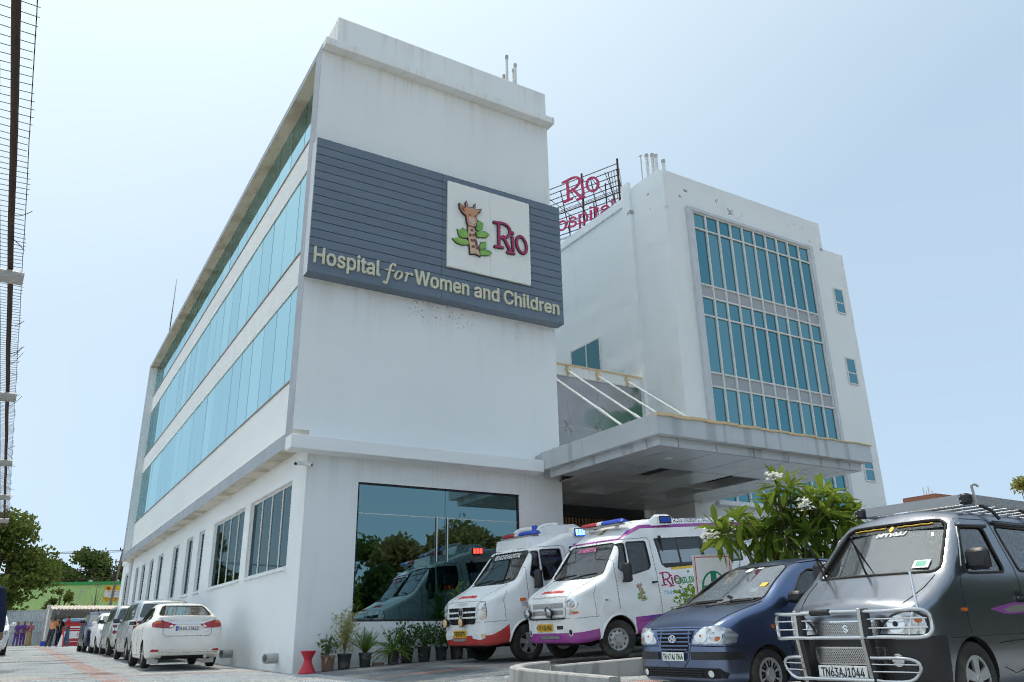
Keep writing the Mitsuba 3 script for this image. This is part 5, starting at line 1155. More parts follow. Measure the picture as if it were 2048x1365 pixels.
for sg in (1, -1):
    P = lambda q: Polygon([(-sg * a, b) for a, b in q]).buffer(-.012).buffer(.012)
    tk = c.decal('tail_light', P([(.775, .94), (.765, 1.0), (.70, 1.035), (.585, 1.05), (.45, 1.01), (.27, .962), (.32, .91), (.38, .875), (.60, .882), (.765, .90)]), 'B', 'lamp_red', .014, h=.03)
    c.decal('lens', P([(.42, .91), (.37, .945), (.31, .942), (.35, .90), (.40, .89)]), 'B', 'lamp_clear', .018, h=.03, parent=tk); c.decal('lens', P([(.76, .985), (.70, 1.02), (.60, 1.035), (.60, .985)]), 'B', 'lamp_orange', .017, h=.03, parent=tk)
    c.line([(-sg * .545, 1.05), (-sg * .56, .88)], 'B', .004, 'black_matt', 'seam', .016, parent=tk)
    c.decal('reflector', P([(.76, .385), (.72, .42), (.60, .41), (.565, .385), (.6, .37), (.74, .365)]), 'B', 'lamp_red', .012, h=.03)
c.line([(.535, .875), (.54, .76), (.48, .70), (-.48, .70), (-.54, .76), (-.535, .875)], 'B', .005); c.line([(-.6, 1.09), (-.57, 1.05)], 'B', .004); c.line([(.6, 1.09), (.57, 1.05)], 'B', .004)
c.line([(-.72, .50), (-.4, .475), (.4, .475), (.72, .50)], 'B', .007, 'pearl_paint', 'crease'); c.line([(-.75, .66), (.75, .66)], 'B', .004, 'pearl_paint', 'crease'); c.line([(-.74, .345), (.74, .345)], 'B', .003, 'rubber')
c.decal('chrome_bar', rrect(-.36, .36, .968, .992, .008), 'B', 'chrome', .018, h=.04)
o = rrect(-.052, .052, 1.02, 1.088, .018); o = o.difference(rrect(-.043, .043, 1.027, 1.081, .014)).union(ops.unary_union([stroke([(-.022, 1.035), (-.028, 1.075)], .012), stroke([(.022, 1.035), (.028, 1.075)], .012), stroke([(-.024, 1.056), (.024, 1.056)], .011)]))
part(k, 'emblem', c.drape(move(extr(o, .008), (0, 0, .004)), 'B'), 'chrome', False, M)
c.lettering('HONDA', -.46, -.30, 1.04, .022, 'B', 'rim_silver', True); c.lettering('CITY', .32, .44, 1.035, .022, 'B', 'rim_silver', True); c.lettering('i-VTEC', .34, .46, .78, .018, 'B', 'rim_silver', True)
pk = c.plate('TN 64 J 8412', (-2.225, -.0, .865), (0, -1, 0), .53, .115); part(pk, 'band', orient(cbox(-.265, -.225, -.055, .055, .0082, .01, .0005), (-2.225, 0, .865), (0, -1, 0), (0, 0, 1)), 'lamp_blue', False, M)
c.wheels([(1.3, .735), (-1.3, .735)], .30, .185, .195, 'alloy')
c.mirror(.52, .84, .98, .13, .2, 'pearl_paint'); c.seat(-.2, .38, .55, 'seat_beige'); c.seat(-.2, -.38, .55, 'seat_beige'); c.solid('rear_seat', cbox(-1.35, -1.15, -.62, .62, .5, 1.08, .07), 'seat_beige'); c.solid('parcel_shelf', cbox(-1.75, -1.3, -.6, .6, 1.02, 1.05, .01), 'seat_beige'); c.solid('dashboard', cbox(.4, .9, -.65, .65, .7, .98, .05), 'dashboard')
c.solid('aerial', hull([(-.85, -.012, 1.455), (-.85, .012, 1.455), (-.70, 0, 1.475), (-.86, 0, 1.535), (-.89, 0, 1.525), (-.9, 0, 1.455)]), 'pearl_paint'); c.solid('exhaust', rod((-2.2, -.45, .25), (-1.7, -.45, .27), .04, 12), 'steel')
for y in (.62, -.62): c.solid('mud_flap', cbox(-1.70, -1.68, y - .12, y + .12, .1, .3, .005), 'pearl_paint')
c.solid('underbody', cbox(-2.0, 1.9, -.6, .6, .2, .26, .02), 'black_matt')


def small_car(label, paint, x, yf, facing, L, W, H, wb, hood, base, roof0, tail, red_rear=None, lamps='oval', name='parked_car', group='cars parked along the left wall', rw=.3):
    """A car of the row, front axle at the frame's origin; base, roof0: where the windscreen starts and the roof begins; tail: slope of the back."""
    k = thing(name, label, 'car', group); M = place(x, yf, float(gz(x, yf)) + .02, math.radians(90 if facing > 0 else -90))
    fo = .75; ro = L - wb - fo; xr = -(wb + ro)
    c = Car(k, M, [(fo, .55), (fo - .02, .66), (fo - .1, hood - .13), (fo - .3, hood - .05), (base, hood + .06), (roof0, H - .10), (roof0 - .3, H - .025), (roof0 - 1.0, H), (xr + .7, H - .03), (xr + tail + .12, H - .09), (xr + .09, hood + .04), (xr + .03, hood - .15), (xr, .6)],
            [(fo, .42), (fo - .08, .24), (fo - .3, .2), (xr + .3, .22), (xr + .05, .3), (xr, .48)],
            [(fo, W / 2 - .28), (fo - .08, W / 2 - .16), (fo - .3, W / 2 - .06), (0, W / 2 - .01), (-wb / 2, W / 2), (-wb, W / 2 - .01), (xr + .15, W / 2 - .07), (xr + .03, W / 2 - .15), (xr, W / 2 - .26)],
            [(.2, .05), (.4, .01), (.7, 0), (hood, .03), (hood + .12, .08), (H - .15, .17), (H, .24)], r=.09, crown=.03, paint=paint, n=44)
    c.wheel_arch(0, rw, rw + .04, W / 2 - .3); c.wheel_arch(-wb, rw, rw + .04, W / 2 - .3)
    c.build()
    b = hood + .09; t = H - .13; h2 = W / 2
    c.decal('windscreen', Polygon([(-h2 + .13, b), (h2 - .13, b), (h2 - .24, t), (-h2 + .24, t)]).buffer(-.04).buffer(.04), 'F', 'car_glass', .004, h=.08); c.decal('rear_window', Polygon([(-h2 + .17, b + .05), (h2 - .17, b + .05), (h2 - .27, t - .02), (-h2 + .27, t - .02)]).buffer(-.05).buffer(.05), 'B', 'car_glass', .004, h=.08)
    xm = -wb * .48
    for fr in 'LR':
        c.decal('side_window', Polygon([(base - .38, b), (xm + .04, b), (xm + .04, t), (roof0 - .12, t)]).buffer(-.025).buffer(.025), fr, 'car_glass', .004, h=.08); c.decal('side_window', Polygon([(xm - .04, b), (xr + .75, b + .02), (xr + .78, t), (xm - .04, t)]).buffer(-.025).buffer(.025), fr, 'car_glass', .004, h=.08)
        c.decal('side_window', Polygon([(xr + .67, b + .03), (xr + .3, b + .06), (xr + tail + .32, t - .02), (xr + .70, t)]).buffer(-.03).buffer(.03), fr, 'car_glass', .004, h=.08)
        c.line([(base - .3, b - .04), (-.4, .3), (xm, .3), (xm, b)], fr); c.line([(xm, .3), (-wb + .4, .34), (-wb + .3, .7), (xr + .72, b)], fr); c.decal('door_handle', rrect(xm + .08, xm + .24, hood - .12, hood - .085, .01), fr, paint, .03, h=.03); c.decal('door_handle', rrect(xr + .82, xr + .98, hood - .10, hood - .065, .01), fr, paint, .03, h=.03)
    for sg in (1, -1):
        hk = c.decal('headlight', Polygon([(sg * (h2 - .46), hood - .25), (sg * (h2 - .10), hood - .24), (sg * (h2 - .09), hood - .10), (sg * (h2 - .30), hood - .12)]).buffer(-.02).buffer(.02), 'F', 'headlamp', .014, h=.04); c.decal('reflector', Point(sg * (h2 - .27), hood - .185).buffer(.05), 'F', 'lamp_clear', .02, h=.03, parent=hk)
        c.decal('fog_lamp', Point(sg * (h2 - .3), .42).buffer(.05), 'F', 'lamp_clear', .01, h=.03)
        if lamps == 'round':
            tk = c.decal('tail_light', rrect(*sorted((sg * (h2 - .24), sg * (h2 - .08))), hood - .36, hood + .02, .04), 'B', 'lamp_clear', .012, h=.04)
            for dz in (-.07, -.27): c.decal('lens', Point(sg * (h2 - .155), hood + dz).buffer(.065), 'B', 'lamp_red_dark', .02, h=.03, parent=tk)
            c.decal('tail_light', rrect(xr + .02, xr + .12, hood - .36, hood + .02, .03), 'LR'[sg < 0], 'lamp_clear', .006, h=.04)
        else:
            c.decal('tail_light', Polygon([(sg * (h2 - .34), hood - .05), (sg * (h2 - .08), hood + .10), (sg * (h2 - .09), hood - .16), (sg * (h2 - .3), hood - .18)]).buffer(-.02).buffer(.02), 'B', 'lamp_red', .014, h=.04); c.decal('tail_light', Polygon([(xr + .03, hood + .06), (xr + .30, hood), (xr + .20, hood - .15), (xr + .02, hood - .16)]), 'LR'[sg < 0], 'lamp_red', .012, h=.04)
    c.decal('grille', rrect(-h2 + .42, h2 - .42, hood - .26, hood - .14, .03), 'F', 'black_matt', .006); c.decal('intake', rrect(-h2 + .35, h2 - .35, .34, .48, .03), 'F', 'black_plastic', .006)
    c.decal('bumper_strip', rrect(-h2 + .2, h2 - .2, .42, .52, .02), 'B', 'black_plastic', .012)
    c.decal('number_plate', rrect(-.24, .24, .55, .66, .01), 'B', 'plate_white', .012); c.decal('number_plate', rrect(-.24, .24, .36, .46, .01), 'F', 'plate_white', .012)
    for a, q in ((-.5, 'F'), (.05, 'F')): c.line([(a, b - .01), (a + .45, b + .06)], q, .009, 'black_matt', 'wiper', .012)
    c.mirror(base - .30, h2 - .02, b - .03, .14, .19, 'black_plastic' if paint in ('silver_paint', 'green_silver_paint', 'navy_paint') else paint)
    c.wheels([(0, h2 - .11), (-wb, h2 - .11)], rw, .18, rw * .62, 'cover'); c.solid('underbody', cbox(xr + .3, fo - .3, -h2 + .25, h2 - .25, .2, .26, .02), 'black_matt')
    return k, c


scene['car_glass'] = {'type': 'twosided', 'bsdf': {'type': 'principled', 'base_color': {'type': 'rgb', 'value': [.05, .065, .07]}, 'roughness': .03, 'specular': .9, 'clearcoat': 1.0}}
mat('lamp_red_dark', (.16, .006, .012), .1, clearcoat=1.0)
small_car('silver people carrier parked ahead of the white saloon', 'silver_paint', -1.3, 12.25, 1, 4.4, 1.735, 1.69, 2.74, 1.02, .05, -.75, .18)
small_car('pale green silver hatchback with round stacked tail lamps', 'green_silver_paint', -1.35, 17.35, 1, 3.6, 1.6, 1.66, 2.4, 1.02, .10, -.55, .10, lamps='round', rw=.28)
small_car('small white hatchback facing the camera in the parked row', 'white_paint', -1.33, 19.2, -1, 3.8, 1.7, 1.52, 2.43, .97, .02, -.75, .3)
kk, cc_ = small_car('dark blue compact sport utility car facing the camera at the head of the row', 'navy_paint', -1.48, 22.4, -1, 4.0, 1.81, 1.62, 2.5, 1.08, .05, -.72, .25, rw=.34)
for q in (.3, -.3): cc_.solid('raised_wiper', tube([(.02, q, 1.16), (.12, q - .12, 1.5), (.05, q - .2, 1.72)], .012, 6), 'black_matt')
small_car('white hatchback at the left edge of the picture facing the camera', 'white_paint', -5.93, 19.9, -1, 3.8, 1.7, 1.52, 2.43, .97, .02, -.75, .3, group=None)

# ---------------------------------------------------------------- people
mat('skin', (.20, .105, .065), .5); mat('hair', (.012, .010, .009), .5)


def chain(pts):
    """Hulls of spheres along (point, radius) pairs."""
    out = None
    for (a, ra), (b, rb) in zip(pts[:-1], pts[1:]):
        h = Manifold.batch_hull([Manifold.sphere(ra, 14).translate(list(map(float, a))), Manifold.sphere(rb, 14).translate(list(map(float, b)))])
        out = h if out is None else out + h
    return out


def soft(m, L=.035, it=6):
    t = totri(m.refine_to_length(L)); t.merge_vertices(); trimesh.smoothing.filter_taubin(t, iterations=it); return t


def hand(w, e, side, r=.9):
    w, e = np.array(w, float), np.array(e, float); d = (w - e) / np.linalg.norm(w - e); s = np.cross(d, [0, 1, 0]); s /= np.linalg.norm(s) + 1e-9
    p = w + d * .09; m = chain([((w), .028), (w + d * .05 + s * .015, .030), (p + s * .012, .027)]) + chain([(w, .026), (w + d * .05 - s * .015, .028), (p - s * .018, .025)])
    for i, l in enumerate((.062, .074, .07, .052)):
        a = p + s * (.030 - .02 * i); q = a + d * l * .55 + np.array([0, -side * .012, 0]); m += chain([(a, .0105), (q, .0098), (q + d * l * .42 + np.array([0, -side * .02, 0]), .008)])
    a = w + d * .03 + s * .03; m += chain([(a, .014), (a + s * .028 + d * .03, .012), (a + s * .035 + d * .055, .010)])
    return m


def person(label, x, y, yaw, H, top, bottom, lean=0.0, arms=None, legs=None, skirt=False, hair_long=False, sleeve=.45, z=None, extra=None, group=None):
    k = thing('person', label, 'person', group); s = H / 1.70
    M = place(x, y, float(gz(x, y)) if z is None else z, yaw) @ np.diag([s, s, s, 1])
    hip = np.array([0, 0, .90]); up = np.array([math.sin(lean), 0, math.cos(lean)]); ch = hip + up * .42; nk = hip + up * .56; hd = nk + up * .14 + np.array([.02, 0, 0])
    arms = arms or [((.02, .06), (.08, .03)), ((.02, .06), (.08, .03))]; legs = legs or [(.0, .02), (.0, -.02)]
    sk, tp, bt = None, None, None
    add = lambda a, b: b if a is None else a + b
    sk = add(sk, chain([(nk - up * .05, .058), (hd - up * .05, .055)])); hm = Manifold.sphere(1, 28).scale([.092, .076, .115]).translate(list(hd + up * .02)); jaw = Manifold.sphere(.055, 20).translate(list(hd + np.array([.035, 0, -.055]))); nose = chain([(hd + [.088, 0, .02], .008), (hd + [.106, 0, -.015], .014)]); ears = Manifold.sphere(.022, 12).translate(list(hd + [0, .076, 0])) + Manifold.sphere(.022, 12).translate(list(hd + [0, -.076, 0]))
    sk = sk + hm + jaw + nose + ears
    tp = add(tp, Manifold.batch_hull([Manifold.sphere(1, 20).scale([.105, .16, .06]).translate(list(hip + up * .02)), Manifold.sphere(1, 20).scale([.10, .135, .08]).translate(list(hip + up * .2)), Manifold.sphere(1, 20).scale([.115, .165, .10]).translate(list(ch))]) + Manifold.batch_hull([Manifold.sphere(1, 20).scale([.11, .165, .09]).translate(list(ch)), Manifold.sphere(.062, 14).translate(list(ch + up * .10 + [0, .155, 0])), Manifold.sphere(.062, 14).translate(list(ch + up * .10 + [0, -.155, 0])), Manifold.sphere(.058, 14).translate(list(nk - up * .03))]))
    for sd, (el, wr) in zip((1, -1), arms):
        sh = ch + up * .09 + np.array([0, sd * .175, 0]); E_ = sh + np.array([el[0], sd * el[1], -math.sqrt(max(.28 ** 2 - el[0] ** 2 - el[1] ** 2, .0001)) * (1 if len(el) < 3 else el[2])]); L2 = .25
        W_ = E_ + np.array([wr[0], sd * wr[1], -math.sqrt(max(L2 ** 2 - wr[0] ** 2 - wr[1] ** 2, .0001)) * (1 if len(wr) < 3 else wr[2])])
        sk = sk + chain([(sh, .05), (E_, .040), (W_, .028)]) + hand(W_, E_, sd)
        mid = sh + (E_ - sh) * min(1, sleeve * 1.6); tp = tp + chain([(sh, .068), (mid, .056)] + ([(E_ + (W_ - E_) * .9, .042)] if sleeve > .8 else []))
    feet = []
    for sd, (fx, sp) in zip((1, -1), legs):
        h = hip + np.array([0, sd * .085, -.02]); kn = np.array([fx * .55 + .03, sd * (.09 + sp * .5), .48]); an = np.array([fx, sd * (.09 + sp), .085])
        sk = sk + chain([(h, .08), (kn, .052), (an, .036)]) + chain([(an - [.02, 0, .045], .04), (an + [.10, sd * .01, -.05], .036), (an + [.17, sd * .015, -.058], .026)])
        if not skirt: bt = add(bt, chain([(h + [0, 0, .05], .105), (kn, .076), (an + [0, 0, .02], .060)]))
    if skirt: bt = Manifold.batch_hull([Manifold.sphere(1, 20).scale([.13, .17, .05]).translate([0, 0, .92]), Manifold.sphere(1, 20).scale([.16, .19, .04]).translate([0, 0, .5])]) + Manifold.batch_hull([Manifold.sphere(1, 20).scale([.16, .19, .04]).translate([0, 0, .5]), Manifold.sphere(1, 20).scale([.20, .22, .03]).translate([.02, 0, .07])])
    else: bt = bt + Manifold.sphere(1, 20).scale([.115, .165, .12]).translate(list(hip))
    part(k, 'body', soft(sk, .025, 4), 'skin', 60, M); part(k, 'shirt', soft(tp), top, 60, M); part(k, 'skirt' if skirt else 'trousers', soft(bt), bottom, 60, M)
    hr = Manifold.sphere(1, 24).scale([.098, .084, .112]).translate(list(hd + up * .035 - np.array([.014, 0, 0]))) - Manifold.sphere(1, 20).scale([.09, .075, .12]).translate(list(hd + np.array([.06, 0, -.045])))
    if hair_long: hr = hr + chain([(hd + [-.085, 0, .0], .045), (hd + [-.12, 0, -.15], .04), (hd + [-.13, 0, -.42], .022)])
    part(k, 'hair', soft(hr, .03, 3), 'hair', 60, M)
    for sd in (1, -1):
        part(k, 'eye', cat([ball(hd + [.078, sd * .03, .025], .009, 1)]), 'hair', True, M)
    part(k, 'mouth', ball(hd + [.083, 0, -.055], .014, 1, (.4, 1, .35)), 'ink_red', True, M)
    for nm, m, mt in (extra or []): part(k, nm, m, mt, 40, M)
    return k, M


for nm, cc in (('cloth_purple', (.13, .06, .25)), ('cloth_pink', (.36, .13, .17)), ('cloth_gold', (.33, .24, .12)), ('cloth_orange', (.70, .32, .16)), ('cloth_black', (.02, .02, .022)), ('cloth_grey', (.05, .052, .06)), ('cloth_red', (.38, .02, .03)), ('cloth_jeans', (.06, .12, .20)), ('cloth_navy', (.015, .022, .05))):
    mat(nm, proc(lambda p, n, uv, cc=cc: mi.Color3f(cc) * (.8 + .4 * fbm(p.x * 9, p.y * 9, p.z * 9))), .85, spec=.2)
G3 = 'women by the sheet metal gate'
person('woman in purple tunic and trousers, left of the three by the gate', -4.50, 50.3, math.radians(-70), 1.56, 'cloth_purple', 'cloth_purple', legs=[(.05, .02), (-.06, .02)], hair_long=True, arms=[((.12, .1), (.12, -.02)), ((.1, .03), (.15, -.05))], group=G3)
person('woman in purple tunic and trousers, middle of the three by the gate', -4.12, 50.4, math.radians(-100), 1.6, 'cloth_purple', 'cloth_purple', hair_long=True, arms=[((.1, .05), (.18, -.1)), ((.1, .05), (.18, -.1))], group=G3)
shawl = hull([(-.12, -.2, 1.35), (-.1, -.24, .95), (.1, -.22, .98), (.12, -.05, 1.36), (-.02, -.2, 1.44), (.05, -.12, 1.42)])
person('woman in pink blouse, gold skirt and dark shawl by the gate', -3.74, 50.1, math.radians(-95), 1.58, 'cloth_pink', 'cloth_gold', skirt=True, hair_long=True, extra=[('shawl', shawl, 'cloth_black')], arms=[((.12, .05), (.2, -.1)), ((.02, .06), (.08, .03))], group=G3)
person('man in orange shirt leaning towards the kiosk, back to the camera', -2.80, 40.4, math.radians(62), 1.72, 'cloth_orange', 'cloth_grey', lean=.26, legs=[(-.22, .05), (-.30, .03)], arms=[((.12, .06), (.12, -.05, -.4)), ((.16, .02), (.2, 0, -.6))], sleeve=.55)
person('man in red shirt and blue jeans beside the red kiosk', -1.98, 40.0, math.radians(165), 1.76, 'cloth_red', 'cloth_jeans', lean=.05, legs=[(-.18, .03), (.1, .03)], arms=[((-.05, .05), (.15, .0)), ((.05, .05), (.2, .0))])
person('person in dark clothes under the black umbrella', -2.40, 40.9, math.radians(-60), 1.66, 'cloth_black', 'cloth_navy', arms=[((.1, .04), (.14, 0, -.8)), ((.03, .05), (.1, .0))])
person('person in navy jacket at the left edge of the picture', -5.57, -5.0, math.radians(80), 1.62, 'cloth_navy', 'cloth_black', sleeve=1.0, arms=[((.1, .08), (.16, .0)), ((.02, .06), (.05, .02))])
# umbrella
UM = thing('umbrella', 'open black umbrella over the people at the kiosk', 'umbrella')
th = np.arange(16) * 2 * np.pi / 16; P = []
for i, (r, z) in enumerate(((0.02, .30), (.2, .275), (.38, .215), (.52, .13), (.62, .03))):
    rr = r * (1 - (.07 if i > 1 else 0) * (np.arange(16) % 2)); P.append(np.stack([rr * np.cos(th), rr * np.sin(th), np.full(16, z)], 1))
kk_ = np.arange(16); F = []
for i in range(4): F += [np.stack([i * 16 + kk_, i * 16 + (kk_ + 1) % 16, (i + 1) * 16 + (kk_ + 1) % 16], 1), np.stack([i * 16 + kk_, (i + 1) * 16 + (kk_ + 1) % 16, (i + 1) * 16 + kk_], 1)]
UMM = place(-2.42, 40.6, 2.08, 0)
part(UM, 'canopy', tri(np.vstack(P), np.vstack(F)), 'cloth_black', 30, UMM); part(UM, 'shaft', rod((0, 0, -.75), (0, 0, .36), .012), 'grey_metal', 40, UMM)
for a in range(8): part(UM, 'rib', tube([(.02, 0, .29), (.2, 0, .265), (.38, 0, .205), (.52, 0, .12), (.62, 0, .025)], .006, 5), 'steel', 40, UMM @ place(0, 0, 0, a * math.pi / 4))

# ---------------------------------------------------------------- foliage
def leaf_mat(name, a, b, tr=.7, rough=.55):
    scene[name] = {'type': 'principledthin', 'roughness': rough, 'diff_trans': tr, 'spec_trans': 0.0, 'base_color': proc(lambda p, n, uv: mix(a, b, dr.clip(.65 * cell_rand(dr.floor(p.x * 2.3), dr.floor(p.y * 2.3), dr.floor(p.z * 2.3)) + .6 * noise(p.x * .6, p.y * .6, p.z * .6) - .15, 0, 1)))}
    return name


leaf_mat('leaf_tree', (.06, .10, .025), (.20, .23, .06)); leaf_mat('leaf_far', (.07, .11, .035), (.17, .21, .07)); leaf_mat('leaf_brown', (.24, .19, .08), (.33, .29, .11)); leaf_mat('leaf_dark', (.05, .085, .03), (.09, .13, .045)); leaf_mat('leaf_hedge', (.03, .055, .018), (.06, .09, .03))
leaf_mat('leaf_frangipani', (.075, .135, .022), (.29, .37, .06), .95, .33); leaf_mat('leaf_fern', (.08, .19, .025), (.20, .30, .05), .7); leaf_mat('leaf_pot', (.03, .075, .025), (.08, .14, .045)); leaf_mat('leaf_yellow', (.22, .25, .06), (.36, .33, .11)); leaf_mat('leaf_dry', (.32, .26, .16), (.45, .40, .28))
mat('bark', proc(lambda p, n, uv: mix((.10, .075, .055), (.20, .17, .14), fbm(p.x * 9, p.y * 9, p.z * 3))), .9); mat('bark_grey', (.22, .20, .17), .9); scene['petal'] = {'type': 'principledthin', 'base_color': {'type': 'rgb', 'value': [.86, .85, .80]}, 'roughness': .6, 'diff_trans': .8}


def leaves(c, L, W, rs, up=.3, tri_n=2):
    """Many small pointed leaves at the points c."""
    n = len(c); d = rs.normal(size=(n, 3)) + [0, 0, up]; d /= np.linalg.norm(d, axis=1, keepdims=True); s = np.cross(d, rs.normal(size=(n, 3))); s /= np.linalg.norm(s, axis=1, keepdims=True) + 1e-9; nn = np.cross(d, s)
    l = L * rs.uniform(.6, 1.3, (n, 1)); w = W * rs.uniform(.7, 1.3, (n, 1))
    V = np.stack([c, c + d * l * .45 + s * w, c + d * l + nn * l * .12, c + d * l * .45 - s * w], 1).reshape(-1, 3); o = np.arange(n)[:, None] * 4
    return tri(V, np.vstack([o + [0, 1, 2], o + [0, 2, 3]]))


def tree(name, label, x, y, h, r, seed, lm, n=7000, L=.32, W=.085, base=.25, blobs=26, squash=.8, group=None, trunk_r=.18, shape=None, dens=.5):
    rs = np.random.default_rng(seed); k = thing(name, label, 'tree', group); z0 = float(gz(x, y)) - .1
    B = []
    for i in range(blobs):
        t = rs.uniform(0, 1); a = rs.uniform(0, 2 * np.pi); f = shape(t) if shape else math.sin(math.pi * (.12 + .83 * t)) ** .7
        q = r * f * math.sqrt(rs.uniform(.05, 1)); B.append((x + q * math.cos(a), y + q * math.sin(a), z0 + h * (base + (1 - base) * t * .96), r * rs.uniform(.20, .40)))
    tr = [tube(smoothpath([(x, y, z0), (x + .1 * r * rs.normal(), y + .1 * r * rs.normal(), z0 + h * .3), (x + .1 * r * rs.normal(), y, z0 + h * .62), (x, y, z0 + h * .9)], 4), np.linspace(trunk_r, trunk_r * .2, 13), 9)]
    part(k, 'trunk', tr[0], 'bark', 60)
    for b in B[::2]:
        zb = z0 + max(h * .22, (b[2] - z0) * .55); p0 = np.array([x, y, zb]); p1 = np.array(b[:3]); mid = (p0 + p1) / 2 + [0, 0, .1 * r]
        part(k, 'limb', tube(smoothpath([p0, mid, p1], 3), np.linspace(trunk_r * .4, trunk_r * .08, 7), 6), 'bark', 60)
    C = []
    for bx_, by_, bz_, br in B:
        m = int(n * br ** 2 / sum(b[3] ** 2 for b in B)); v = rs.normal(size=(m, 3)); v /= np.linalg.norm(v, axis=1, keepdims=True); rad = rs.uniform(0, 1, (m, 1)) ** dens
        lump = 1 + .35 * (meshkit.noise(v * 2.2 + seed)[:, None] - .5) * 2
        C.append(np.array([bx_, by_, bz_]) + v * rad * lump * br * [1, 1, squash])
    part(k, 'crown', leaves(np.vstack(C), L, W, rs), lm, kind='stuff'); return k


tree('roadside_tree', 'large dense green tree rising above the sheet metal gate at the left edge', -6.6, 57, 9.2, 4.6, 3, 'leaf_tree', 15000, .42, .12, .06, 44, trunk_r=.3)
for i, (x, y, h, r) in enumerate(((-2.0, 84, 8.0, 3.4), (.9, 82, 9.4, 3.4), (3.7, 83, 9.6, 3.4), (6.0, 81, 8.0, 3.0), (-5.0, 86, 7.0, 3.4), (-.8, 86, 8.8, 3.0))):
    tree('background_tree', ['rounded green tree behind the pale green building, left of its middle', 'tall green tree behind the middle of the pale green building', 'tall green tree behind the leaning utility pole', 'green tree next to the far end of the hospital, behind the utility pole', 'low green tree behind the large roadside tree', 'rounded green tree in the second row behind the pale green building'][i], x, y, h, r, 20 + i, 'leaf_far', 8000, .42, .13, .12, 34, group='trees behind the pale green building')
tree('sapling', 'thin bare twiggy tree beside the utility pole', 1.1, 63, 6.0, .9, 31, 'leaf_brown', 90, .2, .03, .45, 16, trunk_r=.06)
tree('bush', 'leafy bush hanging over the shed roof beside the gate', -2.0, 53.5, 4.1, .95, 33, 'leaf_tree', 1100, .3, .09, .45, 10)
# trees that stand across the yard: seen mirrored in the big window and the left windows
for i, (x, y, h, r, lm, n) in enumerate(((7.4, -20.5, 8.6, 1.25, 'leaf_dark', 5000), (12.6, -23.0, 5.6, 2.6, 'leaf_brown', 6000), (17.0, -23.5, 7.2, 2.9, 'leaf_brown', 6500), (21.5, -22.0, 5.0, 2.6, 'leaf_tree', 5000), (9.6, -19.2, 3.8, 1.7, 'leaf_dark', 4000), (27, -20, 7, 3.4, 'leaf_tree', 5000), (12, -30, 6.5, 3.5, 'leaf_tree', 4000), (33, -19, 7, 3.4, 'leaf_tree', 4000), (7.5, -28, 5.5, 3, 'leaf_tree', 4000))):
    tree('yard_tree', ['tall narrow dark tree mirrored at the left of the big window', 'brownish rounded tree mirrored in the big window', 'taller brownish tree mirrored in the big window', 'green tree mirrored at the right of the big window', 'low dark tree mirrored low in the big window', 'green tree far right across the yard', 'broad green tree behind the yard trees', 'outermost green tree on the right across the yard', 'broad tree across the yard, behind the tall dark one'][i], x, y, h, r, 40 + i, lm, n, .34, .11, .08 if i in (0, 4) else .18, 26, group='trees mirrored in the big window', shape=(lambda t: .75 - .35 * t) if i == 0 else None)
for i, (x, y, h, r) in enumerate(((-10.5, 19, 7.5, 2.6), (-11.5, 25, 8.5, 3.0), (-10, 13.0, 4.4, 1.6))):
    tree('drive_tree', ['green tree mirrored in the second window of the left wall', 'tall green tree mirrored in the narrow left windows', 'small tree mirrored in the first window of the left wall'][i], x, y, h, r, 60 + i, 'leaf_dark', 3500, .32, .10, .1, 22, group='trees mirrored in the left windows')

_r = np.random.default_rng(90); hx = _r.uniform(4, 42, 12000)
one('hedge', 'long clipped green hedge along the far side of the car park', 'hedge', leaves(np.stack([hx, -18.9 + _r.normal(0, .35, 12000), _r.uniform(-.1, 1, 12000) * (2.1 + .5 * np.sin(hx * .9) + .3 * np.sin(hx * 2.3))], 1), .30, .11, _r), 'leaf_hedge')  # added out of view so the van sides mirror dark leaves
# frangipani
FG = thing('frangipani', 'flowering frangipani with broad green leaves behind the parked hatchback', 'plant')
rs = np.random.default_rng(5)


def leaf_blade(L, W, droop, fold, n=7):
    t = np.linspace(0, 1, n); w = W * np.sin(np.pi * np.clip(t * .93 + .03, 0, 1) ** 1.35) ** .8; w[0] = W * .06; w[-1] = W * .05
    zc = -droop * t ** 2 * L; V = []
    for i in range(n): V += [(t[i] * L, -w[i], zc[i] + fold * w[i]), (t[i] * L, 0, zc[i]), (t[i] * L, w[i], zc[i] + fold * w[i])]
    F = []
    for i in range(n - 1):
        a = 3 * i
        for o in (0, 1): F += [(a + o, a + 3 + o, a + 4 + o), (a + o, a + 4 + o, a + 1 + o)]
    return tri(V, F)


BL = [mikit.ply(leaf_blade(.34, .045, d, f), 'leaf_frangipani', True) for d, f in ((.10, .35), (.3, .25), (.5, .3), (.2, .15))]
tips = [(3.45, -9.2, 2.0), (3.55, -9.0, 2.1), (3.64, -9.35, 2.2), (3.72, -8.95, 2.02), (3.85, -9.2, 2.1), (4.0, -9.7, 2.45), (3.95, -9.85, 2.64), (4.18, -9.9, 2.58), (4.3, -9.6, 2.4), (4.15, -9.3, 2.22), (4.42, -10.0, 2.46), (4.62, -10.1, 2.52), (4.82, -10.2, 2.36), (4.6, -9.7, 2.2), (4.75, -9.9, 2.02), (5.0, -10.2, 2.12), (5.12, -10.2, 2.24), (4.3, -9.5, 1.98), (4.5, -10.2, 2.2), (3.9, -9.45, 1.96), (4.95, -10.3, 1.95), (4.1, -9.9, 2.1), (4.4, -9.2, 1.86),
        (4.2, -10.1, 1.9), (4.7, -10.3, 1.85), (5.1, -10.0, 1.8), (3.95, -9.6, 2.05), (4.55, -9.9, 1.75), (4.85, -9.9, 2.5), (4.2, -9.7, 2.25), (4.5, -9.8, 2.3), (4.75, -10.05, 2.2), (4.05, -9.3, 2.0)]
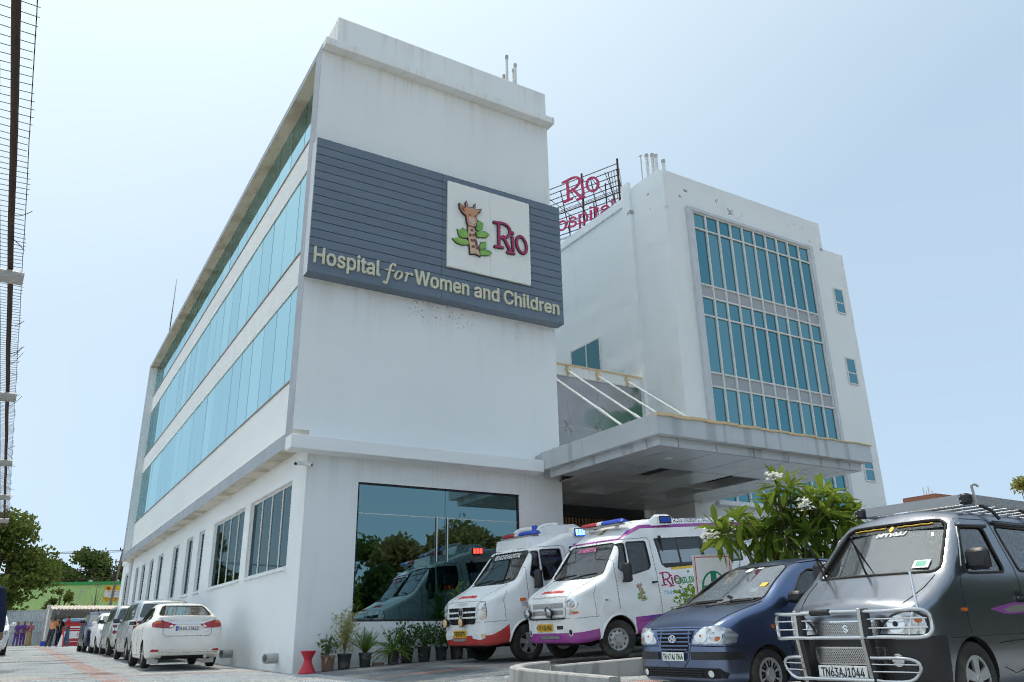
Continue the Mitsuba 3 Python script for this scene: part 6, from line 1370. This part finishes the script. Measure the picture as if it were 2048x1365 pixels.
rootp = np.array([4.45, -9.6, .1]); nleaf = 0; rest = []
near = sorted(tips, key=lambda q: (np.array(q) - EYE) @ FWD)
for q in near:
    q = np.array(q); q0 = q - np.array([.5, .6, .7]) * (q - np.array([4.3, -9.7, 1.4])) * [.5, .5, .35]; mid = rootp + (q0 - rootp) * .6 + [0, 0, -.1]
    part(FG, 'branch', tube(smoothpath([rootp + rs.normal(0, .06, 3) * [1, 1, 0], mid, q0, q], 3), np.linspace(.022, .010, 10), 7), 'bark', 60)
    for j in range(17):
        a = j * 2.399 + rs.uniform(-.25, .25); el = rs.uniform(-.55, .15) if j < 6 else rs.uniform(.1, .7) if j < 12 else rs.uniform(.7, 1.25)
        M = place(q[0], q[1], q[2] + rs.uniform(-.09, .03), a, el) @ place(.015, 0, 0, 0, 0, rs.uniform(.7, 1.1))
        ro = rs.normal(0, .4); R = np.eye(4); R[1:3, 1:3] = [[math.cos(ro), -math.sin(ro)], [math.sin(ro), math.cos(ro)]]
        nleaf += 1
        if nleaf <= 300: part(FG, 'leaf', BL[rs.integers(4)], None, M=M @ R)
        else: t = leaf_blade(.34, .045, .3, .25); t.apply_transform(M @ R); rest.append(t)
for q in tips[::2]:
    for j in range(7):
        t = leaf_blade(.30 * rs.uniform(.8, 1.1), .042, rs.uniform(.2, .7), .22); o = np.array(q) + rs.normal(0, 1, 3) * [.10, .10, .06] + [0, 0, -.16]
        t.apply_transform(place(*o, rs.uniform(0, 6.28), rs.uniform(-1.25, .1))); rest.append(t)
for j in range(90):
    t = leaf_blade(.30 * rs.uniform(.7, 1.1), .04, rs.uniform(.2, .8), .22); t.apply_transform(place(rs.uniform(3.75, 4.9), rs.uniform(-10.1, -9.2), rs.uniform(1.58, 1.95), rs.uniform(0, 6.28), rs.uniform(-1.3, .3))); rest.append(t)
if rest: part(FG, 'leaf_mass', cat(rest), 'leaf_frangipani', True, kind='stuff')
for q in ((3.50, -10.2, 2.64), (3.90, -10.35, 2.26), (3.0, -9.35, 1.92)):
    fl = []
    for i in range(22):
        o = np.array(q) + rs.normal(0, 1, 3) * [.06, .06, .035]
        for a in np.arange(5) * 2 * np.pi / 5:
            b = leaf_blade(.05, .019, .3, .2, 4); b.apply_transform(place(*o, a + i, rs.uniform(-.2, 1.2), .9)); fl.append(b)
    part(FG, 'flower_cluster', cat(fl), 'petal', True, kind='stuff'); near_ = min(tips, key=lambda t: np.linalg.norm(np.array(t) - q)); part(FG, 'flower_stalk', tube(smoothpath([np.array(near_), (np.array(near_) + q) / 2 + [0, 0, .06], np.array(q)], 3), .009, 6), 'leaf_pot', 60)
one('shrub', 'small leafy green shrub at the foot of the green cross board', 'plant', leaves(np.array([4.02, -7.8, 1.05]) + rs.normal(0, 1, (330, 3)) * [.10, .09, .15], .10, .026, rs), 'leaf_fern', kind=None)

# green cross board
GB = thing('notice_board', 'white board with red border and green cross in a circle', 'sign')
bo = np.array([4.1, -8.25, 0]); u = np.array([.84, -.54, 0]); N = np.cross(u, [0, 0, 1])
def gb(q, d, m, nm, off): part(GB, nm, orient(move(extr(q, d), (0, 0, off)), bo, u, (0, 0, 1)), m)
gb(sbox(-.30, .62, .30, 1.79), .02, 'sticker_white', 'panel', 0); gb(sbox(-.305, .615, .305, 1.795).difference(sbox(-.285, .635, .285, 1.775)), .03, 'alu', 'frame', -.005)
gb(sbox(-.275, .645, .275, 1.765).difference(sbox(-.262, .658, .262, 1.752)), .002, 'ink_red', 'border', .02); mat('cross_green', (.01, .22, .12), .5)
cr = Point(0, 1.28).buffer(.20, quad_segs=16); gb(affinity.scale(cr, .98, 1.35).difference(affinity.scale(cr, .84, 1.22)), .002, 'cross_green', 'ring', .02)
gb(sbox(-.045, 1.03, .045, 1.53).union(sbox(-.18, 1.245, .18, 1.33)), .002, 'cross_green', 'cross', .0205)
for a in (-.28, .28): part(GB, 'post', rod(bo + u * a + [0, 0, 0] - N * .02, bo + u * a + [0, 0, .7] - N * .02, .02), 'grey_metal', 40)

# potted plants along the front wall
mat('pot_black', proc(lambda p, n, uv: mi.Color3f(.02, .021, .024) + mi.Color3f(.07, .06, .05) * smoothstep(.5, .8, fbm(p.x * 7, p.y * 7, p.z * 7))), .7); mat('terracotta', proc(lambda p, n, uv: mix((.20, .12, .08), (.12, .085, .07), fbm(p.x * 6, p.y * 6, p.z * 6))), .9); mat('soil', (.06, .045, .035), .95)
POT = [(-.001, 0), (.105, 0), (.115, .01), (.138, .25), (.150, .255), (.152, .30), (.140, .305), (.134, .28), (.001, .27)]


def pot(name, label, x, y, s, mt, lf):
    k = thing(name, label, 'potted plant', 'potted plants along the front wall'); z = float(gz(x, y)); M = place(x, y, z, 0, 0, s)
    part(k, 'pot', lathe(POT, 22), mt, 30, M); part(k, 'soil', lathe([(.001, .285), (.134, .283)], 18), 'soil', False, M)
    for nm, m, q in lf(np.array([x, y, z + .28 * s])): part(k, nm, m, q, True, I4, kind='stuff' if nm in ('foliage', 'fronds') else None)


def bushy(h, r, n, L, W, m, stems=5):
    def f(o):
        out = []; C = []
        for i in range(stems):
            a = rs.uniform(0, 6.28); t = o + [r * .5 * math.cos(a), r * .5 * math.sin(a), h * rs.uniform(.6, 1)]; out.append(('stem', tube([o, (o + t) / 2 + rs.normal(0, .02, 3), t], [.008, .006, .004], 5), 'bark')); w = rs.uniform(.15, 1, (n // stems, 1)); C.append(o + (t - o) * w + rs.normal(0, 1, (n // stems, 3)) * [r * .35, r * .35, h * .08])
        return out + [('foliage', leaves(np.vstack(C), L, W, rs, .1), m)]
    return f


def fern(n, L, lift, m):
    def f(o):
        ms = []
        for i in range(n):
            a = i * 2.399 + rs.uniform(-.3, .3); e = rs.uniform(*lift); l = L * rs.uniform(.7, 1.15); t = np.linspace(0, 1, 9); rr = l * (np.sin(e * 1.0 + 0 * t) * 0 + t * math.cos(e)); zz = l * t * math.sin(e) - .35 * l * t ** 2.3 * math.cos(e)
            c = o + np.stack([rr * math.cos(a), rr * math.sin(a), zz], 1); dd = np.gradient(c, axis=0); dd /= np.linalg.norm(dd, axis=1, keepdims=True)
            q = []
            for j in range(1, 9):
                for kx in range(10):
                    b = c[j] - dd[j] * l * .012 * kx; s = rs.normal(0, 1, 3); s -= dd[j] * (s @ dd[j]); s /= np.linalg.norm(s); tip = b + s * .034 * (1.1 - t[j] * .6) + dd[j] * .03; wv = np.cross(s, dd[j]) * .007; q.append(tri([b - wv, b + wv, tip], [[0, 1, 2]]))
            ms += q
        return [('fronds', cat(ms), m)]
    return f


def strap(n, L, W, m, e=(.5, 1.3)):
    def f(o):
        ms = []
        for i in range(n):
            b = leaf_blade(L * rs.uniform(.6, 1.1), W, rs.uniform(.3, .9), .3, 6); b.apply_transform(place(*(o + [0, 0, rs.uniform(0, .03)]), i * 2.399, rs.uniform(*e))); ms.append(b)
        return [('foliage', cat(ms), m)]
    return f


def croton(h, m):
    def f(o):
        ms = []; tr = tube([o, o + [.02, .01, h * .5], o + [-.01, .03, h]], [.012, .01, .006], 6)
        for i in range(46):
            q = o + [rs.normal(0, .02), rs.normal(0, .02), h * (.25 + .75 * i / 80)]; b = leaf_blade(.26 * rs.uniform(.7, 1.1), .026, rs.uniform(.4, 1), .2, 5); b.apply_transform(place(*q, i * 2.399, rs.uniform(.1, .9))); ms.append(b)
        return [('stem', tr, 'bark'), ('foliage', cat(ms), m)]
    return f


def pair(a, b): return lambda o: a(o) + b(o)
PY = -.45
pot('potted_plant', 'terracotta pot of drying leaves next to the red stool', .60, PY, 1.0, 'terracotta', pair(strap(12, .26, .022, 'leaf_dry', (-.3, .7)), bushy(.42, .26, 130, .10, .022, 'leaf_pot')))
pot('potted_plant', 'tall variegated yellow shrub in a black pot', .95, PY - .02, 1.0, 'pot_black', bushy(.95, .26, 420, .13, .013, 'leaf_yellow', 9))
pot('potted_plant', 'bright bushy foxtail fern in a black pot left of the brick', 1.42, PY, .95, 'pot_black', fern(46, .52, (.75, 1.45), 'leaf_fern'))
pot('potted_plant', 'spreading asparagus fern with drooping fronds in a black pot', 2.05, PY - .03, .95, 'pot_black', fern(44, .62, (-.25, 1.25), 'leaf_fern'))
pot('potted_plant', 'dark leaved plant in a black pot behind the spreading fern', 2.42, PY + .08, 1.0, 'pot_black', bushy(.55, .40, 300, .10, .024, 'leaf_pot', 8))
pot('potted_plant', 'leafy plant in a dusty brown black pot, third from the ambulance', 2.80, PY, 1.05, 'pot_black', bushy(.55, .36, 280, .10, .022, 'leaf_pot', 8))
pot('potted_plant', 'small leafy plant in a black pot, second from the ambulance', 3.22, PY, .95, 'pot_black', bushy(.5, .36, 260, .10, .022, 'leaf_pot', 8))
pot('potted_plant', 'young tree and yellow red straps in a pot behind the red ambulance bumper', 3.62, PY + .02, 1.1, 'pot_black', pair(croton(.95, 'leaf_yellow'), bushy(1.35, .30, 420, .16, .018, 'leaf_fern', 7)))
pot('potted_plant', 'black pot half hidden beneath the red ambulance bumper', 4.02, PY, 1.0, 'pot_black', bushy(.4, .3, 120, .10, .022, 'leaf_pot', 5))
one('brick', 'loose red brick on the ground beside the foxtail fern pot', 'brick', cbox(1.60, 1.83, -.52, -.41, float(gz(1.7, -.45)) - .01, float(gz(1.7, -.45)) + .07, .006), 'terracotta')
mat('stool_red', proc(lambda p, n, uv: mi.Color3f(.50, .025, .04) * (.85 + .3 * fbm(p.x * 6, p.y * 6, p.z * 6))), .55)
one('stool', 'red hourglass shaped plastic stool at the building corner', 'stool', lathe([(.001, .0), (.165, .0), (.172, .015), (.165, .04), (.10, .17), (.078, .24), (.085, .29), (.125, .37), (.150, .41), (.152, .43), (.145, .44), (.11, .425), (.001, .425)], 36).apply_translation((.16, -.5, float(gz(.16, -.5)))), 'stool_red', 40)

# ---------------------------------------------------------------- far end of the drive
mat('gate_sheet', proc(lambda p, n, uv: mi.Color3f(.42, .47, .50) * (.8 + .4 * fbm(p.x * 2, p.y * 2, p.z * 1.0))), .55); mat('green_wall', proc(lambda p, n, uv: mi.Color3f(.40, .60, .24) * (.9 + .2 * fbm(p.x * .4, p.y * .4, p.z * .4, 4))), .8); mat('green_band', (.03, .30, .08), .6); mat('shed_wall', (.55, .55, .53), .85); mat('roof_sheet', proc(lambda p, n, uv: mix((.55, .50, .43), (.42, .36, .30), fbm(p.x, p.y, p.z))), .8); mat('kiosk_red', (.45, .025, .03), .5); mat('board_yellow', (.70, .50, .03), .6)
GT = thing('gate', 'grey corrugated sheet metal gate at the end of the drive', 'gate'); ga, gb_ = np.array([-5.25, 52.7]), np.array([-2.95, 51.2]); gu = np.r_[(gb_ - ga) / np.linalg.norm(gb_ - ga), 0]; gl = float(np.linalg.norm(gb_ - ga)); go = np.r_[ga, .6]
def at_gate(m): return orient(m, go, gu, (0, 0, 1))
nb = 14
for i in range(nb): part(GT, 'sheet', at_gate(cat([box(gl * i / nb + .006, gl * (i + 1) / nb - .05, .06, 2.33, 0, .015), box(gl * (i + 1) / nb - .05, gl * (i + 1) / nb - .006, .06, 2.33, 0, .04)])), 'gate_sheet')
part(GT, 'frame', at_gate(cat([box(-.05, 0, 0, 2.4, -.02, .05), box(gl, gl + .05, 0, 2.4, -.02, .05)] + [box(0, gl, z, z + .05, .04, .065) for z in (0, .82, 1.55, 2.33)])), 'grey_metal'); part(GT, 'lock_box', at_gate(box(.03, .26, 1.2, 1.45, .065, .12)), 'rust')
one('gate_post', 'tall pale concrete gate post beside the shed', 'post', box(-2.92, -2.62, 50.8, 51.1, .4, 3.3), 'shed_wall')
SH = thing('shed', 'open shed with cream corrugated roof behind the kiosk', 'shed')
part(SH, 'back_wall', box(-2.6, 2.2, 51.5, 51.7, .4, 3.05), 'shed_wall'); part(SH, 'side_wall', box(-2.85, -2.65, 48.4, 50.78, .4, 3.0), 'shed_wall')
for x in (-2.3, 0, 1.9): part(SH, 'post', rod((x, 47.2, .4), (x, 47.2, 2.95), .05), 'grey_metal', 40)
part(SH, 'beam', box(-2.4, 2.3, 47.15, 47.25, 2.78, 2.9), 'grey_metal')
xs_ = np.linspace(-2.75, 2.4, 190); z_ = .035 * np.sin(xs_ * 2 * np.pi / .22); V = np.vstack([np.c_[xs_, np.full(190, 46.7), 2.88 + z_], np.c_[xs_, np.full(190, 51.9), 3.30 + z_], np.c_[xs_, np.full(190, 46.7), 2.87 + z_ - .012], np.c_[xs_, np.full(190, 51.9), 3.29 + z_ - .012]]); i_ = np.arange(189)
part(SH, 'roof_sheet', tri(V, np.vstack([np.c_[i_, i_ + 1, i_ + 191], np.c_[i_, i_ + 191, i_ + 190], np.c_[380 + i_, 380 + i_ + 191, 380 + i_ + 1], np.c_[380 + i_, 380 + i_ + 190, 380 + i_ + 191], np.c_[i_, 380 + i_ + 1, i_ + 1], np.c_[i_, 380 + i_, 380 + i_ + 1]])), 'roof_sheet')
KI = thing('kiosk', 'red and white kiosk with blue top under the shed roof', 'kiosk')
part(KI, 'cabinet', cbox(-2.0, .4, 44.0, 45.6, .52, 2.0, .02), 'kiosk_red'); part(KI, 'top', cbox(-2.05, .45, 43.9, 45.7, 2.01, 2.2, .03), 'ink_blue')
for z0, z1, m in ((.98, 1.42, 'sticker_white'), (1.62, 1.72, 'sticker_white'), (.78, .82, 'sticker_white'), (1.5, 1.53, 'sticker_white')): part(KI, 'panel', box(-1.95, .35, 43.985, 43.998, z0, z1), m)
part(KI, 'panel', box(-.95, -.2, 43.98, 43.995, 1.78, 1.98), 'sticker_yellow')
part(KI, 'lettering', front(fit_text('R', -1.20, -.98, .24, .006), (0, 43.984, 1.09)), 'ink_red'); part(KI, 'lettering', front(fit_text('E', -1.72, -1.58, .24, .006), (0, 43.984, 1.09)), 'ink_red')
one('crate', 'blue plastic crate at the foot of the gate post', 'crate', cat([cbox(-3.12, -2.72, 46.0, 46.4, .52, .56, .01)] + [cbox(-3.12, -3.09, 46.0, 46.4, .56, .85, .008), cbox(-2.75, -2.72, 46.0, 46.4, .56, .85, .008), cbox(-3.09, -2.75, 46.0, 46.03, .56, .85, .008), cbox(-3.09, -2.75, 46.37, 46.4, .56, .85, .008)]), 'lamp_blue')
TS = thing('trestle_sign', 'red and white folding trestle sign beside the red shirted man', 'sign'); part(TS, 'panel', hull([(-2.45, 39.4, .52), (-2.2, 39.4, .52), (-2.3, 39.55, 1.2), (-2.24, 39.55, 1.2), (-2.45, 39.42, .52), (-2.2, 39.42, .52)]), 'sticker_white'); part(TS, 'leg', rod((-2.15, 39.5, .5), (-2.22, 39.7, 1.5), .035), 'ink_red', 40)
GB2 = thing('green_building', 'long pale green building with a dark green roof edge', 'building')
ua = np.array([-5.0, 73.2]); ub = np.array([12, 64.0]); uu = np.r_[(ub - ua) / np.linalg.norm(ub - ua), 0]; ul = float(np.linalg.norm(ub - ua)); vv = np.cross([0, 0, 1.], uu)
def gbx(a0, a1, d0, d1, z0, z1): m = box(a0, a1, d0, d1, z0, z1); V = m.vertices.copy(); m.vertices = np.r_[ua, 0] + V[:, :1] * uu + V[:, 1:2] * vv + V[:, 2:3] * np.array([0, 0, 1.]); return m
part(GB2, 'wall', gbx(0, ul, 0, 6, .3, 5.85), 'green_wall'); part(GB2, 'roof_edge', gbx(-.1, ul + .1, -.12, 6.1, 5.85, 6.12), 'green_band')
for a in (1.5, 3.0, 6.5, 9.0): part(GB2, 'vent_cap', gbx(a, a + .25, .2, .4, 6.12, 6.3), 'pipe_white')
one('lamp_post', 'thin leaning lamp post in front of the green building', 'lamp post', cat([tube([(-.2, 66, 3.0), (-.15, 66, 4.2), (.02, 66, 5.0)], .04, 6), ball((.04, 66, 5.05), .09, 1)]), 'grey_metal', 40)
HO = thing('hoarding', 'yellow and white hoarding on the green building wall', 'hoarding')
def hb(x0, x1, z0, z1, o, m, nm): part(HO, nm, box(x0, x1, 65.9 - o - .02, 65.9 - o, z0, z1), m)
part(HO, 'backing', box(1.9, 4.6, 65.9, 66.3, 4.2, 5.5), 'grey_metal'); hb(1.88, 4.62, 4.18, 5.52, .0, 'board_yellow', 'panel'); hb(1.95, 4.55, 4.55, 5.13, .02, 'sticker_white', 'panel')
for i in range(9): part(HO, 'lettering', rod((2.2 + .24 * i, 65.84, 5.0), (2.38 + .24 * i, 65.84, 5.02 + .02 * (i % 3)), .022, 5), 'magenta')
for z in (4.86, 4.76, 4.66): hb(2.3, 4.2, z, z + .03, .03, 'ink_blue', 'text_line')
for i in range(7): part(HO, 'badge', lathe([(.12, 0), (.09, .0), (.09, .02), (.12, .02), (.12, 0)], 14, 'y').apply_translation((2.2 + .36 * i, 65.82, 4.36)), 'kiosk_red')
part(HO, 'badge', box(2.1, 2.35, 65.83, 65.86, 5.2, 5.45), 'kiosk_red')
UP = thing('utility_pole', 'leaning utility pole with cross arms in front of the green building', 'utility pole')
pb, pt = np.array([1.85, 61.2, .5]), np.array([2.45, 60.6, 8.3]); part(UP, 'pole', tube([pb, pt], [.13, .09], 8), 'bark_grey', 60)
for t, w in ((.985, .5), (.86, .8), (.78, .7)): q = pb + (pt - pb) * t; part(UP, 'cross_arm', rod(q - [w * .5, 0, 0], q + [w, -.1, .05], .05, 6), 'rust'); part(UP, 'insulator', cat([rod(q + [w * s, -.05, .03], q + [w * s, -.05, .22], .05, 8) for s in (-.45, .4, .9)]), 'black_plastic', 40)
part(UP, 'transformer_box', box(1.95, 2.3, 60.7, 61.0, 5.7, 6.4), 'rust')
WR = [((-40, 66, 7.6), .985, .5), ((-40, 64, 7.3), .97, .45), ((-40, 63, 5.2), .80, .5), ((-40, 62, 4.9), .78, .4), ((-40, 60, 4.5), .70, .35), ((-40, 60.5, 4.35), .69, .35)]
for i, (a, t, sag) in enumerate(WR):
    b = pb + (pt - pb) * t; a = np.array(a, float); s = np.linspace(0, 1, 24)[:, None]; p = a + (b - a) * s; p[:, 2] -= sag * 4 * (s * (1 - s))[:, 0]
    one('overhead_cable', ['topmost', 'second from the top', 'third', 'fourth', 'fifth', 'lowest'][i] + ' of the six overhead cables running left from the utility pole', 'cable', tube(p, .022, 5), 'rust', group='overhead cables left of the utility pole')
    e = b + [12, -3, .2]; p = b + (e - b) * s; p[:, 2] -= .3 * 4 * (s * (1 - s))[:, 0]
    if i < 2: one('overhead_cable', ['upper', 'lower'][i] + ' overhead cable running right from the utility pole towards the hospital', 'cable', tube(p, .02, 5), 'rust', group='overhead cables right of the utility pole')
# right hand background
RB = thing('brick_block', 'distant block with red brick parapet above the van roof', 'building'); mat('brick_red', proc(lambda p, n, uv: mix((.24, .10, .07), (.30, .14, .10), noise(p.x * 2, p.y * 2, p.z * 6))), .9); mat('cream_wall', (.50, .46, .38), .85)
part(RB, 'wall', box(81.2, 85.5, 34.4, 38.0, 0, 13.9), 'cream_wall'); part(RB, 'parapet', box(81.0, 85.7, 34.2, 38.2, 13.9, 14.6), 'brick_red')
for x, z in ((81.8, 15.6), (82.3, 15.3), (82.8, 15.8), (83.4, 15.4)): part(RB, 'rebar', rod((x, 36, 13.8), (x, 36, z), .06, 6), 'pipe_white')
TH = thing('thatched_roof', 'brown thatched roof at the right edge behind the van', 'roof'); mat('thatch', proc(lambda p, n, uv: mix((.17, .12, .07), (.28, .22, .14), noise(p.x * 3, p.y * 3, p.z * 9))), .95)
part(TH, 'roof', hull([(56.6, 10.5, 7.6), (72, 10.5, 7.6), (56.6, 15.6, 7.6), (72, 15.6, 7.6), (59, 13.2, 10.0), (72, 13.2, 10.4)]), 'thatch'); part(TH, 'wall', box(57.5, 71, 11, 15, 0, 7.7), 'cream_wall')
tree('slender_tree', 'thin yellowish tree top rising past the thatched roof', 57.2, 13.0, 10.6, 1.6, 71, 'leaf_yellow', 1500, .3, .08, .62, 12)
# overhead trellis at the left edge
TR = thing('trellis', 'overhead wire mesh trellis on steel pipes along the left edge', 'trellis'); zt_ = 3.4
part(TR, 'beam', tube([(-5.70, y, zt_ + .015 * math.sin(y * 2.3)) for y in np.linspace(-17, 6, 60)], .02, 8), 'rust', 40)
for y in (-11.0, -7.3, -3.2, .4, 4.0):
    part(TR, 'pipe', rod((-5.60, y, zt_ - .08), (-8.6, y, zt_ - .08), .055, 12), 'grey_metal', 40); part(TR, 'post', rod((-8.5, y, 0), (-8.5, y, zt_ - .1), .06, 10), 'pipe_white', 40)
wires = []
for y in np.arange(-17, 6, .075):
    s_ = .01 * math.sin(y * 5); wires.append(tube([(-5.62 + .012 * math.sin(y * 7), y, zt_ + .03 + s_), (-5.9, y + .01, zt_ + .035), (-6.6, y, zt_ + .03)], .0024, 4, caps=False))
for x in np.arange(-6.6, -5.6, .075): wires.append(tube([(x, y, zt_ + .033 + .012 * math.sin(y * 3 + x * 9)) for y in np.linspace(-17, 6, 40)], .0024, 4, caps=False))
part(TR, 'wire_mesh', cat(wires), 'rust', kind='stuff')
for i in range(26): y = rs.uniform(-16, 5); part(TR, 'loose_wire', tube(smoothpath([(-5.70, y, zt_), (-5.66, y + rs.normal(0, .04), zt_ - .04), (-5.58 + rs.normal(0, .03), y + rs.normal(0, .08), zt_ - .02 + rs.normal(0, .05))], 4), .003, 4), 'rust')
